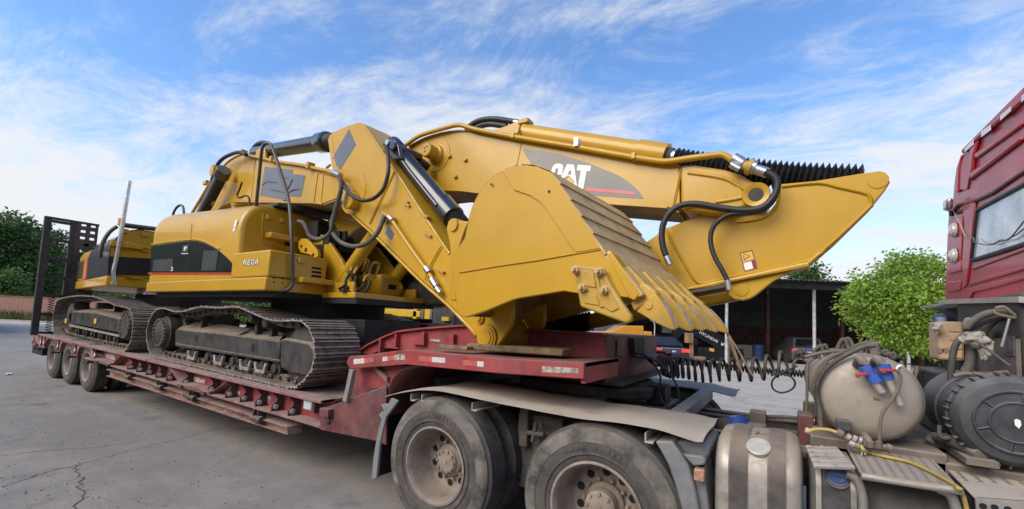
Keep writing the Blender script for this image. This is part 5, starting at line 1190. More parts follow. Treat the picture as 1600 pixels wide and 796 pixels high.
# hoses
bhose([(528, 273), (534, 283), (541, 296), (553, 308), (567, 313.5), (582, 311), (594, 302), (602, 288), (606.5, 270), (607, 252), (605, 236), (603, 225)], .023, [-.3, -.32, -.36, -.36, -.34, -.32, -.32, -.3, -.3, -.28, -.24, -.15], SB, M_hose)
bhose([(530, 275), (533, 286), (532, 300), (525, 325), (520, 345), (517, 362), (508, 371), (495, 374), (484, 369), (479, 358), (474, 349), (466, 346)], .028, -.38, SB, M_hosed)
bhose([(534, 284), (531, 305), (524, 330), (518, 350), (521, 366), (533, 379), (550, 385), (567, 383), (582, 373), (592, 360), (598, 344), (600, 338)], .027, [-.36]*9+[-.32, -.27, -.24], SB, M_hosed)
bfit((596, 347), (600.5, 337), .036, M_yelw); bfit((520, 269), (528, 273.5), .03, M_galv, -.31); bfit((526, 272), (532, 275), .04, M_galv, -.31)
bhose([(530, 273), (519, 268), (510, 264), (516, 258)], .016, -.2, SB, M_yelw, False)
# bucket cylinder (dark) along the upper face
a, b_ = onB(611, 226, 0), onB(690, 318, 0)
a2 = a-(b_-a).normalized()*.0
g = G(); g.tube([a, a.lerp(b_, .03), a.lerp(b_, .14), a.lerp(b_, .15), b_], [.07, .12, .12, .105, .105], 26); BCB = build(g, 'bucket_cylinder', M_cyl, EB, smooth=50)
e_ = onB(717, 337, 0); dd = (b_-a).normalized(); Lg = (e_-b_).length
g = G(); g.tube([b_, b_+dd*.01, b_+dd*.26, b_+dd*.27], [.105, .120, .120, .10], 26); build(g, 'cylinder_gland', M_cyl, BCB, smooth=40)
g = G(); pth = [b_+dd*(.27+.16*k/8) for k in range(9)]; g.tube(pth, [.105 if k % 2 else .085 for k in range(9)], 18); build(g, 'rod_bellows', M_bel, BCB, smooth=30)
for oo in (-.16, .10):
    g = G(); g.prism(Bs([(598, 228), (603, 216), (612, 214), (622, 226), (626, 248), (614, 250)], oo), NB*.06); build(g, 'cylinder_ear', M_cyl, BCB, bevel=.012)
g = G(); g.lathe(onB(612, 228, -.20), NB, [(0, .05), (.4, .05)], 16); build(g, 'cylinder_pin', M_cyl, BCB, smooth=40)
g = G(); g.tube(Bs([(617, 235), (640, 268), (683, 322)], -.115), .022, 8); g.tube(Bs([(623, 230), (660, 275), (690, 313)], .09), .022, 8); build(g, 'cylinder_pipe', M_cyl, BCB, smooth=60)
g = G(); g.lathe(onB(604, 222, -.2), NB, [(0, .02), (0, .035), (.05, .035)], 12); build(g, 'hose_fitting', M_galv, BCB)
# ---- link and bucket
HW = .60
for oo in (-.33, .25):
    g = G(); g.prism(Bs([(700, 346), (704, 341.5), (710, 341), (716, 345), (734, 346), (733, 352), (727, 358), (727, 386), (718, 432), (716, 470), (704, 470), (706, 425), (702, 380), (697, 358)], oo), NB*.08); lk = build(g, 'bucket_link', M_yel, EB, bevel=.012)
g = G(); g.lathe(onB(707, 351.5, -.35), NB, [(0, 0), (0, .055), (.02, .062), (.7, .062)], 22); build(g, 'link_pin', M_yel, lk, smooth=40)
outer = [(731.5, 345), (733, 337), (738, 322), (744.5, 308), (753, 294), (763, 282), (774, 273), (785.5, 266.5), (804, 259.5), (823, 258), (842, 261), (863, 270), (876, 287), (892.5, 312), (909, 337.5), (927, 364), (941, 388)]
plate = outer+[(948, 399), (972, 428), (997, 462), (988, 466), (905, 459), (880, 455), (808.6, 466.7), (800.6, 469), (759, 486), (728, 496), (716, 492), (708, 440), (704, 405), (726, 372)]
BP = None
for oo, nm in ((-HW, 1), (HW-.04, 0)):
    g = G(); g.prism([onB(px, py, -HW)+NB*(oo+HW) for px, py in plate], NB*.04); o_ = build(g, 'bucket_side_plate', M_yel if nm else M_yelw, EB, bevel=.006)
    if nm: BP = o_
# round wear plate and weld seams on the near side
wp = [(785.5, 267.3), (804, 260.4), (823, 259), (842, 262), (862.5, 270.8), (875.5, 287.6), (892, 312.6), (908.5, 338), (926.5, 364.6), (939.5, 388.3), (901, 395), (889, 379), (878, 361.5), (868, 347), (859, 334), (845, 316), (829, 306), (804.5, 297.6)]
g = G(); g.prism(Bs(wp, -HW-.0005), NB*-.012); build(g, 'wear_plate', M_yel, BP, bevel=.003)
for path in ([(718, 426), (780, 415.6), (840, 407), (901, 396), (938, 389.5)],):
    g = G(); g.tube(Bs(path, -HW-.002), .007, 6); build(g, 'weld_seam', M_yel, BP, smooth=60)
# rolled back shell, closed down to the hinge
PL = [onB(px, py, -HW) for px, py in [(722, 494), (712, 470), (709, 440), (712, 400), (722, 368)]+outer+[(948, 399)]]
inn = []
cen = onB(800, 420, -HW)
for p in PL:
    d_ = (cen-p).normalized(); inn.append(p+d_*.03)
g = G(); W2 = NB*HW*2
g.loft([[p+NB*.002 for p in PL], [p+W2-NB*.002 for p in PL]]); g.loft([[p+W2-NB*.002 for p in inn], [p+NB*.002 for p in inn]])
build(g, 'bucket_shell', M_strip, EB, smooth=40)
# lapped wear strips across the back
sp = [(863, 269.5), (875.8, 286.7), (892.5, 311.9), (909.3, 337.4), (926.8, 364.1), (954, 393)]
sp_top = [(842, 261), (863, 270), (876, 287), (892.5, 312), (909, 337.5), (927, 364)]
for i in range(1, len(sp)):
    p0 = onB(*sp_top[i], -HW); p1 = onB(*sp[i], -HW) if i < 5 else onB(946, 396, -HW)
    t_ = (p1-p0).normalized(); nr = t_.cross(NB).normalized()
    if nr.dot(Vector((1, 0, .6))) < 0: nr = -nr
    g = G(); s0, s1 = -.012, HW*2+.012
    g.prism([p0-nr*.018+NB*s0, p1+t_*.010-nr*.010+NB*s0, p1+t_*.010+nr*.010+NB*s0, p0-nr*.005+NB*s0], NB*(s1-s0)); build(g, 'wear_strip', M_strip, EB, bevel=.003)
for a_, b_ in (((790, 265.5), (808, 259.5)), ((815, 258), (834, 258.7)), ((840, 259.5), (857, 267))):
    p0, p1 = onB(*a_, -HW), onB(*b_, -HW); t_ = (p1-p0).normalized(); nr = Vector((0, 0, 1)); g = G(); g.prism([p0-NB*.01, p1-NB*.01, p1+nr*.007-NB*.01, p0+nr*.007-NB*.01], NB*(2*HW+.02)); build(g, 'wear_strip', M_strip, EB, bevel=.003)
# lip plate, adaptors and teeth
l0, l1 = onB(946, 396, -HW), onB(999, 465, -HW)
t_ = (l1-l0).normalized(); nr = t_.cross(NB).normalized()
if nr.dot(Vector((1, 0, .6))) < 0: nr = -nr
g = G(); g.prism([l0-nr*.02, l1-nr*.0, l1+nr*.028, l0+nr*.028], W2); LP = build(g, 'bucket_lip', M_lip, EB, bevel=.006)
# side bar of the lip on the near edge
g = G(); g.prism(Bs([(948, 399), (955, 394), (1001, 459), (997, 463), (990, 470), (983, 466)], -HW-.002), NB*.10); build(g, 'lip_side_bar', M_yel, LP, bevel=.006)
tooth_px = [(1055.4, 515), (1081, 517.0), (1100, 516.5), (1121.7, 518.7), (1136.8, 520)]
for k in range(5):
    off = -HW+.09+k*(2*HW-.18)/4; sh = NB*(off+HW)
    f = lambda px, py: onB(px, py, -HW)+sh
    a0 = l0.lerp(l1, .36)+sh; a1 = l1+sh
    hw_ = .03
    g = G(); g.prism([a0+nr*.027-NB*hw_, a1+nr*.027-NB*hw_, a1+t_*.03+nr*.070-NB*hw_, a0+t_*.015+nr*.050-NB*hw_], NB*hw_*2); build(g, 'adaptor_bar', M_yelw, LP, bevel=.008)
    # adaptor nose
    g = G(); c0 = l1+sh
    g.prism([c0-t_*.07+nr*.062-NB*.042, c0+t_*.02+nr*.086-NB*.042, c0+t_*.05+nr*.07-NB*.042, c0+t_*.03-nr*.09-NB*.042, c0-t_*.02-nr*.08-NB*.042, c0-t_*.08-nr*.0-NB*.042], NB*.084); ad = build(g, 'tooth_adaptor', M_yelw, LP, bevel=.014, seg=3)
    # tooth: wedge from the adaptor to the tip
    tp = onP(*tooth_px[k], OB+NB*off, NB)
    rt = c0+t_*.03
    ax = (tp-rt).normalized(); upn = ax.cross(NB).normalized()
    if upn.dot(nr) < 0: upn = -upn
    L_ = (tp-rt).length
    g = G(); secs = []
    for s_, hh, ww, dz in ((0, .076, .048, .0), (.25, .066, .047, .004), (.55, .050, .040, .004), (.85, .025, .028, .001), (1.0, .009, .018, 0)):
        c_ = rt+ax*L_*s_+upn*dz; secs.append([c_+upn*hh-NB*ww, c_+upn*hh+NB*ww, c_-upn*hh+NB*ww, c_-upn*hh-NB*ww])
    g.loft(secs, True, True); to = build(g, 'bucket_tooth', M_yelw, EB, bevel=.006)
    # worn bare faces on the upper side
    g = G(); g.loft([[s_[0]+upn*.0015-NB*-.006 for s_ in secs[1:]], [s_[1]+upn*.0015-NB*.006 for s_ in secs[1:]]]); g.loft([[s_[1]+upn*.002 for s_ in secs[1:]], [(s_[0]*.45+s_[1]*.55)+upn*.002 for s_ in secs[1:]]]); build(g, 'worn_face', M_tip, to, smooth=0)
    pn = rt+ax*L_*.12-NB*.0485; g = G(); g.lathe(pn, -NB, [(0, .026), (.006, .024), (.007, 0)], 14); build(g, 'tooth_pin', M_yelw, to, smooth=40)
# side cutter bolted on the near plate
sc = [(901, 418.5), (912, 415.5), (945, 420), (952, 433), (975, 472), (990.5, 493.5), (990.5, 503), (982, 506), (911.5, 480), (907, 454)]
g = G(); g.prism(Bs(sc, -HW-.001), NB*-.045); CU = build(g, 'side_cutter', M_yelw, EB, bevel=.014, seg=3)
for q in ([(907, 455), (932, 462), (938, 478), (914, 474)], [(940, 452), (948, 446), (968, 482), (956, 488), (941, 478)], [(906, 422), (928, 426), (932, 450), (908, 446)]):
    g = G(); g.prism(Bs(q, -HW-.0465), NB*-.008); build(g, 'cutter_pad', M_yelw, CU, bevel=.008)
g = G(); g.tube(Bs([(931, 422), (936, 450), (941, 480)], -HW-.045), .014, 8); build(g, 'cutter_rib', M_yelw, CU, smooth=50)
for px, py in ((902, 423), (939, 426), (913, 451), (947, 454.5)):
    p = onB(px, py, -HW-.04); g = G(); g.lathe(p, -NB, [(0, .034), (.012, .034), (.014, .026), (.038, .026), (.04, .015), (.065, .014), (.066, 0)], 6); build(g, 'cutter_bolt', M_strip, CU, smooth=20)
for px, py in ((858, 299.5), (768, 288.5)):
    p = onB(px, py, -HW-.013); g = G(); g.lathe(p, -NB, [(0, .01), (.006, .009)], 8); build(g, 'weld_spot', M_dark, BP)
# hinge ears, pin and tube under the bucket
ear = [(728, 497), (800, 469), (800, 492), (798, 507), (780, 537), (770, 547.5), (762, 549.5), (752, 543.5), (747, 529), (735, 512)]
for oo in (-.26, .205):
    g = G(); g.prism([onB(px, py, -.26)+NB*(oo+.26) for px, py in ear], NB*.055); er = build(g, 'hinge_ear', M_yel, EB, bevel=.01)
c = onB(761, 527, -.27)
g = G(); g.lathe(c, -NB, [(-.001, .105), (.012, .104), (.013, .088), (.025, .086), (.026, .068), (.036, .066), (.037, 0)], 32); build(g, 'hinge_pin', M_yel, er, smooth=30)
c2 = onB(750, 497.5, -.27); g = G(); g.lathe(c2, -NB, [(0, .045), (.015, .044), (.016, .025), (.03, .024), (.03, 0)], 20); build(g, 'pin_lock', M_yel, er, smooth=30)
g = G(); g.lathe(onB(762, 527, -.26), NB, [(0, .11), (.52, .11)], 28); build(g, 'hinge_tube', M_yelw, EB, smooth=40)
# ================================================================== TRACTOR TRUCK
TK = thing('tractor_truck', 'dusty red tractor truck with bare chassis, hitched to the lowbed trailer', 'truck', (-1.6, YC, 0))
ZR = .975
for ya, s_ in ((3.45, 1), (4.44, -1)):
    g = G(); g.box((-3.05, ya, ZR-.26), (2.6, ya+.012*1, ZR)) ; g.box((-3.05, min(ya, ya+.08*s_), ZR-.012), (2.6, max(ya, ya+.08*s_), ZR+.001)); g.box((-3.05, min(ya, ya+.08*s_), ZR-.262), (2.6, max(ya, ya+.08*s_), ZR-.25)); fr_ = build(g, 'frame_rail', M_rail, TK, smooth=0)
    if s_ == 1:
        for k in range(34):
            x = -2.9+k*.105
            for z in (ZR-.06, ZR-.19):
                if (k*7+int(z*100)) % 3 == 0: continue
                g = G(); g.lathe((x, ya, z), (0, -1, 0), [(0, .015), (.008, .014), (.012, .008)], 8); build(g, 'frame_rivet', M_rail, fr_, smooth=40)
for x in (-2.9, -1.66, -.9, -.25, .5, 1.1):
    g = G(); g.box((x, 3.46, ZR-.22), (x+.10, 4.44, ZR-.02)); build(g, 'cross_member', M_rail, TK, bevel=.006)
for wx in (-2.33, -.98):
    g = G(); g.lathe((wx, 2.9, .55), YH, [(0, .10), (.75, .10), (.85, .24), (1.3, .24), (1.4, .10), (2.1, .10)], 18); build(g, 'axle', M_dark, TK, smooth=30)
    g = G(); g.box((wx-.75, 3.28, .50), (wx+.75, 3.40, .64)); build(g, 'leaf_spring', M_dark, TK, bevel=.01)
g = G(); g.box((-1.86, 3.1, .35), (-1.45, 3.44, .95)); g.box((-1.80, 3.02, .7), (-1.72, 3.12, 1.02)); build(g, 'spring_bracket', M_rail, TK, bevel=.012)
for px0, py0_, px1, py1_ in ((838, 660, 832, 690), (846, 660, 846, 668), (824, 676, 850, 680)):
    g = G(); g.tube([onY(px0, py0_, 3.0), onY(px1, py1_, 3.0)], .018, 8); build(g, 'brake_pipe', M_rail, TK)
TYR, RIMR = .535, .292
for i, wx in enumerate((-2.335, -.985)):
    for sgn in (-1, 1):
        yo = Y0 if sgn < 0 else Y1
        ty, rim = make_wheel(TK, (wx, yo, .535), TYR, RIMR, .27, .20, seg=64, side=sgn, detail=sgn < 0)
        ax = (0, -sgn, 0)
        if sgn < 0:
            hub(rim, (wx, yo, .535), ax, .20, .055 if i == 0 else .11, .10, 10 if i == 0 else 8)
            # scuffed shoulder band and shallow moulded blocks on the sidewall
            h = .135
            g = G(); g.lathe((wx, Y0+h, .535), (0, -1, 0), [(h+.0135, .425), (h+.0118, .445), (h+.008, .475), (h+.0005, .497), (h-.016, .514)], 64, caps=False); build(g, 'scuffed_band', M_scuff, ty, smooth=60)
            g = G(); g.lathe((wx, Y0+h, .535), (0, -1, 0), [(h+.009, .345), (h+.014, .352), (h+.010, .359)], 64, caps=False); build(g, 'bead_ring', M_tyre, ty, smooth=60)
            for k in range(11):
                if k == 4: continue
                a = R_(121-k*6.0); w_ = .014+.004*((k*5) % 3); r0, r1 = .383, .412
                g = G(); q = []
                for (u, r) in ((-w_, r0), (w_*.8, r0), (w_*(.8 if k % 2 else .3), r1), (-w_*(.4 if k % 3 else 1), r1)):
                    aa = a-u/.40; q.append(Vector((wx+math.cos(aa)*r, Y0-.0118, .535+math.sin(aa)*r)))
                g.prism(q, (0, -.0022, 0)); build(g, 'sidewall_moulding', M_tyre, ty, smooth=0)
        g = G(); g.lathe((wx, yo-sgn*.47, .535), (0, -sgn, 0), tyre_profile(TYR, RIMR, .27), 56, caps=False); build(g, 'tyre', M_tyre, TK, smooth=30)
# fenders: dented sheet bent over both axles
fe_px = [(603, 618), (622, 613.5), (645, 609.5), (665, 608), (690, 610), (720, 616), (753, 623), (800, 632), (850, 642), (900, 650.5), (930, 654), (961, 657.5), (1000, 664), (1029, 669.5), (1060, 679), (1086, 687.3), (1098, 687.6)]
fp_ = [onY(px, py, Y0-.01) for px, py in fe_px]
def fender(ya, yb, m):
    rows = []
    rnd = random.Random(11); n = 9
    P_ = smooth_path(fp_, 4)
    for j in range(n):
        y = ya+(yb-ya)*j/(n-1); row = []
        for p in P_:
            d = mnoise.noise(Vector((p.x*2.1, y*2.6, 3.3)))*.022+mnoise.noise(Vector((p.x*7, y*6, 1.3)))*.006
            edge = .012 if j in (0, n-1) else 0
            row.append(Vector((p.x+.02*mnoise.noise(Vector((y*3, p.x, 9))), y, p.z+d*(0.3+j/(n-1))-edge*.6)))
        rows.append(row)
    g = G(); g.loft(rows); g.loft([[v-ZH*.006 for v in r] for r in rows[::-1]]); g.loft([[v-ZH*.006 for v in rows[0]], rows[0]]); g.loft([rows[-1], [v-ZH*.006 for v in rows[-1]]])
    return build(g, 'fender', m, TK, smooth=60)
FE = fender(Y0-.01, 3.28, M_fend); fender(4.70, Y1+.01, M_fendg)
for px, py in ((672, 615), (750, 628), (1018, 673), (655, 614)):
    p = onY(px, py, Y0+.10); g = G(); g.box((p.x-.02, Y0+.02, p.z-.06), (p.x+.03, 3.4, p.z-.05)); g.box((p.x-.02, Y0+.02, p.z-.05), (p.x-.012, 3.4, p.z)); build(g, 'fender_bracket', M_fend, FE)
for x in (-.62, -2.9):
    g = G(); g.box((x-.05, 3.22, 1.02), (x+.05, 4.75, 1.12)); build(g, 'fender_arm', M_fendg, TK, bevel=.008)
for px, py in ((880, 645), (1012, 662), (1074, 670), (1078, 681), (1045, 655), (1020, 658)):
    p = onY(px, py, 2.9); g = G(); g.lathe((p.x, 2.75+.1*(px % 3), 1.12), ZH, [(0, .018), (.02, .016), (.022, 0)], 8)
# mud-flap bracket behind the first wheel
g = G(); g.prism(Ys([(611, 622), (621, 627), (619, 631), (603, 652), (594, 690), (588, 748), (580, 751), (583, 715), (590, 675), (596, 655), (591, 649), (596, 644), (600, 643), (597, 637), (594, 633), (601, 631), (606, 632)], Y0), (0, .03, 0)); MB_ = build(g, 'mudflap_bracket', M_fendg, TK, bevel=.006)
g = G(); g.prism([onY(600, 640, Y0+.03), onY(588, 745, Y0+.03), onY(588, 745, Y0+.03)+Vector((.012, 0, 0)), onY(600, 640, Y0+.03)+Vector((.012, 0, 0))], (0, .55, 0)); build(g, 'mudflap', M_under, TK)
# plastic mud guard and its lamp ahead of the second wheel
q = [(1023, 690), (1030, 689.5), (1050, 690), (1062, 707), (1075, 728), (1084, 756), (1092, 796), (1092, 830), (1074, 830), (1065, 796), (1057, 766), (1044, 727), (1032, 705)]
g = G(); g.prism(Ys(q, Y0+.02), (0, .58, 0)); MG = build(g, 'mud_guard', M_fendg, TK, bevel=.012)
q = [(1052, 690), (1068, 689), (1100, 692), (1110, 700), (1108, 712), (1103, 718), (1080, 713), (1067, 708)]
g = G(); g.prism(Ys(q, Y0+.10), (0, .45, 0)); build(g, 'guard_step', M_fendg, MG, bevel=.02, seg=3)
q = [(1066, 710), (1098, 713), (1103, 719), (1102, 727), (1084, 730), (1078, 724)]
g = G(); g.prism(Ys(q, Y0+.05), (0, .4, 0)); build(g, 'guard_step', M_fendg, MG, bevel=.015, seg=3)
q = [(1083, 735), (1100, 733), (1108, 796), (1108, 830), (1094, 830), (1088, 780)]
g = G(); g.prism(Ys(q, Y0+.07), (0, .3, 0)); build(g, 'guard_panel', M_fendg, MG, bevel=.01)
p = onY(1093, 742, Y0+.02); g = G(); g.box((p.x-.028, Y0+.0, p.z-.034), (p.x+.028, Y0+.05, p.z+.034)); build(g, 'side_lamp', mat('dusty_orange_lens', (0.45, .22, .13), .35, coat=.4, var=.25, vscale=40, dust=.3), MG, bevel=.008)
# fifth wheel and its bed
g = G(); g.prism([(-2.05, 3.42, 1.21), (-1.95, 3.3, 1.21), (-1.45, 3.3, 1.21), (-1.1, 3.5, 1.19), (-.95, 3.8, 1.17), (-.95, 4.16, 1.17), (-1.1, 4.46, 1.19), (-1.45, 4.66, 1.21), (-1.95, 4.66, 1.21), (-2.05, 4.5, 1.21)], (0, 0, -.09)); FW = build(g, 'fifth_wheel', M_dark, TK, bevel=.015)
for y in (3.38, 4.42):
    g = G(); g.prism([(-1.9, y, 1.12), (-1.2, y, 1.12), (-1.25, y, 1.0), (-1.85, y, 1.0)], (0, .14, 0)); build(g, 'fifth_wheel_mount', M_dark, TK, bevel=.02)
g = G(); g.box((-2.3, 3.36, .985), (-.85, 4.56, 1.005)); build(g, 'mounting_plate', M_rail, TK)
g = G(); g.box((-1.02, 3.95, 1.02), (-.86, 4.2, 1.19)); build(g, 'jaw_block', M_under, TK, bevel=.01)
# ---- gear along the chassis
def rrect_yz(y0, y1, z0, z1, r, n=6):
    return [(a, b) for a, b in rounded_rect(y0, y1, z0, z1, r, n)]
def capsule_x(x0, x1, y0, y1, z0, z1, r, m, name, par, endr=.05):
    g = G(); rows = []
    for k in range(6):
        a = R_(90*k/5); d = endr*(1-math.sin(a)); rows.append((x0+endr*(1-math.cos(a)) if False else x0+endr*(k/5)**1.0*(k/5), endr*(1-(1-(1-k/5)**2)**.5)))
    prof = [(0, endr), (endr*.12, endr*.5), (endr*.4, endr*.18), (endr, 0)]
    seq = [(x0+a, b) for a, b in prof]+[(x1-a, b) for a, b in prof[::-1]]
    for x, ins in seq: rows_ = [Vector((x, a, b)) for a, b in rrect_yz(y0+ins, y1-ins, z0+ins, z1-ins, max(r-ins*.6, .02))]; rows.append(rows_)
    rows = [r_ for r_ in rows if isinstance(r_, list)]
    g.loft(rows, True, True); return build(g, name, m, par, smooth=50)
FT = capsule_x(-.305, .10, Y0, 3.25, .42, 1.115, .17, M_alu, 'fuel_tank', TK)
def strap_x(xa, xb, y0, y1, z0, z1, r, m, par, name='tank_strap', th=.008):
    g = G(); a = rrect_yz(y0-th, y1, z0-th, z1+th, r+th); b_ = rrect_yz(y0, y1, z0, z1, r)
    g.loft([[Vector((xa, *p)) for p in a], [Vector((xb, *p)) for p in a]], True); g.loft([[Vector((xb, *p)) for p in a], [Vector((xb, *p)) for p in b_]], True); g.loft([[Vector((xa, *p)) for p in b_], [Vector((xa, *p)) for p in a]], True)
    return build(g, name, m, par, smooth=50)
for pa, pb2 in ((1140, 1166), (1201, 1226)):
    strap_x(onY(pa, 760, Y0).x, onY(pb2, 760, Y0).x, Y0, 3.25, .42, 1.115, .17, M_strap, FT, th=.010)
    for e in (pa-1, pb2+1):
        x = onY(e, 760, Y0).x; strap_x(x-.004, x+.004, Y0, 3.25, .42, 1.115, .17, M_rail, FT, 'strap_edge', .006)
c = onY(1186, 706, Y0+.085); ca = Vector((-.05, -.55, .83)).normalized()
g = G(); g.lathe(c-ca*.02, ca, [(0, .066), (.03, .066), (.032, .055), (.04, .06), (.06, .06), (.065, .055), (.066, .045), (.062, .042), (.062, 0)], 28); build(g, 'filler_cap', M_cap, FT, smooth=35)
g = G(); g.lathe(c-ca*.03, ca, [(0, .078), (.02, .078), (.024, .068)], 24); build(g, 'filler_ring', M_rail, FT, smooth=35)
g = G(); g.tube(smooth_path([onY(1176, 690, 2.8), onY(1178, 680, 2.85), onY(1184, 676, 2.9), onY(1192, 679, 2.9), onY(1197, 685, 2.9)], 4), .014, 8); g.obox(onY(1196, 684, 2.9), (.05, 0, 0), (0, .03, 0), (0, 0, .02)); build(g, 'sender_fitting', M_rail, TK, smooth=50)
g = G(); g.tube(Ys([(1204, 688), (1219, 691)], 2.92), .012, 8); build(g, 'sender_fitting', M_alu, TK)
# rounded crossbrace casting between the rails
g = G(); g.prism([onZ(px, py, ZR+.03) for px, py in ((1188, 668), (1214, 668), (1225, 690), (1258, 694), (1270, 700), (1268, 706), (1225, 700), (1195, 690))], (0, 0, -.05)); build(g, 'chassis_gusset', M_rail, TK, bevel=.012)
g = G(); g.lathe(onY(1140, 662, 3.95), ZH, [(-.05, .11), (0, .11), (.035, .085), (.05, .04), (.052, 0)], 20); ab = build(g, 'brake_chamber', M_dark, TK, smooth=50)
g = G(); g.lathe(onY(1150, 664, 3.86), Vector((.6, -.6, .2)), [(0, .075), (.06, .075), (.075, .05), (.08, 0)], 18); build(g, 'blue_cover', M_blue, ab, smooth=40)
p = onY(1183, 655, 3.9); g = G(); g.box((p.x-.05, 3.85, p.z-.08), (p.x+.06, 4.0, p.z+.06)); g.lathe((p.x, 3.84, p.z-.06), ZH, [(0, .07), (.03, .07), (.04, .05)], 16); build(g, 'relay_valve', M_rail, TK, bevel=.006)
for path, r in (([(1110, 655), (1150, 660), (1185, 652), (1230, 652), (1255, 655)], .014), ([(1050, 640), (1100, 646), (1150, 652), (1250, 660)], .012), ([(1120, 668), (1150, 672), (1168, 664), (1180, 658)], .012), ([(1190, 674), (1210, 672), (1240, 676), (1262, 680)], .016)):
    g = G(); g.tube(smooth_path(Ys(path, 3.95), 4), r, 7); build(g, 'brake_hose', M_hosed, TK, smooth=60)
# second tank, dark plastic, blue cap, pale edge bands, ribbed cover on top
T2 = capsule_x(.128, .33, Y0+.02, 3.1, .42, 1.055, .10, M_plast, 'additive_tank', TK, .03)
for px in (1279, 1334):
    x = onY(px, 765, Y0).x; strap_x(x-.010, x+.012, Y0+.02, 3.1, .42, 1.055, .10, M_alu, T2, 'tank_band', .010)
c = onY(1309, 747, Y0+.035); ca = Vector((0, -.70, .71))
g = G(); g.lathe(c-ca*.01, ca, [(0, .042), (.012, .042), (.014, .034), (.03, .034), (.032, .0)], 24); cp = build(g, 'blue_cap', M_bluecap, T2, smooth=35)
g = G(); g.obox(c+ca*.028, (.033, 0, 0), (0, .007, .007), ca*.012); build(g, 'cap_grip', M_bluecap, cp, bevel=.004)
g = G(); g.lathe(c-ca*.018, ca, [(0, .054), (.012, .052), (.013, .044)], 22); build(g, 'filler_ring', M_rail, cp, smooth=30)
zt2 = 1.10
q = [onZ(px, py, zt2) for px, py in ((1259, 697), (1308, 698), (1337, 729), (1272, 726.5))]
g = G(); g.prism(q, (0, 0, -.02)); CV = build(g, 'ribbed_cover', M_fend, TK, bevel=.006)
for k in range(4):
    a, b_ = q[0].lerp(q[3], .12+.24*k), q[1].lerp(q[2], .12+.24*k)
    g = G(); g.tube([a.lerp(b_, .08)+ZH*.002, a.lerp(b_, .92)+ZH*.002], .008, 6); build(g, 'cover_rib', M_fend, CV, smooth=60)
    g = G(); g.obox(a.lerp(b_, .06)+ZH*.004, (b_-a).normalized()*.016, (q[3]-q[0]).normalized()*.018, (0, 0, .008)); build(g, 'cover_tab', M_fend, CV, bevel=.004)
g = G(); g.tube([q[0].lerp(q[1], .5)+ZH*.002, q[3].lerp(q[2], .5)+ZH*.002], .006, 6); build(g, 'cover_rib', M_fend, CV, smooth=60)
# checker step over the third tank
zc = 1.085
cq = [onZ(px, py, zc) for px, py in ((1322, 697), (1452, 711), (1503, 765), (1345, 741))]
g = G(); g.prism(cq, (0, 0, -.016)); CK = build(g, 'step_plate', M_checker, TK, bevel=.004)
g = G(); g.tube([cq[3]-ZH*.008, cq[2]-ZH*.008], .016, 10); build(g, 'step_edge', M_alu, CK, smooth=60)
g = G()
for j in range(9):
    for i in range(20):
        u, v_ = .05+.9*j/8, .06+.86*i/19
        a = cq[0].lerp(cq[1], u); b_ = cq[3].lerp(cq[2], u); c = a.lerp(b_, v_)
        e1 = (cq[1]-cq[0]).normalized()*.009; e2 = (b_-a).normalized()*.003
        g.add([c-e1-e2*.3+ZH*.0005, c-e2+ZH*.004, c+e1-e2*.3+ZH*.0005, c+e2+ZH*.0045], [(0, 1, 2, 3)]); g.add([c-e1+e2*1.2+ZH*.0006, c+e1+e2*1.2+ZH*.0006, c+e1*.8+e2*2.2+ZH*.0006, c-e1*.8+e2*2.2+ZH*.0006], [(0, 1, 2, 3)])
s = build(g, 'plate_tread', M_rail, CK, smooth=0); s['kind'] = 'stuff'
g = G(); g.lathe((.34, 2.88, .78), XH, [(0, .20), (.01, .235), (.30, .235), (.31, .20)], 32); AT = build(g, 'air_tank', M_plast, TK, smooth=35)
for px, e in ((1343, 0), (1490, 1)):
    a, b_ = onY(px, 744+24*e, Y0-.005), onY(px+6, 830, Y0-.005); g = G(); g.tube(smooth_path([a+Vector((-.05 if not e else -.05, 0, .0)), a+Vector((-.01, 0, -.02)), a+Vector((0.01, 0, -.10)), b_], 5), .020, 10); build(g, 'step_tube', M_alu, TK, smooth=60)
# second plate towards the cab with holed front
q = [onZ(px, py, 1.045) for px, py in ((1478, 731), (1600, 742), (1680, 790), (1524, 778))]
g = G(); g.prism(q, (0, 0, -.012)); S2 = build(g, 'side_cover', M_fend, TK, bevel=.004)
f0, f1 = q[3], q[2]
g = G(); g.prism([f0, f1, f1-ZH*.3, f0-ZH*.3+Vector((.015, 0, 0))], (0, .012, 0)); build(g, 'side_cover_front', M_fend, S2)
for px, py in ((1536, 791), (1554, 793), (1575, 796)):
    p = onY(px, py, f0.y-.001); g = G(); g.lathe((p.x, f0.y-.001, p.z), (0, -1, 0), [(0, .012), (.002, .012)], 12); build(g, 'cover_hole', M_hole, S2)
g = G()
for j in range(5):
    for i in range(9):
        c = q[0].lerp(q[1], .1+.17*j).lerp(q[3].lerp(q[2], .1+.17*j), .06+.05*i); g.add([c+Vector((-.012, 0, .001)), c+Vector((0, -.005, .004)), c+Vector((.012, 0, .001)), c+Vector((0, .005, .004))], [(0, 1, 2, 3)])
s = build(g, 'plate_tread', M_rail, S2, smooth=0); s['kind'] = 'stuff'
g = G(); g.box((.64, Y0+.06, .4), (.72, 3.2, 1.02)); build(g, 'step_gap', M_under, TK)
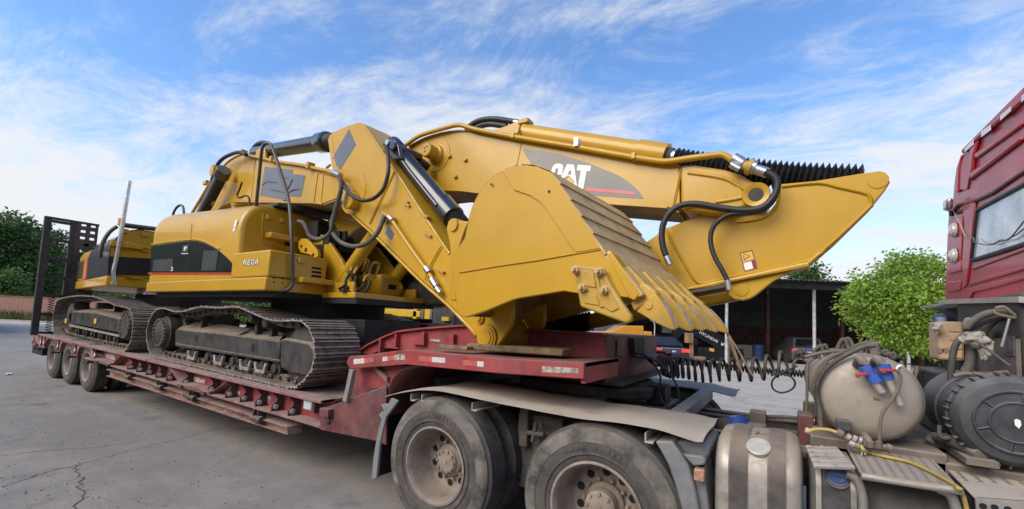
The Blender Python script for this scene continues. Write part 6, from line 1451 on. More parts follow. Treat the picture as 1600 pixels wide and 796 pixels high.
# mid-chassis clutter that fills the space under the tanks
g = G(); g.box((.2, 3.05, .6), (1.25, 3.44, 1.08)); g.box((.15, 3.05, 1.0), (.72, 3.3, 1.12)); build(g, 'battery_tray', M_rail, TK, bevel=.01)
for k, (px, py) in enumerate(((1256, 672), (1285, 668))):
    p = onY(px, py, 3.35); g = G(); g.box((p.x-.03, 3.3, .95), (p.x+.05, 3.5, p.z+.10)); build(g, 'tank_bracket', M_redd, TK, bevel=.006)
g = G(); g.box((.17, 3.28, 1.0), (.70, 3.36, 1.13)); build(g, 'tank_cradle', M_rail, TK, bevel=.006); g = G(); g.box((.17, 4.4, 1.0), (.70, 4.5, 1.13)); build(g, 'tank_cradle', M_rail, TK, bevel=.006)
# ---- cooling-water tank lying across the frame
wc = Vector((.405, 3.0, 1.37)); wr = .232
g = G(); g.lathe(wc, YH, [(-.045, 0), (-.043, .06), (-.036, .14), (-.030, .165), (-.027, .172), (-.018, .20), (.01, .222), (.05, wr), (1.42, wr), (1.46, .2), (1.48, 0)], 56, caps=False); WT = build(g, 'water_tank', M_ftank, TK, smooth=50)
for dy, w_ in ((.22, .045), (1.1, .045)):
    g = G(); g.lathe(wc+YH*dy, YH, [(0, wr+.001), (0, wr+.006), (w_, wr+.006), (w_, wr+.001)], 48, caps=False); build(g, 'tank_band', M_rail, WT, smooth=30)
g = G(); g.lathe(wc+YH*.045, YH, [(0, wr), (.004, wr+.005), (.012, wr+.005), (.016, wr)], 48, caps=False); build(g, 'weld_seam', M_ftank, WT, smooth=60)
YV = 2.90
def wtube(path, r, m, nm, y=YV, seg=10, sm=3):
    g = G(); P_ = [onY(px, py, y if not isinstance(y, list) else y[i]) for i, (px, py) in enumerate(path)]
    g.tube(smooth_path(P_, sm) if sm else P_, r, seg); return build(g, nm, m, WT, smooth=50)
for sh, e1 in ((0, (1378, 613)), (27, (1407, 633))):
    y_ = [2.96, 2.90, 2.89]
    wtube([(1339+sh, 570-sh*.1), (1344+sh, 562), (1350+sh, 569)], .022, M_rail, 'elbow_pipe', y_)
    if not sh:
        wtube([(1350, 571), (1356, 581)], .029, M_blue, 'blue_valve', sm=0); wtube([(1355, 579), (1362, 588)], .026, M_blue, 'blue_valve', sm=0); wtube([(1361, 586), (1369, 598)], .031, M_blue, 'blue_valve', sm=0); wtube([(1366, 597), (1378, 614)], .019, M_alu, 'outlet_pipe', sm=0)
        g = G(); g.obox(onY(1347, 585, 2.86), (.024, 0, .004), (0, .008, 0), (.0, 0, .008)); g.obox(onY(1340, 587, 2.86), (.009, 0, .0), (0, .010, 0), (.0, 0, .011)); build(g, 'valve_handle', M_redp, WT, bevel=.004)
    else:
        wtube([(1379, 570), (1384, 582)], .030, M_blue, 'blue_valve', sm=0); wtube([(1383, 580), (1388, 593)], .027, M_blue, 'blue_valve', sm=0); wtube([(1387, 592), (1407, 633)], .018, M_alu, 'outlet_pipe', sm=0)
        g = G(); g.obox(onY(1387, 579, 2.855), (.034, 0, .003), (0, .007, 0), (-.001, 0, .007)); g.obox(onY(1381, 580, 2.855), (.010, 0, .00), (0, .009, 0), (0, 0, .011)); build(g, 'valve_handle', M_redp, WT, bevel=.004)
wtube([(1403, 580), (1407, 590), (1404, 605), (1396, 622), (1384, 638), (1377, 652), (1375, 672), (1374, 692)], .0075, M_lead, 'drip_hose', [2.87]*4+[2.88]*4, 8, 4)
wtube([(1401, 577), (1406, 572), (1410, 574)], .012, M_alu, 'hose_fitting', 2.87)
p = onY(1366, 624, 2.953); g = G()
rnd = random.Random(4); pts_ = [(p.x+.02*math.cos(a)*rnd.uniform(.5, 1.2)*1.6, 2.9575, p.z+.009*math.sin(a)*rnd.uniform(.6, 1.2)) for a in [2*math.pi*k/12 for k in range(12)]]
g.prism(pts_, (0, -.002, 0)); build(g, 'oil_stain', M_rail, WT, smooth=0)
# bottom outlet and valve tree
wtube([(1350, 680), (1356, 688), (1360, 697)], .020, M_rail, 'outlet_pipe', [2.99, 2.93, 2.9]); wtube([(1348, 694), (1390, 701)], .017, M_rail, 'valve_tree', 2.88, sm=0); wtube([(1315, 682), (1352, 692)], .015, M_lead, 'valve_tree', 2.88, sm=0)
for (a, b_, r, m) in (((1307, 675), (1316, 680), .022, M_rail), ((1322, 682), (1328, 685), .020, M_alu), ((1332, 684), (1338, 687), .018, M_bag), ((1341, 687), (1346, 689), .02, M_alu), ((1326, 692), (1334, 695), .02, M_alu), ((1334, 695), (1342, 697), .016, M_bag), ((1359, 690), (1360, 699), .019, M_rail), ((1373, 690), (1374, 701), .015, M_rail), ((1384, 698), (1392, 702), .020, M_rail), ((1258, 672), (1266, 675), .016, M_bag)):
    wtube([a, b_], r, m, 'valve_fitting', 2.87, sm=0)
p = onY(1318, 665, 2.92); g = G(); g.box((p.x-.03, 2.90, p.z-.025), (p.x+.03, 2.97, p.z+.028)); build(g, 'solenoid_box', M_plast, WT, bevel=.005)
yh = G(); P_ = [onY(1262, 675, 2.86), onY(1275, 671, 2.86), onY(1295, 672, 2.86), onY(1310, 677, 2.86)]
yh.tube(smooth_path(P_, 5), .009, 8); build(yh, 'air_line', M_yhose, WT, smooth=60)
P_ = [onY(1346, 697, 2.86), onY(1349, 703, 2.84), onZ(1360, 708, zc+.012), onZ(1385, 714, zc+.012), onZ(1420, 722, zc+.012), onZ(1450, 735, zc+.012), onZ(1475, 748, zc+.012), onZ(1490, 757, zc+.012), onZ(1499, 764, zc+.014), onY(1503, 770, 2.60), onY(1507, 782, 2.60), onY(1511, 800, 2.60), onY(1512, 830, 2.60)]
g = G(); g.tube(smooth_path(P_, 5), .0085, 8); build(g, 'air_line', M_yhose, WT, smooth=60)
g = G(); g.tube(Ys([(1348, 700), (1346, 712)], 2.85), .004, 5); g.tube(Ys([(1350, 700), (1352, 711)], 2.85), .004, 5); build(g, 'cable_tie', M_bag, WT)
# hoses slung over the tank
for path, r, y_ in (([(1283, 672), (1281, 640), (1276, 615), (1278, 598), (1288, 580), (1305, 565), (1328, 552), (1350, 542), (1368, 540)], .013, 2.97), ([(1284, 660), (1279, 630), (1272, 605), (1274, 590), (1284, 572), (1300, 558), (1330, 545), (1348, 537), (1366, 538)], .012, 3.2), ([(1275, 650), (1276, 620), (1276, 595), (1284, 578), (1292, 565)], .011, 3.12)):
    g = G(); g.tube(smooth_path(Ys(path, y_), 5), r, 8); build(g, 'slung_hose', M_hosed, WT, smooth=60)
for g in (G().tube(smooth_path(Ys([(1258, 558), (1285, 551), (1325, 547)], 3.3), 4), .010, 8), G().tube(smooth_path(Ys([(1260, 648), (1261, 610), (1262, 570), (1270, 562)], 3.6), 4), .009, 8)): build(g, 'slung_hose', M_lead, WT, smooth=60)
p = onY(1368, 556, 3.15); g = G(); g.lathe(p, ZH, [(-.03, .022), (.0, .022), (.005, .026), (.02, .026), (.022, .022), (.07, .022), (.075, .018), (.078, 0)], 14); build(g, 'tank_stub', M_rail, WT, smooth=35)
for px0, px1, top_, y_ in ((1272, 1290, 541, 3.6), (1306, 1328, 531, 3.5), (1345, 1364, 535, 3.55), (1374, 1400, 553, 3.6), (1240, 1258, 551, 3.7)):
    xm = (px0+px1)/2; path = [(px0, 562), (px0+1, 549), (xm-3, top_+2), (xm+2, top_), (px1-4, top_+8), (px1, 556)]
    for dd in (0, .02):
        g = G(); g.tube(smooth_path([onY(a, b_, y_)+Vector((dd*1.3, dd, dd*.3)) for a, b_ in path], 5), .012, 8); build(g, 'hose_loop', M_hosed, WT, smooth=60)
# ---- air filter drum
dc = Vector((.938, 3.0, 1.325)); dr = .212
g = G(); g.lathe(dc, YH, [(-.03, 0), (-.03, .085), (-.036, .088), (-.036, .094), (-.028, .098), (-.026, .135), (-.034, .14), (-.034, .146), (-.022, .15), (-.015, .185), (.01, .205), (.03, dr), (.06, dr), (.064, dr+.008), (.085, dr+.008), (.09, dr-.002), (.26, dr-.004), (.265, dr+.004), (.29, dr+.004), (.295, dr-.004), (.60, dr-.012), (.65, .16), (.66, 0)], 64, caps=False); DM = build(g, 'filter_drum', M_drum, TK, smooth=35)
for k in range(6):
    a = R_(60*k+20); d = Vector((math.cos(a), 0, math.sin(a))); g = G(); g.tube([dc+d*.095-YH*.028, dc+d*.138-YH*.028], .0055, 6); build(g, 'lid_rib', M_drum, DM, smooth=60)
for k in range(9):
    a = R_(95+k*24); d = Vector((math.cos(a), 0, math.sin(a))); t_ = Vector((-d.z, 0, d.x))
    for q in (-.018, .018):
        g = G(); g.obox(dc+d*(dr+.008)+t_*q+YH*.055, d*.008, YH*.03, t_*.004); build(g, 'lid_clip', M_drum, DM, bevel=.002)
g = G(); p = dc-YH*.031; g.prism([p+Vector((-.011, 0, .013)), p+Vector((-.002, 0, .020)), p+Vector((.009, 0, .014)), p+Vector((.011, 0, -.006)), p+Vector((.003, 0, -.024)), p+Vector((-.009, 0, -.010))], (0, -.004, 0)); build(g, 'torn_label', M_white, DM, smooth=0)
# drum cradle
g = G(); P_ = [onY(1452, 690, 3.25), onY(1460, 683, 3.25), onY(1475, 685, 3.2), onY(1520, 705, 3.05), onY(1532, 712, 3.0)]
g.tube(P_, .028, 8); g.box((P_[3].x-.05, 2.95, P_[3].z-.05), (P_[3].x+.06, 3.3, P_[3].z-.02)); build(g, 'drum_cradle', M_rail, TK, smooth=50)
for px, py in ((1468, 665), (1503, 690)):
    g = G(); g.tube(smooth_path(Ys([(px, py), (px, py+14), (px+6, py+20), (px+16, py+20)], 3.12), 3), .010, 8); build(g, 'cradle_rod', M_rail, TK, smooth=60)
g = G(); g.box((.66, 3.3, .9), (1.25, 4.4, 1.08)); g.box((1.02, 3.15, 1.48), (1.24, 4.05, 1.96)); g.box((.86, 3.6, 1.08), (1.22, 4.3, 1.5)); build(g, 'gearbox_housing', M_dark, TK, bevel=.02)
for px, py, r in ((1578, 574, .032), (1591, 576, .030), (1592, 480, .05)):
    p = onX(px, py, 1.019 if px < 1592 or py > 500 else 1.10); g = G(); g.lathe(p, (-1, 0, 0), [(0, r), (.003, r)], 14); build(g, 'bracket_hole', M_hole, TK)
g = G(); p = onX(1582, 553, 1.018); g.box((1.00, 3.15, 1.48), (1.017, 3.62, 1.72)); build(g, 'bracket_plate', M_rail, TK)
for px, py in ((1552, 531), (1586, 541)):
    p = onX(px, py, 1.015); g = G(); g.box((.992, p.y-.05, p.z-.05), (1.0, p.y+.05, p.z+.05)); g.box((.988, p.y-.028, p.z-.03), (.9925, p.y+.028, p.z+.03)); build(g, 'bracket_window', M_plast, TK)
# arching hoses below the cab
for path, r, y_, m in (([(1486, 595), (1487, 570), (1491, 545), (1499, 530), (1506, 525)], .016, 3.3, M_hosed), ([(1510, 514), (1520, 502), (1540, 491), (1562, 488), (1585, 492), (1605, 506)], .018, 3.25, M_hosed), ([(1513, 516), (1535, 505), (1560, 497), (1580, 491), (1600, 489)], .014, 3.3, M_hosed), ([(1534, 530), (1543, 512), (1560, 498), (1575, 494)], .017, 3.35, M_hosed), ([(1555, 482), (1568, 480), (1580, 488), (1590, 497), (1570, 494), (1556, 490), (1553, 484)], .008, 3.2, M_lead), ([(1510, 514), (1508, 508), (1512, 500), (1519, 503)], .013, 3.25, M_rail), ([(1490, 588), (1510, 584), (1535, 588), (1560, 583), (1575, 582)], .012, 3.2, M_lead), ([(1520, 583), (1545, 588), (1560, 592), (1580, 589)], .010, 3.15, M_lead)):
    g = G(); g.tube(smooth_path(Ys(path, y_), 5), r, 8); build(g, 'cab_hose', m, TK, smooth=60)
g = G(); g.tube(Ys([(1577, 498), (1565, 542)], 3.1), .006, 6); g.tube(Ys([(1524, 532), (1577, 571)], 3.12), .006, 6); build(g, 'support_rod', M_galv, TK, smooth=60)
g = G(); g.tube(Ys([(1519, 545), (1516, 566), (1512, 580)], 3.25), .022, 10); g.tube(Ys([(1514, 575), (1510, 584)], 3.25), .028, 10); build(g, 'filler_pipe', M_plast, TK, smooth=50)
# ---- cab
XC = 1.25
cq = [(1476, 472), (1477, 430), (1479, 380), (1481.5, 331), (1487, 328), (1488, 312), (1490, 288), (1493.5, 262), (1498, 248), (1504, 238), (1512, 229), (1520, 221.5), (1560, 185), (1600, 148.5), (1680, 76), (1680, 476)]
cpts = [onX(px, py, XC) for px, py in cq]
g = G(); g.prism(cpts, (2.0, 0, 0)); CABO = build(g, 'cab', M_cab, TK, bevel=.02, seg=3)
def cab_bar(q, d, nm='pressed_rib', m=None, bev=.008):
    g = G(); g.prism([onX(px, py, XC) for px, py in q], (-d*.55, 0, 0)); return build(g, nm, m or M_cab, CABO, bevel=bev*1.4)
k1 = lambda x, y: (1440+x/4.68, 130+y/4.68)
k2 = lambda x, y: (1440+x/3.98, 280+y/3.98)
cab_bar([k1(326, 480), k1(800, 12), k1(800, 110), k1(435, 412), k1(385, 460), k1(322, 512)], .05, 'roof_band')
for q in ([(318, 478), (380, 414), (380, 452), (318, 506)], [(440, 352), (505, 307), (507, 345), (440, 396)], [(580, 236), (655, 172), (653, 206), (578, 276)], [(735, 95), (790, 45), (790, 90), (733, 140)]):
    g = G(); g.prism([onX(*k1(*p), XC-.028) for p in q], (-.003, 0, 0)); build(g, 'reflector_tape', M_white, CABO, smooth=0)
cab_bar([k1(385, 462), k1(440, 415), k1(408, 520), k1(400, 600), k1(385, 690), k1(370, 720), k1(362, 700)], .045, 'pressed_column')
cab_bar([k1(404, 515), k1(760, 275), k1(760, 308), k1(420, 552)], .035)
cab_bar([k1(385, 650), k1(760, 390), k1(760, 418), k1(450, 652), k1(385, 700)], .045)
cab_bar([k1(290, 780), k1(290, 620), k1(318, 540), k1(378, 490), k1(360, 700), k1(345, 780)], .02, 'side_panel')
cab_bar([k1(270, 800), k1(285, 600), k1(310, 520), k1(312, 540), k1(296, 620), k1(288, 800)], .035)
cab_bar([k2(180, 215), k2(232, 152), k2(340, 125), k2(440, 80), k2(560, 0), k2(700, -95), k2(700, -70), k2(565, 20), k2(445, 102), k2(345, 145), k2(238, 172), k2(186, 232)], .03, 'seam_moulding', M_redd)
# window: glass plus rubber seal
wq = [k2(352, 192), k2(720, -8), k2(720, 380), k2(316, 506)]
g = G(); g.prism([onX(px, py, XC-.004) for px, py in wq], (-.004, 0, 0)); WG = build(g, 'rear_window', M_glass, CABO)
for i in range(4):
    a, b_ = onX(*wq[i], XC-.008), onX(*wq[(i+1) % 4], XC-.008); g = G(); g.tube([a, b_], .016, 8); build(g, 'window_seal', M_hose, WG, smooth=60)
for path in ([(318, 375), (345, 398), (430, 410), (490, 380), (545, 372), (637, 262)], [(430, 408), (470, 395), (520, 382), (590, 345), (637, 308)]):
    g = G(); g.tube(smooth_path([onX(*k2(*p), XC-.03) for p in path], 4), .004, 5); build(g, 'loose_wire', M_plast, CABO)
g = G(); g.tube(smooth_path([onX(*k2(*p), XC-.02) for p in [(190, 185), (215, 235), (245, 290), (265, 345), (285, 362), (320, 365), (325, 395)]], 4), .003, 5); build(g, 'loose_wire', M_bag, CABO)
for q in ([(330, 540), (720, 395), (720, 420), (322, 565)], [(318, 632), (720, 520), (720, 545), (300, 662)], [(296, 680), (720, 580), (720, 605), (400, 690), (330, 705), (305, 760), (290, 760)], [(265, 150), (345, 135), (330, 300), (312, 505), (290, 660), (268, 680), (265, 500), (283, 300)], [(190, 525), (255, 505), (258, 570), (180, 590)], [(176, 640), (250, 630), (250, 690), (172, 700)]):
    cab_bar([k2(*p) for p in q], .024)
cab_bar([k2(193, 250), k2(262, 225), k2(250, 505), k2(188, 520)], .012, 'lamp_panel')
for x, y in ((207, 318), (208, 478)):
    p = onX(*k2(x, y), XC-.012); g = G(); g.lathe(p, (-1, 0, 0), [(0, .062), (.012, .062), (.014, .054), (.026, .05), (.032, .04), (.034, 0)], 24); build(g, 'round_lamp', M_lens, CABO, smooth=35)
p = onX(*k2(238, 205), XC-.005); g = G(); g.lathe(p, (-1, 0, 0), [(0, .02), (.015, .018), (.016, 0)], 12); build(g, 'lamp_plug', M_hose, CABO)
p = onX(*k2(168, 160), XC-.06); g = G(); g.obox(p, (.022, 0, 0), (0, .038, .0), (0, -.012, .046)); wl = build(g, 'work_lamp', M_galv, CABO, bevel=.018)
g = G(); g.obox(p-Vector((.024, 0, 0)), (.004, 0, 0), (0, .03, 0), (0, -.008, .036)); build(g, 'lamp_lens', M_lens, wl, bevel=.004)
g = G(); g.tube([p+Vector((0, -.02, -.05)), onX(*k2(190, 225), XC)], .012, 6); build(g, 'lamp_arm', M_hose, wl)
# near side of the cab, lower body, door and front arch (out of frame to the right)
yn = cpts[-1].y
g = G(); g.prism([(1.85, yn+.02, 1.05), (1.98, yn+.02, 1.05), (2.1, yn+.02, 1.18), (2.8, yn+.02, 1.18), (2.95, yn+.02, .75), (3.24, yn+.02, .55), (3.24, yn+.02, 2.03), (1.85, yn+.02, 2.03)], (0, 5.08-yn, 0)); build(g, 'cab_base', M_cab, TK, bevel=.03)
g = G(); g.prism([(1.95, yn+.001, 2.35), (3.05, yn+.001, 2.25), (2.95, yn+.001, 2.95), (2.0, yn+.001, 2.95)], (0, -.006, 0)); build(g, 'side_window', M_cabglass, CABO)
for q in ((1.9, 1.2, 2.98), (3.1, 1.2, 2.98)):
    g = G(); g.box((q[0]-.006, yn-.003, max(q[1], 2.06)), (q[0]+.006, yn-.0005, q[2])); build(g, 'door_seam', M_hole, CABO, smooth=0)
g = G(); g.box((2.0, yn-.04, 2.12), (2.16, yn-.012, 2.15)); build(g, 'door_handle', M_plast, CABO, bevel=.008)
g = G(); g.tube(smooth_path([(3.2, yn-.02, 2.9), (3.3, yn-.25, 2.88), (3.3, yn-.28, 2.7)], 4), .02, 8); g.box((3.24, yn-.40, 2.2), (3.36, yn-.16, 2.7)); build(g, 'side_mirror', M_plast, CABO, bevel=.02)
# tan flap plate under the cab
f_ = lambda q, x: [onX(px, py, x) for px, py in q]
g = G(); g.prism(f_([(1437, 479), (1452, 478), (1492, 469), (1680, 472), (1680, 476), (1493, 473), (1453, 481.5), (1438, 482)], 1.06), (.24, 0, 0)); FL = build(g, 'flap_plate', M_fend, TK, bevel=.003)
g = G(); g.prism(f_([(1455, 482), (1493, 473), (1600, 474), (1600, 482), (1548, 486), (1525, 492), (1511, 508)], 1.22), (.02, 0, 0)); pl_ = build(g, 'flap_plate', M_under, FL)
p = onX(1510, 491.5, 1.219); g = G(); g.lathe(p, (-1, 0, 0), [(0, .035), (.003, .035)], 16); build(g, 'flap_hole', M_cab, pl_)
g = G(); g.prism([(1.0, 3.1, 1.93), (1.24, 3.1, 1.90), (1.24, 4.35, 1.98), (1.0, 4.35, 2.0)], (0, 0, -.03)); 
build(g, 'rear_shelf', M_fend, FL)
p = onX(1475, 497, 1.3); g = G(); g.box((1.26, p.y-.25, p.z-.06), (1.6, p.y+.2, p.z+.03)); build(g, 'blue_bracket', mat('dull_blue_plastic', (.04, .07, .14), .5), TK, bevel=.01)
# rear axle space beneath the cab, front wheel outline kept simple behind the frame edge
for yo, sgn in ((Y0, -1), (Y1, 1)):
    ty, rim = make_wheel(TK, (2.45, yo, .535), TYR, RIMR, .3, .05, seg=40, side=sgn, detail=False)

# ================================================================== LOOSE THINGS ON AND ROUND THE TRUCK
# tan jug
a, b_ = onY(1465, 502, 3.9), onY(1503, 565, 3.9)
y0_ = 3.9
g = G(); g.box((a.x, y0_, b_.z), (a.x+.125, y0_+.22, a.z)); JG = tag(build(g, 'plastic_jug', M_jug, None, bevel=.018, seg=3), 'tan ribbed plastic jug wedged under the flap behind the red cab', 'jug')
ORG[JG] = Vector((0, 0, 0))
for k in range(4):
    z = b_.z+(a.z-b_.z)*(.16+.22*k); g = G(); g.box((a.x+.055, y0_-.006, z-.022), (a.x+.112, y0_+.002, z+.022)); build(g, 'jug_panel', M_jug, JG, bevel=.005)
for px in (1469, 1478):
    p = onY(px, 548, y0_); g = G(); g.lathe((p.x, y0_-.002, p.z), (0, -1, 0), [(0, .018), (.002, .018)], 12); build(g, 'jug_recess', M_lead, JG)
g = G(); g.lathe((a.x+.03, y0_+.06, a.z), ZH, [(0, .026), (.03, .026), (.032, 0)], 14); build(g, 'jug_cap', M_bluecap, JG)
# crumpled rag
def rag(name, c, sx, sy, sz, seed, m, label, cat, n=26):
    g = G(); rows = []
    for i in range(n):
        row = []
        for j in range(n*2):
            th, ph = math.pi*(i+.01)/(n-.98), 2*math.pi*j/(n*2)
            d = Vector((math.sin(th)*math.cos(ph), math.sin(th)*math.sin(ph), math.cos(th)))
            k = 1+.38*mnoise.noise(d*1.7+Vector((seed, 0, 0)))+.30*abs(mnoise.noise(d*4.2+Vector((seed, 5, 0))))-.12+.10*mnoise.noise(d*9+Vector((0, seed, 0)))
            row.append(Vector((c[0]+d.x*sx*k, c[1]+d.y*sy*k, c[2]+d.z*sz*k)))
        rows.append(row)
    g.loft(rows, True, True); return tag(build(g, name, m, None, smooth=70), label, cat)
p = onY(1522, 530, 3.2); rag('crumpled_rag', p, .055, .05, .042, 2.2, M_bag, 'dirty white rag stuffed over a filler pipe behind the cab', 'rag')
p = onY(1540, 545, 3.22); rag('crumpled_rag', p, .030, .03, .055, 5.1, M_bag, 'narrow hanging end of dirty cloth beside the stuffed white rag', 'rag')
p = onY(1465, 512, 3.85); rag('crumpled_rag', p, .022, .03, .032, 8.3, M_bag, 'small grey-white rag tied at the top of the tan jug', 'rag')
# coiled air hoses from the trailer nose to the truck
def coil(a, b_, r, turns, wire, grow=None, seg=14, sagz=.04):
    a, b_ = Vector(a), Vector(b_); d = (b_-a); t_ = d.normalized(); u = t_.cross(ZH).normalized(); w = u.cross(t_)
    P_ = []; n = turns*seg
    for k in range(n+1):
        s_ = k/n; ss = grow(s_) if grow else s_; an = 2*math.pi*k/seg
        P_.append(a+d*ss+(u*math.cos(an)+w*math.sin(an))*r*(1+.10*math.sin(k*.37))-ZH*sagz*math.sin(math.pi*ss))
    return P_
g = G(); P_ = coil(onY(1033, 571, 4.2), onY(1240, 566, 4.2), .095, 17, .013, lambda s: .30*s+.70*s*s, 14, .06)
P_ = [onY(1012, 562, 4.45), onY(1020, 568, 4.3)]+P_+smooth_path([P_[-1], onY(1252, 555, 4.2), onY(1262, 566, 4.1), onY(1290, 568, 4.0)], 4)[1:]
g.tube(P_, .0125, 7); tag(build(g, 'coiled_hose', M_hosed, None, smooth=70), 'thick black coiled air hose stretched from trailer nose to truck', 'hose')
g = G(); P_ = coil(onY(1078, 566, 4.32), onY(1482, 586, 4.32), .026, 74, .008, None, 8, .05); g.tube(P_, .007, 5)
tag(build(g, 'coiled_cable', M_hose, None, smooth=70), 'thin black cable with tight coils running behind the water tank', 'cable')
g = G(); P_ = coil(onY(1378, 573, 4.1), onY(1500, 590, 4.1), .085, 5, .013, None, 14, .05); g.tube(P_, .0125, 7)
tag(build(g, 'coiled_hose', M_hosed, None, smooth=70), 'short loosely coiled dark hose hanging between water tank and filter drum', 'hose')
for nm, path, y_, r, lab in (('loose_cable', [(1205, 588), (1212, 585), (1232, 587), (1242, 597), (1238, 608), (1222, 614), (1209, 609), (1206, 598), (1213, 588), (1228, 580), (1246, 572)], 4.0, .007, 'thin black cable hanging in a loop below the coiled hose'), ('loose_cable', [(993, 552), (1012, 557), (1026, 575), (1032, 590), (1030, 606), (1032, 622), (1042, 637), (1046, 641)], 3.9, .009, 'black cable looping down from trailer nose to the chassis, left strand'), ('loose_cable', [(997, 553), (1020, 562), (1036, 572), (1050, 590), (1058, 605), (1061, 618), (1062, 630)], 3.8, .009, 'black cable curving down beside the grey far fender, right strand')):
    g = G(); g.tube(smooth_path(Ys(path, y_), 6), r, 7); tag(build(g, nm, M_hose, None, smooth=60), lab, 'cable')
# rope hanging from the farthest tooth
tipw = onP(1136.5, 519, OB+NB*(HW-.09), NB)
g = G(); rnd = random.Random(2)
for k in range(6):
    e = tipw+Vector((rnd.uniform(-.02, .07)+.02*k, rnd.uniform(-.03, .03), -.22-.02*k)); m_ = (tipw+e)/2+Vector((rnd.uniform(-.012, .012), 0, 0))
    g.tube(smooth_path([tipw+Vector((0, 0, -.002)), m_, e], 5), [.006]*10+[.003], 6)
g.tube(circle(tipw, (1, .2, 0), .022, 12)+[circle(tipw, (1, .2, 0), .022, 12)[0]], .006, 6)
tag(build(g, 'frayed_rope', M_rope, None, smooth=60), 'frayed tan rope hanging from the farthest bucket tooth', 'rope')
# ================================================================== BACKGROUND
def leaf_mat(name, col, col2, tr=0.35):
    m = bpy.data.materials.new(name); m.use_nodes = True; t = m.node_tree; L = t.links.new
    for n in list(t.nodes): t.nodes.remove(n)
    o = nn(t, 'ShaderNodeOutputMaterial'); d = nn(t, 'ShaderNodeBsdfPrincipled'); tl = nn(t, 'ShaderNodeBsdfTranslucent'); mx = nn(t, 'ShaderNodeMixShader')
    geo = nn(t, 'ShaderNodeNewGeometry'); no = nn(t, 'ShaderNodeTexNoise'); no.inputs['Scale'].default_value = 1.1; no.inputs['Detail'].default_value = 4; L(geo.outputs['Position'], no.inputs['Vector'])
    wn_ = nn(t, 'ShaderNodeTexWhiteNoise'); L(geo.outputs['Random Per Island'], wn_.inputs['Vector'])
    ad = nn(t, 'ShaderNodeMath', operation='ADD'); L(no.outputs['Fac'], ad.inputs[0]); sc = nn(t, 'ShaderNodeMath', operation='MULTIPLY'); L(geo.outputs['Random Per Island'], sc.inputs[0]); sc.inputs[1].default_value = .45; L(sc.outputs[0], ad.inputs[1])
    mr = nn(t, 'ShaderNodeMapRange'); mr.inputs['From Min'].default_value = .4; mr.inputs['From Max'].default_value = 1.0; L(ad.outputs[0], mr.inputs['Value'])
    c = nn(t, 'ShaderNodeMix', data_type='RGBA'); L(mr.outputs[0], c.inputs['Factor']); c.inputs['A'].default_value = (*col, 1); c.inputs['B'].default_value = (*col2, 1)
    L(c.outputs['Result'], d.inputs['Base Color']); L(c.outputs['Result'], tl.inputs['Color']); d.inputs['Roughness'].default_value = .5
    mx.inputs[0].default_value = tr; L(d.outputs[0], mx.inputs[1]); L(tl.outputs[0], mx.inputs[2]); L(mx.outputs[0], o.inputs['Surface']); return m
M_leafL = leaf_mat('bright_leaf', (0.15, 0.27, 0.030), (0.32, 0.46, 0.06), .42)
M_leafD = leaf_mat('dark_leaf', (0.042, 0.10, 0.028), (0.09, 0.165, 0.045), .25)
M_leafM = leaf_mat('mid_leaf', (0.055, 0.12, 0.025), (0.11, 0.19, 0.04), .3)
M_bark = mat('bark', (0.10, 0.075, 0.055), .9, var=.3, vscale=9, bump=.5, bscale=25)
def foliage(g, blobs, n, leaf, rnd, droop=.5, per=7):
    """leaf clumps: each clump is a small spray of leaves on the shell and inside of a blob"""
    tot = sum(b[1].x*b[1].y+b[1].x*b[1].z+b[1].y*b[1].z for b in blobs)
    for c, r in blobs:
        k_ = int(n*(r.x*r.y+r.x*r.z+r.y*r.z)/tot)
        for _ in range(k_):
            d = Vector((rnd.gauss(0, 1), rnd.gauss(0, 1), rnd.gauss(0, 1))).normalized()
            rad = .55+.5*rnd.random()**.6
            rad *= 1+.45*mnoise.noise(d*2.6+c*3)
            if mnoise.noise((c+d*r.x)*(1.3/max(r.x, .3))) < -.36: continue
            p = c+Vector((d.x*r.x, d.y*r.y, d.z*r.z))*rad
            for q in range(per):
                pp_ = p+Vector((rnd.gauss(0, 1), rnd.gauss(0, 1), rnd.gauss(0, .7)))*leaf*1.6
                out_ = (d+Vector((rnd.uniform(-.9, .9), rnd.uniform(-.9, .9), rnd.uniform(-.5, .7)-droop))).normalized()
                sd = out_.cross(Vector((rnd.uniform(-1, 1), rnd.uniform(-1, 1), rnd.uniform(.2, 1)))).normalized()
                l_ = leaf*rnd.uniform(.7, 1.3); w_ = l_*.34; nrm = out_.cross(sd)
                o = len(g.v); g.v += [pp_, pp_+out_*l_*.45+sd*w_+nrm*l_*.08, pp_+out_*l_-nrm*l_*.1, pp_+out_*l_*.45-sd*w_+nrm*l_*.08]; g.f.append((o, o+1, o+2, o+3))
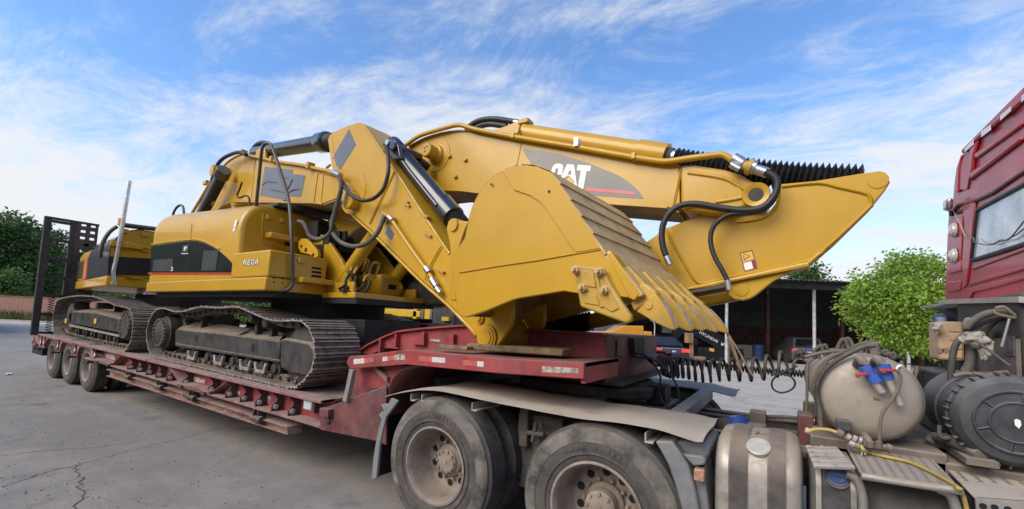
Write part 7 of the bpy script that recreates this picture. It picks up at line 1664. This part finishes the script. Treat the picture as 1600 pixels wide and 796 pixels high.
def tree(name, label, base, height, blobs, n, leaf, m, seed, trunk_r, group=None, per=7, limbs=9, trunk_top=.6, droop=.5):
    rnd = random.Random(seed); base = Vector(base); T_ = thing(name, label, 'tree', base, group)
    g = G(); top = base+Vector((rnd.uniform(-.2, .2), rnd.uniform(-.2, .2), height*trunk_top))
    g.tube(smooth_path([base-ZH*.1, base.lerp(top, .35)+Vector((rnd.uniform(-.1, .1), rnd.uniform(-.1, .1), 0)), base.lerp(top, .7)+Vector((rnd.uniform(-.1, .1), 0, 0)), top], 4), [trunk_r*(1-.7*k/12) for k in range(13)], 9); tk = build(g, 'trunk', M_bark, T_, smooth=60)
    for k in range(limbs):
        c, r = blobs[k % len(blobs)]; c = base+c; s_ = base.lerp(top, rnd.uniform(.45, 1)); e = c+Vector((rnd.uniform(-.4, .4)*r.x, rnd.uniform(-.4, .4)*r.y, rnd.uniform(-.3, .4)*r.z)); md = s_.lerp(e, .5)+Vector((rnd.uniform(-.1, .1), rnd.uniform(-.1, .1), .05))*height*.1
        g = G(); P_ = smooth_path([s_, md, e], 4); g.tube(P_, [trunk_r*.42*(1-.8*q/(len(P_)-1)) for q in range(len(P_))], 6); build(g, 'limb', M_bark, tk, smooth=60)
    g = G(); foliage(g, [(base+c, r) for c, r in blobs], n, leaf, rnd, droop, per); build(g, 'crown', m, T_, smooth=0)
    return T_
def blobs_for(rnd, w, h0, h1, n, k=.42, taper=.5):
    B_ = []
    for i in range(n):
        t = (i+.5)/n; z = h0+(h1-h0)*t; ww = w*(1-taper*t**1.5)*(.75 if t < .15 else 1); a = rnd.uniform(0, 6.28); q = ww*rnd.uniform(.2, .62)
        rr = ww*k*rnd.uniform(.75, 1.15); B_.append((Vector((math.cos(a)*q, math.sin(a)*q, z)), Vector((rr, rr, rr*.8))))
    return B_
# ---- the pale green tree beside the cab
bt = far(1408, 15.5); zpx = lambda py, Z, px: 1.69-(py-(473.3+.0418*px))/F_PX*Z
Zt = 15.5; sc_ = Zt/F_PX
def tb(px, py, rx, rz, dz=0): return (RG*((px-1408)*sc_)+FG*dz+ZH*zpx(py, Zt, px), Vector((rx*sc_*.85, rx*sc_*.85, rz*sc_*.92)))
BL = [tb(1415, 430, 30, 22), tb(1440, 420, 28, 20, .3), tb(1462, 435, 30, 24), tb(1385, 445, 26, 20, -.3), tb(1352, 452, 20, 15, -.2), tb(1337, 462, 13, 10, -.2), tb(1372, 470, 36, 22, -.4), tb(1410, 470, 40, 26, -.3), tb(1450, 470, 36, 26), tb(1385, 500, 34, 22, -.4), tb(1425, 505, 40, 24, -.5), tb(1460, 510, 30, 24), tb(1372, 520, 26, 16, -.3), tb(1400, 535, 30, 14, -.4), tb(1440, 540, 26, 14, -.4), tb(1413, 403, 12, 9), tb(1398, 411, 9, 7), tb(1426, 402, 9, 6), tb(1358, 432, 10, 8), tb(1470, 410, 18, 12, .4), tb(1400, 480, 46, 40, .9), tb(1440, 490, 46, 40, .9)]
tree('young_tree', 'pale green leafy young tree standing by the shed beside the red cab', bt, 4.9, BL, 2900, .125, M_leafL, 5, .09, per=8, limbs=18, droop=.7)
# ---- tall dark trees on the left
def px_tree(px, Z, top_py, w_px, label, m, seed, n=1500, leaf=.42, group='tall dark trees beyond the brick wall', name='broadleaf_tree', low=.12):
    h = zpx(top_py, Z, px); w = w_px*Z/F_PX; rnd = random.Random(seed)
    return tree(name, label, far(px, Z), h, blobs_for(rnd, w, h*low+w*.2, h-w*.28, 15, .42, .35), n, leaf, m, seed, .25, group, per=9, limbs=6, trunk_top=.75)
for i, (px, Z, ty, w, lab, n) in enumerate(((-25, 56, 322, 66, 'tallest dark green tree at the far left edge behind the brick wall', 1700), (22, 60, 340, 36, 'tall rounded dark tree second from the left edge behind the wall', 1200), (44, 58, 362, 34, 'dark tree with pointed top just left of the standing ramp', 1200), (95, 66, 372, 42, 'dark tree seen through the openings of the loading ramp', 1100), (140, 70, 398, 40, 'lower dark tree behind the ramp, right of the one seen through it', 900), (10, 50, 420, 34, 'low pale bush-like tree in front of the tall dark trees', 800), (72, 62, 350, 26, 'slim dark tree rising directly behind the ramp rail', 700))):
    px_tree(px, Z, ty, w, lab, M_leafD if i != 5 else M_leafM, 20+i, n, .40 if i != 5 else .3)
for i, (px, lab) in enumerate(((205, 'low green tree far behind the rear excavator, right of the loading ramp'), (290, 'low green tree glimpsed between the tracks and house of the front excavator, at its counterweight'), (365, 'low green tree seen under the middle of the front excavator house'), (400, 'low green tree seen just left of the gap under the model letters'), (455, 'low green tree glimpsed under the tool box of the front excavator'), (540, 'low green tree behind the boom foot of the front excavator'), (640, 'low green tree hidden behind the excavator cab and bright yellow machine'))):
    px_tree(px, 62+3*(i % 3), 452+((i*7) % 5)*2+px*.012, 60, lab, M_leafM, 60+i, 600, .45, 'low trees far behind the trailer', 'hedge_tree', .05)
tree('broadleaf_tree', 'rounded green tree top rising behind the dark shed roof', far(1258, 44), zpx(400, 44, 1258), blobs_for(random.Random(9), 48*44/F_PX, 3.2, zpx(410, 44, 1258)-.8, 12, .45, .4), 1300, .34, M_leafM, 77, .2, per=8)
tree('broadleaf_tree', 'green tree half hidden behind the shed, left of the parked dark saloon', far(985, 60), 6.5, blobs_for(random.Random(10), 5, 2.2, 5.2, 9), 700, .36, M_leafD, 78, .2)
# ---- brick wall
M_brick = None
def brick_mat():
    m = bpy.data.materials.new('old_brick'); m.use_nodes = True; t = m.node_tree; b = t.nodes['Principled BSDF']; L = t.links.new
    tc = nn(t, 'ShaderNodeTexCoord'); mp_ = nn(t, 'ShaderNodeMapping'); L(tc.outputs['UV'], mp_.inputs[0])
    geo = nn(t, 'ShaderNodeNewGeometry'); sp = nn(t, 'ShaderNodeSeparateXYZ'); L(geo.outputs['Position'], sp.inputs[0])
    ad = nn(t, 'ShaderNodeMath', operation='SUBTRACT'); L(sp.outputs['X'], ad.inputs[0]); L(sp.outputs['Y'], ad.inputs[1])
    cb = nn(t, 'ShaderNodeCombineXYZ'); L(ad.outputs[0], cb.inputs[0]); L(sp.outputs['Z'], cb.inputs[1])
    br = nn(t, 'ShaderNodeTexBrick'); L(cb.outputs[0], br.inputs['Vector']); br.inputs['Scale'].default_value = 1.0; br.inputs['Brick Width'].default_value = .26; br.inputs['Row Height'].default_value = .075; br.inputs['Mortar Size'].default_value = .012
    br.inputs['Color1'].default_value = (.30, .115, .07, 1); br.inputs['Color2'].default_value = (.22, .085, .055, 1); br.inputs['Mortar'].default_value = (.30, .24, .20, 1)
    no = nn(t, 'ShaderNodeTexNoise'); no.inputs['Scale'].default_value = .8; no.inputs['Detail'].default_value = 6; L(geo.outputs['Position'], no.inputs['Vector'])
    mx = nn(t, 'ShaderNodeMix', data_type='RGBA', blend_type='MULTIPLY'); mx.inputs['Factor'].default_value = .6; L(br.outputs['Color'], mx.inputs['A']); L(no.outputs['Color'], mx.inputs['B'])
    L(br.outputs['Color'], b.inputs['Base Color']); b.inputs['Roughness'].default_value = .9; return m
M_brick = brick_mat()
M_conc = mat('pale_concrete', (0.34, 0.32, 0.29), .85, var=.2, bump=.1)
ZW = 44
w0, w1 = far(-140, ZW), far(330, ZW)
t_ = (w1-w0).normalized(); nrm = t_.cross(ZH)
g = G(); g.prism([w0, w1, w1+ZH*2.35, w0+ZH*2.35], FG*.24); WL = tag(build(g, 'brick_wall', M_brick, None, smooth=0), 'long weathered red brick boundary wall behind the loading ramp', 'wall')
ORG[WL] = Vector((0, 0, 0))
g = G(); g.prism([w0-FG*.04+ZH*2.352, w1-FG*.04+ZH*2.352, w1-FG*.04+ZH*2.46, w0-FG*.04+ZH*2.46], FG*.32); build(g, 'coping', mat('brick_coping', (.26, .12, .085), .9, var=.25), WL)
# grass strip before the wall
g = G(); rnd = random.Random(8)
for k in range(5200):
    px = rnd.uniform(-90, 150); Z = ZW-rnd.uniform(.2, 2.6); b_ = far(px, Z); h = rnd.uniform(.25, .95)*(1.25 if Z > ZW-1.2 else .7); a = rnd.uniform(0, 6.28); w_ = .05; d = Vector((math.cos(a), math.sin(a), 0)); ln = Vector((rnd.uniform(-.2, .2), rnd.uniform(-.2, .2), h))
    o = len(g.v); g.v += [b_-d*w_, b_+d*w_, b_+ln]; g.f.append((o, o+1, o+2))
s = build(g, 'grass', leaf_mat('grass_blade', (.06, .085, .02), (.15, .14, .045), .2), None, smooth=0); s['kind'] = 'stuff'; s['label'] = 'rough grass and weeds along the foot of the brick wall'
# kerb lines on the far left pavement
for Z, h in ((40.6, .12), (33, .02)):
    a, b_ = far(-200, Z), far(400, Z); g = G(); g.prism([a, b_, b_+ZH*h, a+ZH*h], FG*.3); structure(build(g, 'kerb', M_conc, smooth=0))
# ---- grit and a scrap of paper on the yard
g = G(); rnd = random.Random(77)
for k in range(1500):
    c = onZ(rnd.uniform(-60, 640), 560+236*rnd.random()**1.3, 0.0); c.z = .001
    if c.y > 2.4 and c.x < -2.6: continue
    s_ = rnd.choice((.004, .005, .006, .008, .013)); a = rnd.uniform(0, 6.28)
    P_ = [c+Vector((math.cos(a+q)*s_*rnd.uniform(.6, 1), math.sin(a+q)*s_*rnd.uniform(.6, 1), 0)) for q in (0, 1.5, 3.1, 4.6)]
    g.add(P_+[c+ZH*s_*.7], [(0, 1, 4), (1, 2, 4), (2, 3, 4), (3, 0, 4)])
s = build(g, 'grit', mat('grit_stone', (.22, .20, .175), .9, var=.45, vscale=30), None, smooth=0); s['kind'] = 'stuff'; s['label'] = 'loose grit scattered on the asphalt yard'
c = onZ(13, 586, .0); g = G(); n = 7; rnd = random.Random(5)
g.loft([[c+Vector((-.10+.03*i, -.06+.02*j, .012+.03*rnd.random())) for i in range(n)] for j in range(n)]); tag(build(g, 'paper_scrap', M_white, None, smooth=50), 'crumpled white scrap of paper lying on the asphalt left of the trailer', 'litter')
# ---- open-fronted shed
ZS0, ZS1 = 24.0, 32.5
SH = thing('open_shed', 'dark open-fronted shed with corrugated panels over low brick walls', 'shed', far(1250, ZS0))
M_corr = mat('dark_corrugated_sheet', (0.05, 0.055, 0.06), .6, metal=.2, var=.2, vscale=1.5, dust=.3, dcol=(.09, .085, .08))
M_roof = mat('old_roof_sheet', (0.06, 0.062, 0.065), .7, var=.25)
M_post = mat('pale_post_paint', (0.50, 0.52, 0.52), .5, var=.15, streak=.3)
M_rpost = mat('rust_red_post', (0.14, 0.045, 0.03), .7, var=.25)
PXL, PXR = 975, 1580
zr0 = 4.75
def shp(px, Z, z): return far(px, Z, z)
# corrugated roof
g = G(); rows = []
for Z, z in ((ZS0-.9, zr0), (ZS1+.4, zr0+.75)):
    a, b_ = far(PXL, ZS0), far(PXR, ZS0); row = []
    n = 150
    for k in range(n+1):
        row.append(a.lerp(b_, k/n)+FG*(Z-ZS0)+ZH*(z+.035*(1 if (k // 1) % 2 else -1)))
    rows.append(row)
g.loft(rows); g.loft([[v+ZH*.012 for v in r] for r in rows[::-1]]); g.loft([[v+ZH*.012 for v in rows[0]], rows[0]]); build(g, 'roof_sheet', M_roof, SH, smooth=0)
a, b_ = far(PXL, ZS0), far(PXR, ZS0)
g = G(); g.prism([a+ZH*(zr0-.38), b_+ZH*(zr0-.38), b_+ZH*(zr0-.06), a+ZH*(zr0-.06)], FG*.10); build(g, 'fascia', M_roof, SH)
# back wall: three corrugated bands and brick
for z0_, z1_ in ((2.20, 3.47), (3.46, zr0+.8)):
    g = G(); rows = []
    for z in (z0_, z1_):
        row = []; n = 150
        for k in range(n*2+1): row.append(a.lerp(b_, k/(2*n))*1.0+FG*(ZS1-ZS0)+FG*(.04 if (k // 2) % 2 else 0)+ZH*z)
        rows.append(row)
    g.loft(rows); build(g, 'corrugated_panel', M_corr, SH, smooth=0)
g = G(); q0, q1 = a+FG*(ZS1-ZS0), b_+FG*(ZS1-ZS0); g.prism([q0, q1, q1+ZH*2.24, q0+ZH*2.24], FG*.24); build(g, 'low_brick_wall', mat('shaded_brick', (.075, .034, .025), .9, var=.3), SH, smooth=0)  # darker copy of the brick; the shed's inner shade is in its colour
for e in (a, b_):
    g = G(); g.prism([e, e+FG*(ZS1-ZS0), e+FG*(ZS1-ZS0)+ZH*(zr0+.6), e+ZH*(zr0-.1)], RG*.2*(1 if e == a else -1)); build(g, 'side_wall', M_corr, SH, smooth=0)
g = G(); g.prism([q0-FG*.15+ZH*3.44, q1-FG*.15+ZH*3.44, q1-FG*.15+ZH*3.52, q0-FG*.15+ZH*3.52], FG*.1); build(g, 'wall_rail', M_roof, SH)
for px in (1136.5, 1273.5, 1420):
    c = far(px, ZS0+.2); g = G(); g.tube([c, c+ZH*(zr0-.2)], .085, 12); build(g, 'post', M_post, SH, smooth=60)
for px in (1088, 1200, 1316, 1440):
    c = far(px, 28.2); g = G(); g.obox(c+ZH*2.3, RG*.10, FG*.10, (0, 0, 2.4)); build(g, 'inner_post', M_rpost, SH)
for px in (1088, 1200, 1316, 1440):
    a2, b2 = far(px, ZS0, zr0-.15), far(px, ZS1, zr0+.4); g = G(); g.tube([a2, b2], .06, 6); g.tube([a2-ZH*.5, b2-ZH*.45], .05, 6)
    for k in range(8):
        u = a2.lerp(b2, k/8); v_ = (a2-ZH*.5).lerp(b2-ZH*.45, (k+.5)/8); g.tube([u, v_], .025, 5)
    build(g, 'roof_truss', M_roof, SH, smooth=0)
# things stacked in the shed: pale boards, blue barrel, boxes
def boxat(px, Z, w, d, z0_, z1_, m, name, label, cat, rot=0., group=None, bev=.02):
    c = far(px, Z); u = RG*math.cos(rot)+FG*math.sin(rot); v_ = -RG*math.sin(rot)+FG*math.cos(rot)
    g = G(); g.obox(c+ZH*(z0_+z1_)/2, u*w/2, v_*d/2, (0, 0, (z1_-z0_)/2)); o = build(g, name, m, None, bevel=bev); return tag(o, label, cat, group)
bc = far(1186, 27.5); g = G(); g.lathe(bc, ZH, [(0, .30), (.02, .34), (.35, .34), (.37, .355), (.39, .34), (.7, .34), (.72, .355), (.74, .34), (1.0, .34), (1.02, .30)], 20); tag(build(g, 'barrel', mat('dark_blue_barrel', (.03, .06, .16), .5), None, smooth=35), 'dark blue barrel beside the rust-red shed post', 'barrel')
boxat(1163, 30, 2.0, .6, 0, .9, mat('pale_crate', (.35, .34, .32), .7), 'wooden_crate', 'pale low crate inside shed left of the blue barrel', 'crate')
boxat(1078, 23.2, .36, .3, 1.05, 1.6, mat('brown_cardboard', (.33, .2, .10), .8, var=.15), 'cardboard_box', 'brown cardboard box on a post behind the dark saloon', 'box', .3)
c = far(1082, 23.3); g = G(); g.obox(c+ZH*.75, RG*.10, FG*.05, (0, 0, .75)); tag(build(g, 'wooden_board', mat('tan_board', (.36, .23, .12), .8, var=.2), None), 'upright tan board standing right of the dark saloon', 'board')
boxat(1094, 23.0, .55, .4, 0, .35, mat('brown_cardboard', (.33, .2, .10), .8), 'cardboard_box', 'flat brown box on the ground under the black machine', 'box')
boxat(1042, 30, .7, .5, 1.5, 2.5, M_post, 'notice_board', 'pale white board on the shed wall above the saloon', 'board')
boxat(1063, 30, .8, .4, 1.5, 2.45, M_conc, 'notice_board', 'pale grey cabinet on the shed wall right of the white board', 'cabinet')
# ---- cars
def car(px, Z, W, H, Lc, paint, label, rot=0., light=M_redp, suv=False, plate=True):
    base = far(px, Z); T_ = thing('parked_car', label, 'car', base, 'cars parked by the shed')
    u = (RG*math.cos(rot)+FG*math.sin(rot)); v_ = (-RG*math.sin(rot)+FG*math.cos(rot))
    P3 = lambda x, y, z: base+u*x+v_*y+ZH*z
    hw = W/2; hb = H*.62
    secs = []
    for y, w0_, zt0 in ((0, .90, .50), (.06, .95, hb-.06), (.16, .98, hb), (.9, 1.0, hb+.02), (2.2, 1.0, hb), (3.4, .99, hb-.03), (4.2, .95, hb-.12), (Lc, .85, .55)):
        w_ = hw*w0_; secs.append([P3(-w_, y, .26), P3(-w_*1.01, y, zt0*.72), P3(-w_*.93, y, zt0), P3(w_*.93, y, zt0), P3(w_*1.01, y, zt0*.72), P3(w_, y, .26)])
    g = G(); g.loft(secs, True, True); bd = build(g, 'body', paint, T_, bevel=.02, smooth=40)
    y0_, y1_ = (.12, .45) if suv else (.55, 1.15)
    g = G(); cs = []
    for y, w0_, z in ((y0_, .88, hb-.01), (y1_, .74, H-.06), (y1_+.4, .72, H), (y1_+1.2, .72, H-.02), (y1_+2.1, .86, hb)):
        cs.append([P3(-hw*.90, max(y, y0_), hb-.02), P3(-hw*w0_, y, z), P3(hw*w0_, y, z), P3(hw*.90, max(y, y0_), hb-.02)])
    g.loft(cs, False, False); build(g, 'roof', paint, T_, smooth=40)
    f1 = lambda s_, t_: P3((-1+2*s_)*hw*(.86-.15*t_), y0_+(y1_-y0_)*t_-.012, hb+(H-.07-hb)*t_)
    g = G(); g.add([f1(.06, .08), f1(.94, .08), f1(.92, .92), f1(.08, .92)], [(0, 1, 2, 3)]); build(g, 'rear_window', M_cabglass, T_, smooth=0)
    for s_ in (-1, 1):
        g = G(); g.obox(P3(s_*hw*.76, .03, hb*.80), u*hw*.22, v_*.06, (0, 0, .09)); build(g, 'tail_light', light, T_, bevel=.02)
    g = G(); g.obox(P3(0, .015, hb*.90), u*hw*.60, v_*.03, (0, 0, .025)); build(g, 'chrome_strip', M_chr, T_, bevel=.006)
    if plate:
        g = G(); g.obox(P3(0, .02, hb*.74), u*.24, v_*.02, (0, 0, .075)); pl = build(g, 'number_plate', mat('plate_blue', (.03, .08, .40), .4), T_, bevel=.006)
        g = G()
        for k in range(6): g.obox(P3(-.17+.065*k, -.002, hb*.74), u*.02, v_*.003, (0, 0, .035))
        build(g, 'plate_marks', M_white, pl, smooth=0)
    g = G(); g.obox(P3(0, -.02, .42), u*hw*.93, v_*.10, (0, 0, .14)); build(g, 'bumper', paint if not suv else M_galv, T_, bevel=.04)
    for s_ in (-1, 1):
        for y in (.85, Lc-.85):
            g = G(); g.lathe(P3(s_*(hw-.11), y, .32), u*s_, [(-.1, .2), (-.1, .32), (.1, .32), (.11, .2), (.11, 0)], 20); build(g, 'wheel', M_tyre, T_, smooth=35)
    return T_
car(1052, 21, 1.80, 1.45, 4.7, mat('dark_car_paint', (.012, .013, .016), .2, coat=.8, var=.05), 'black saloon car, rear towards us, red tail lights and blue plate', .0, mat('red_tail_lens', (.5, .02, .03), .25, coat=.5, emit=(1, .08, .08, .5)))
car(1266, 25.2, 1.86, 1.62, 4.6, mat('grey_car_paint', (.10, .10, .11), .3, coat=.6, metal=.3), 'grey estate car inside the shed with silver bumper and red lights', -.25, mat('red_tail_lens', (.5, .02, .03), .25, coat=.5), True)
# ---- black excavator under the shed, white lettering on its boom
M_blkx = mat('black_machine_paint', (.010, .011, .013), .45, coat=.2, spec=.3, var=.2)
BE = thing('parked_excavator', 'black excavator parked in the shed with white lettering on its boom', 'excavator', far(1120, 26))
b0 = far(1120, 26)
Fb = lambda px, py, Z=25.2: onP(px, py, far(1120, Z), -FG)
g = G(); g.prism([Fb(1092, 543), Fb(1150, 542), Fb(1156, 566), Fb(1092, 566)], FG*2.2); build(g, 'house', M_blkx, BE, bevel=.05)
for k in (0, 1):
    g = G(); c = far(1092, 25.4+1.9*k); e_ = far(1165, 25.4+1.9*k); rows = []
    g.prism([c+ZH*.1+RG*.1, e_+ZH*.1-RG*.1, e_+ZH*.35, e_+ZH*.7-RG*.1, c+ZH*.7+RG*.1, c+ZH*.35], FG*.5); build(g, 'track', M_under, BE, bevel=.03)
g = G(); g.prism([Fb(1078, 500), Fb(1093, 505), Fb(1140, 532), Fb(1136, 548), Fb(1122, 546), Fb(1080, 522)], FG*.5); bm = build(g, 'boom', M_blkx, BE, bevel=.02)
g = G(); g.prism([Fb(1078, 500), Fb(1058, 512), Fb(1040, 540), Fb(1048, 542), Fb(1068, 520), Fb(1080, 516)], FG*.4); build(g, 'stick', M_blkx, BE, bevel=.02)
o_, ex = Fb(1092.2, 521.2, 25.17), Fb(1120.5, 536.2, 25.17); ux = (ex-o_); Lt = ux.length; ux.normalize(); uy = (-FG).cross(ux)*-1
uy = ux.cross(FG)*-1
if uy.z < 0: uy = -uy
text_mesh('HYUNDAI', 'lettering', M_white, BE, o_, ux, uy, (Lt, .17), .004, bold=.012)
p = Fb(1129, 537, 25.17); g = G(); g.prism([p+RG*-.10+ZH*-.10, p+RG*.06+ZH*-.12, p+RG*.12+ZH*.06, p+RG*.06+ZH*.02, p+RG*.0+ZH*-.06, p+RG*-.06+ZH*.08], -FG*.005); build(g, 'white_mark', M_white, BE, smooth=0)
p = Fb(1112, 547, 25.17); g = G(); g.obox(p, RG*.14-ZH*.02, FG*.01, ZH*.09); build(g, 'yellow_label', M_amber, BE)
# ---- yellow machine behind the first excavator
BY = thing('parked_excavator', 'bright yellow machine parked beyond the trailer, seen under the front excavator', 'excavator', (-10.1, 9.2, 0))
M_by = mat('bright_yellow_paint', (.62, .40, .03), .4, coat=.5, var=.05)
yb = 9.0
g = G(); g.prism(Ys([(563, 491), (566, 484), (568, 481.5), (640, 484), (655, 487), (656, 496), (641, 496), (600, 493)], yb), (0, 1.6, 0)); build(g, 'house', M_by, BY, bevel=.02)
g = G(); a, b_ = onY(569, 478, yb+.3), onY(636, 481, yb+.3); g.tube([a, b_], .07, 12); build(g, 'grey_cylinder', mat('grey_cylinder_paint', (.2, .21, .22), .4), BY, smooth=50)
for px, w_ in ((649, .10), (660, .06), (669, .14), (674, .06)):
    p = onY(px, 487, yb); g = G(); g.box((p.x-w_, yb, p.z-.22), (p.x+w_*.5, yb+.2, p.z+.16)); build(g, 'valve_bank', M_by if px in (649, 669) else M_chr, BY, bevel=.01)
p = onY(690, 480, yb); g = G(); g.box((p.x-.35, yb, 1.55), (p.x+.5, yb+1.4, 3.1)); cbk = build(g, 'cab', M_drum, BY, bevel=.05)
p = onY(699, 499, yb); g = G(); g.box((p.x-.12, yb-.1, p.z-.05), (p.x+.12, yb, p.z+.06)); build(g, 'step', M_by, BY)
for yy in (yb+.05, yb+1.9):
    g = G(); x0_, x1_ = onY(560, 510, yb).x-.4, onY(770, 510, yb).x+.3; z1_ = 1.42
    g.prism([(x0_+.3, yy, .02), (x1_-.3, yy, .02), (x1_, yy, .5), (x1_, yy, .95), (x1_-.3, yy, z1_), (x0_+.3, yy, z1_+.12), (x0_, yy, .95), (x0_, yy, .5)], (0, .6, 0)); tk_ = build(g, 'track', M_under, BY, bevel=.03)
g = G(); g.box((-11.2, yb+.3, 1.35), (-9.2, yb+2.2, 1.72)); build(g, 'centre_frame', M_under, BY)
for k in range(26):
    x = x0_+.35+(x1_-x0_-.7)*k/25; g = G(); zz_ = z1_+.12*(1-k/25); g.box((x-.07, yb+.02, zz_), (x+.07, yb+.66, zz_+.035)); build(g, 'track_shoe', M_track, tk_)
# ---- orange-yellow machine right of the trailer nose
LY = thing('parked_loader', 'orange-yellow machine body showing behind the trailer nose under the bucket', 'loader', far(985, 15))
Fo = lambda px, py, Z=14.5: onP(px, py, far(985, Z), -FG)
M_oy = mat('orange_yellow_paint', (.60, .27, .02), .4, coat=.5, var=.06)
g = G(); g.prism([Fo(930, 520), Fo(958, 518), Fo(974, 509), Fo(1006, 509.5), Fo(1006, 545), Fo(930, 545)], FG*1.2); build(g, 'body', M_oy, LY, bevel=.03)
g = G(); g.prism([Fo(1006.3, 518), Fo(1019, 518.5), Fo(1020, 545), Fo(1006.3, 545)], FG*1.1); build(g, 'counterweight', M_oy, LY, bevel=.03)
for px in (945, 1000):
    c = far(px, 14.6); g = G(); g.lathe(c+ZH*.5, -FG, [(-.4, .3), (-.4, .5), (.0, .5), (.02, .3), (.02, 0)], 24); build(g, 'wheel', M_tyre, LY, smooth=35)
g = G(); p = Fo(1022, 520); g.tube(smooth_path([Fo(1022, 530, 16), Fo(1023, 510, 16), Fo(1021, 503, 16), Fo(1016, 500, 16)], 4), .02, 6); build(g, 'mirror_arm', M_post, LY)
# ---- unseen bank added behind the camera so the glossy paint mirrors something dark
g = G(); rows = []; n = 90; rnd = random.Random(31)
for j in range(6):
    row = []
    for k in range(n+1):
        a = R_(185+168*k/n); r = 34+j*5; hh = (0, 7.5, 9.5, 10.5, 9, 0)[j]*(1+.22*mnoise.noise(Vector((k*.35, j*.6, 2.))))+(.8*mnoise.noise(Vector((k*1.9, j, 7.))) if 0 < j < 5 else 0)
        row.append(Vector((math.cos(a)*r, math.sin(a)*r+4, max(-.2, hh))))
    rows.append(row)
g.loft(rows); structure(build(g, 'unseen_bank', mat('dark_bank', (.035, .06, .022), .9, var=.4, vscale=.6, bump=.8, bscale=1.5), None, smooth=60))
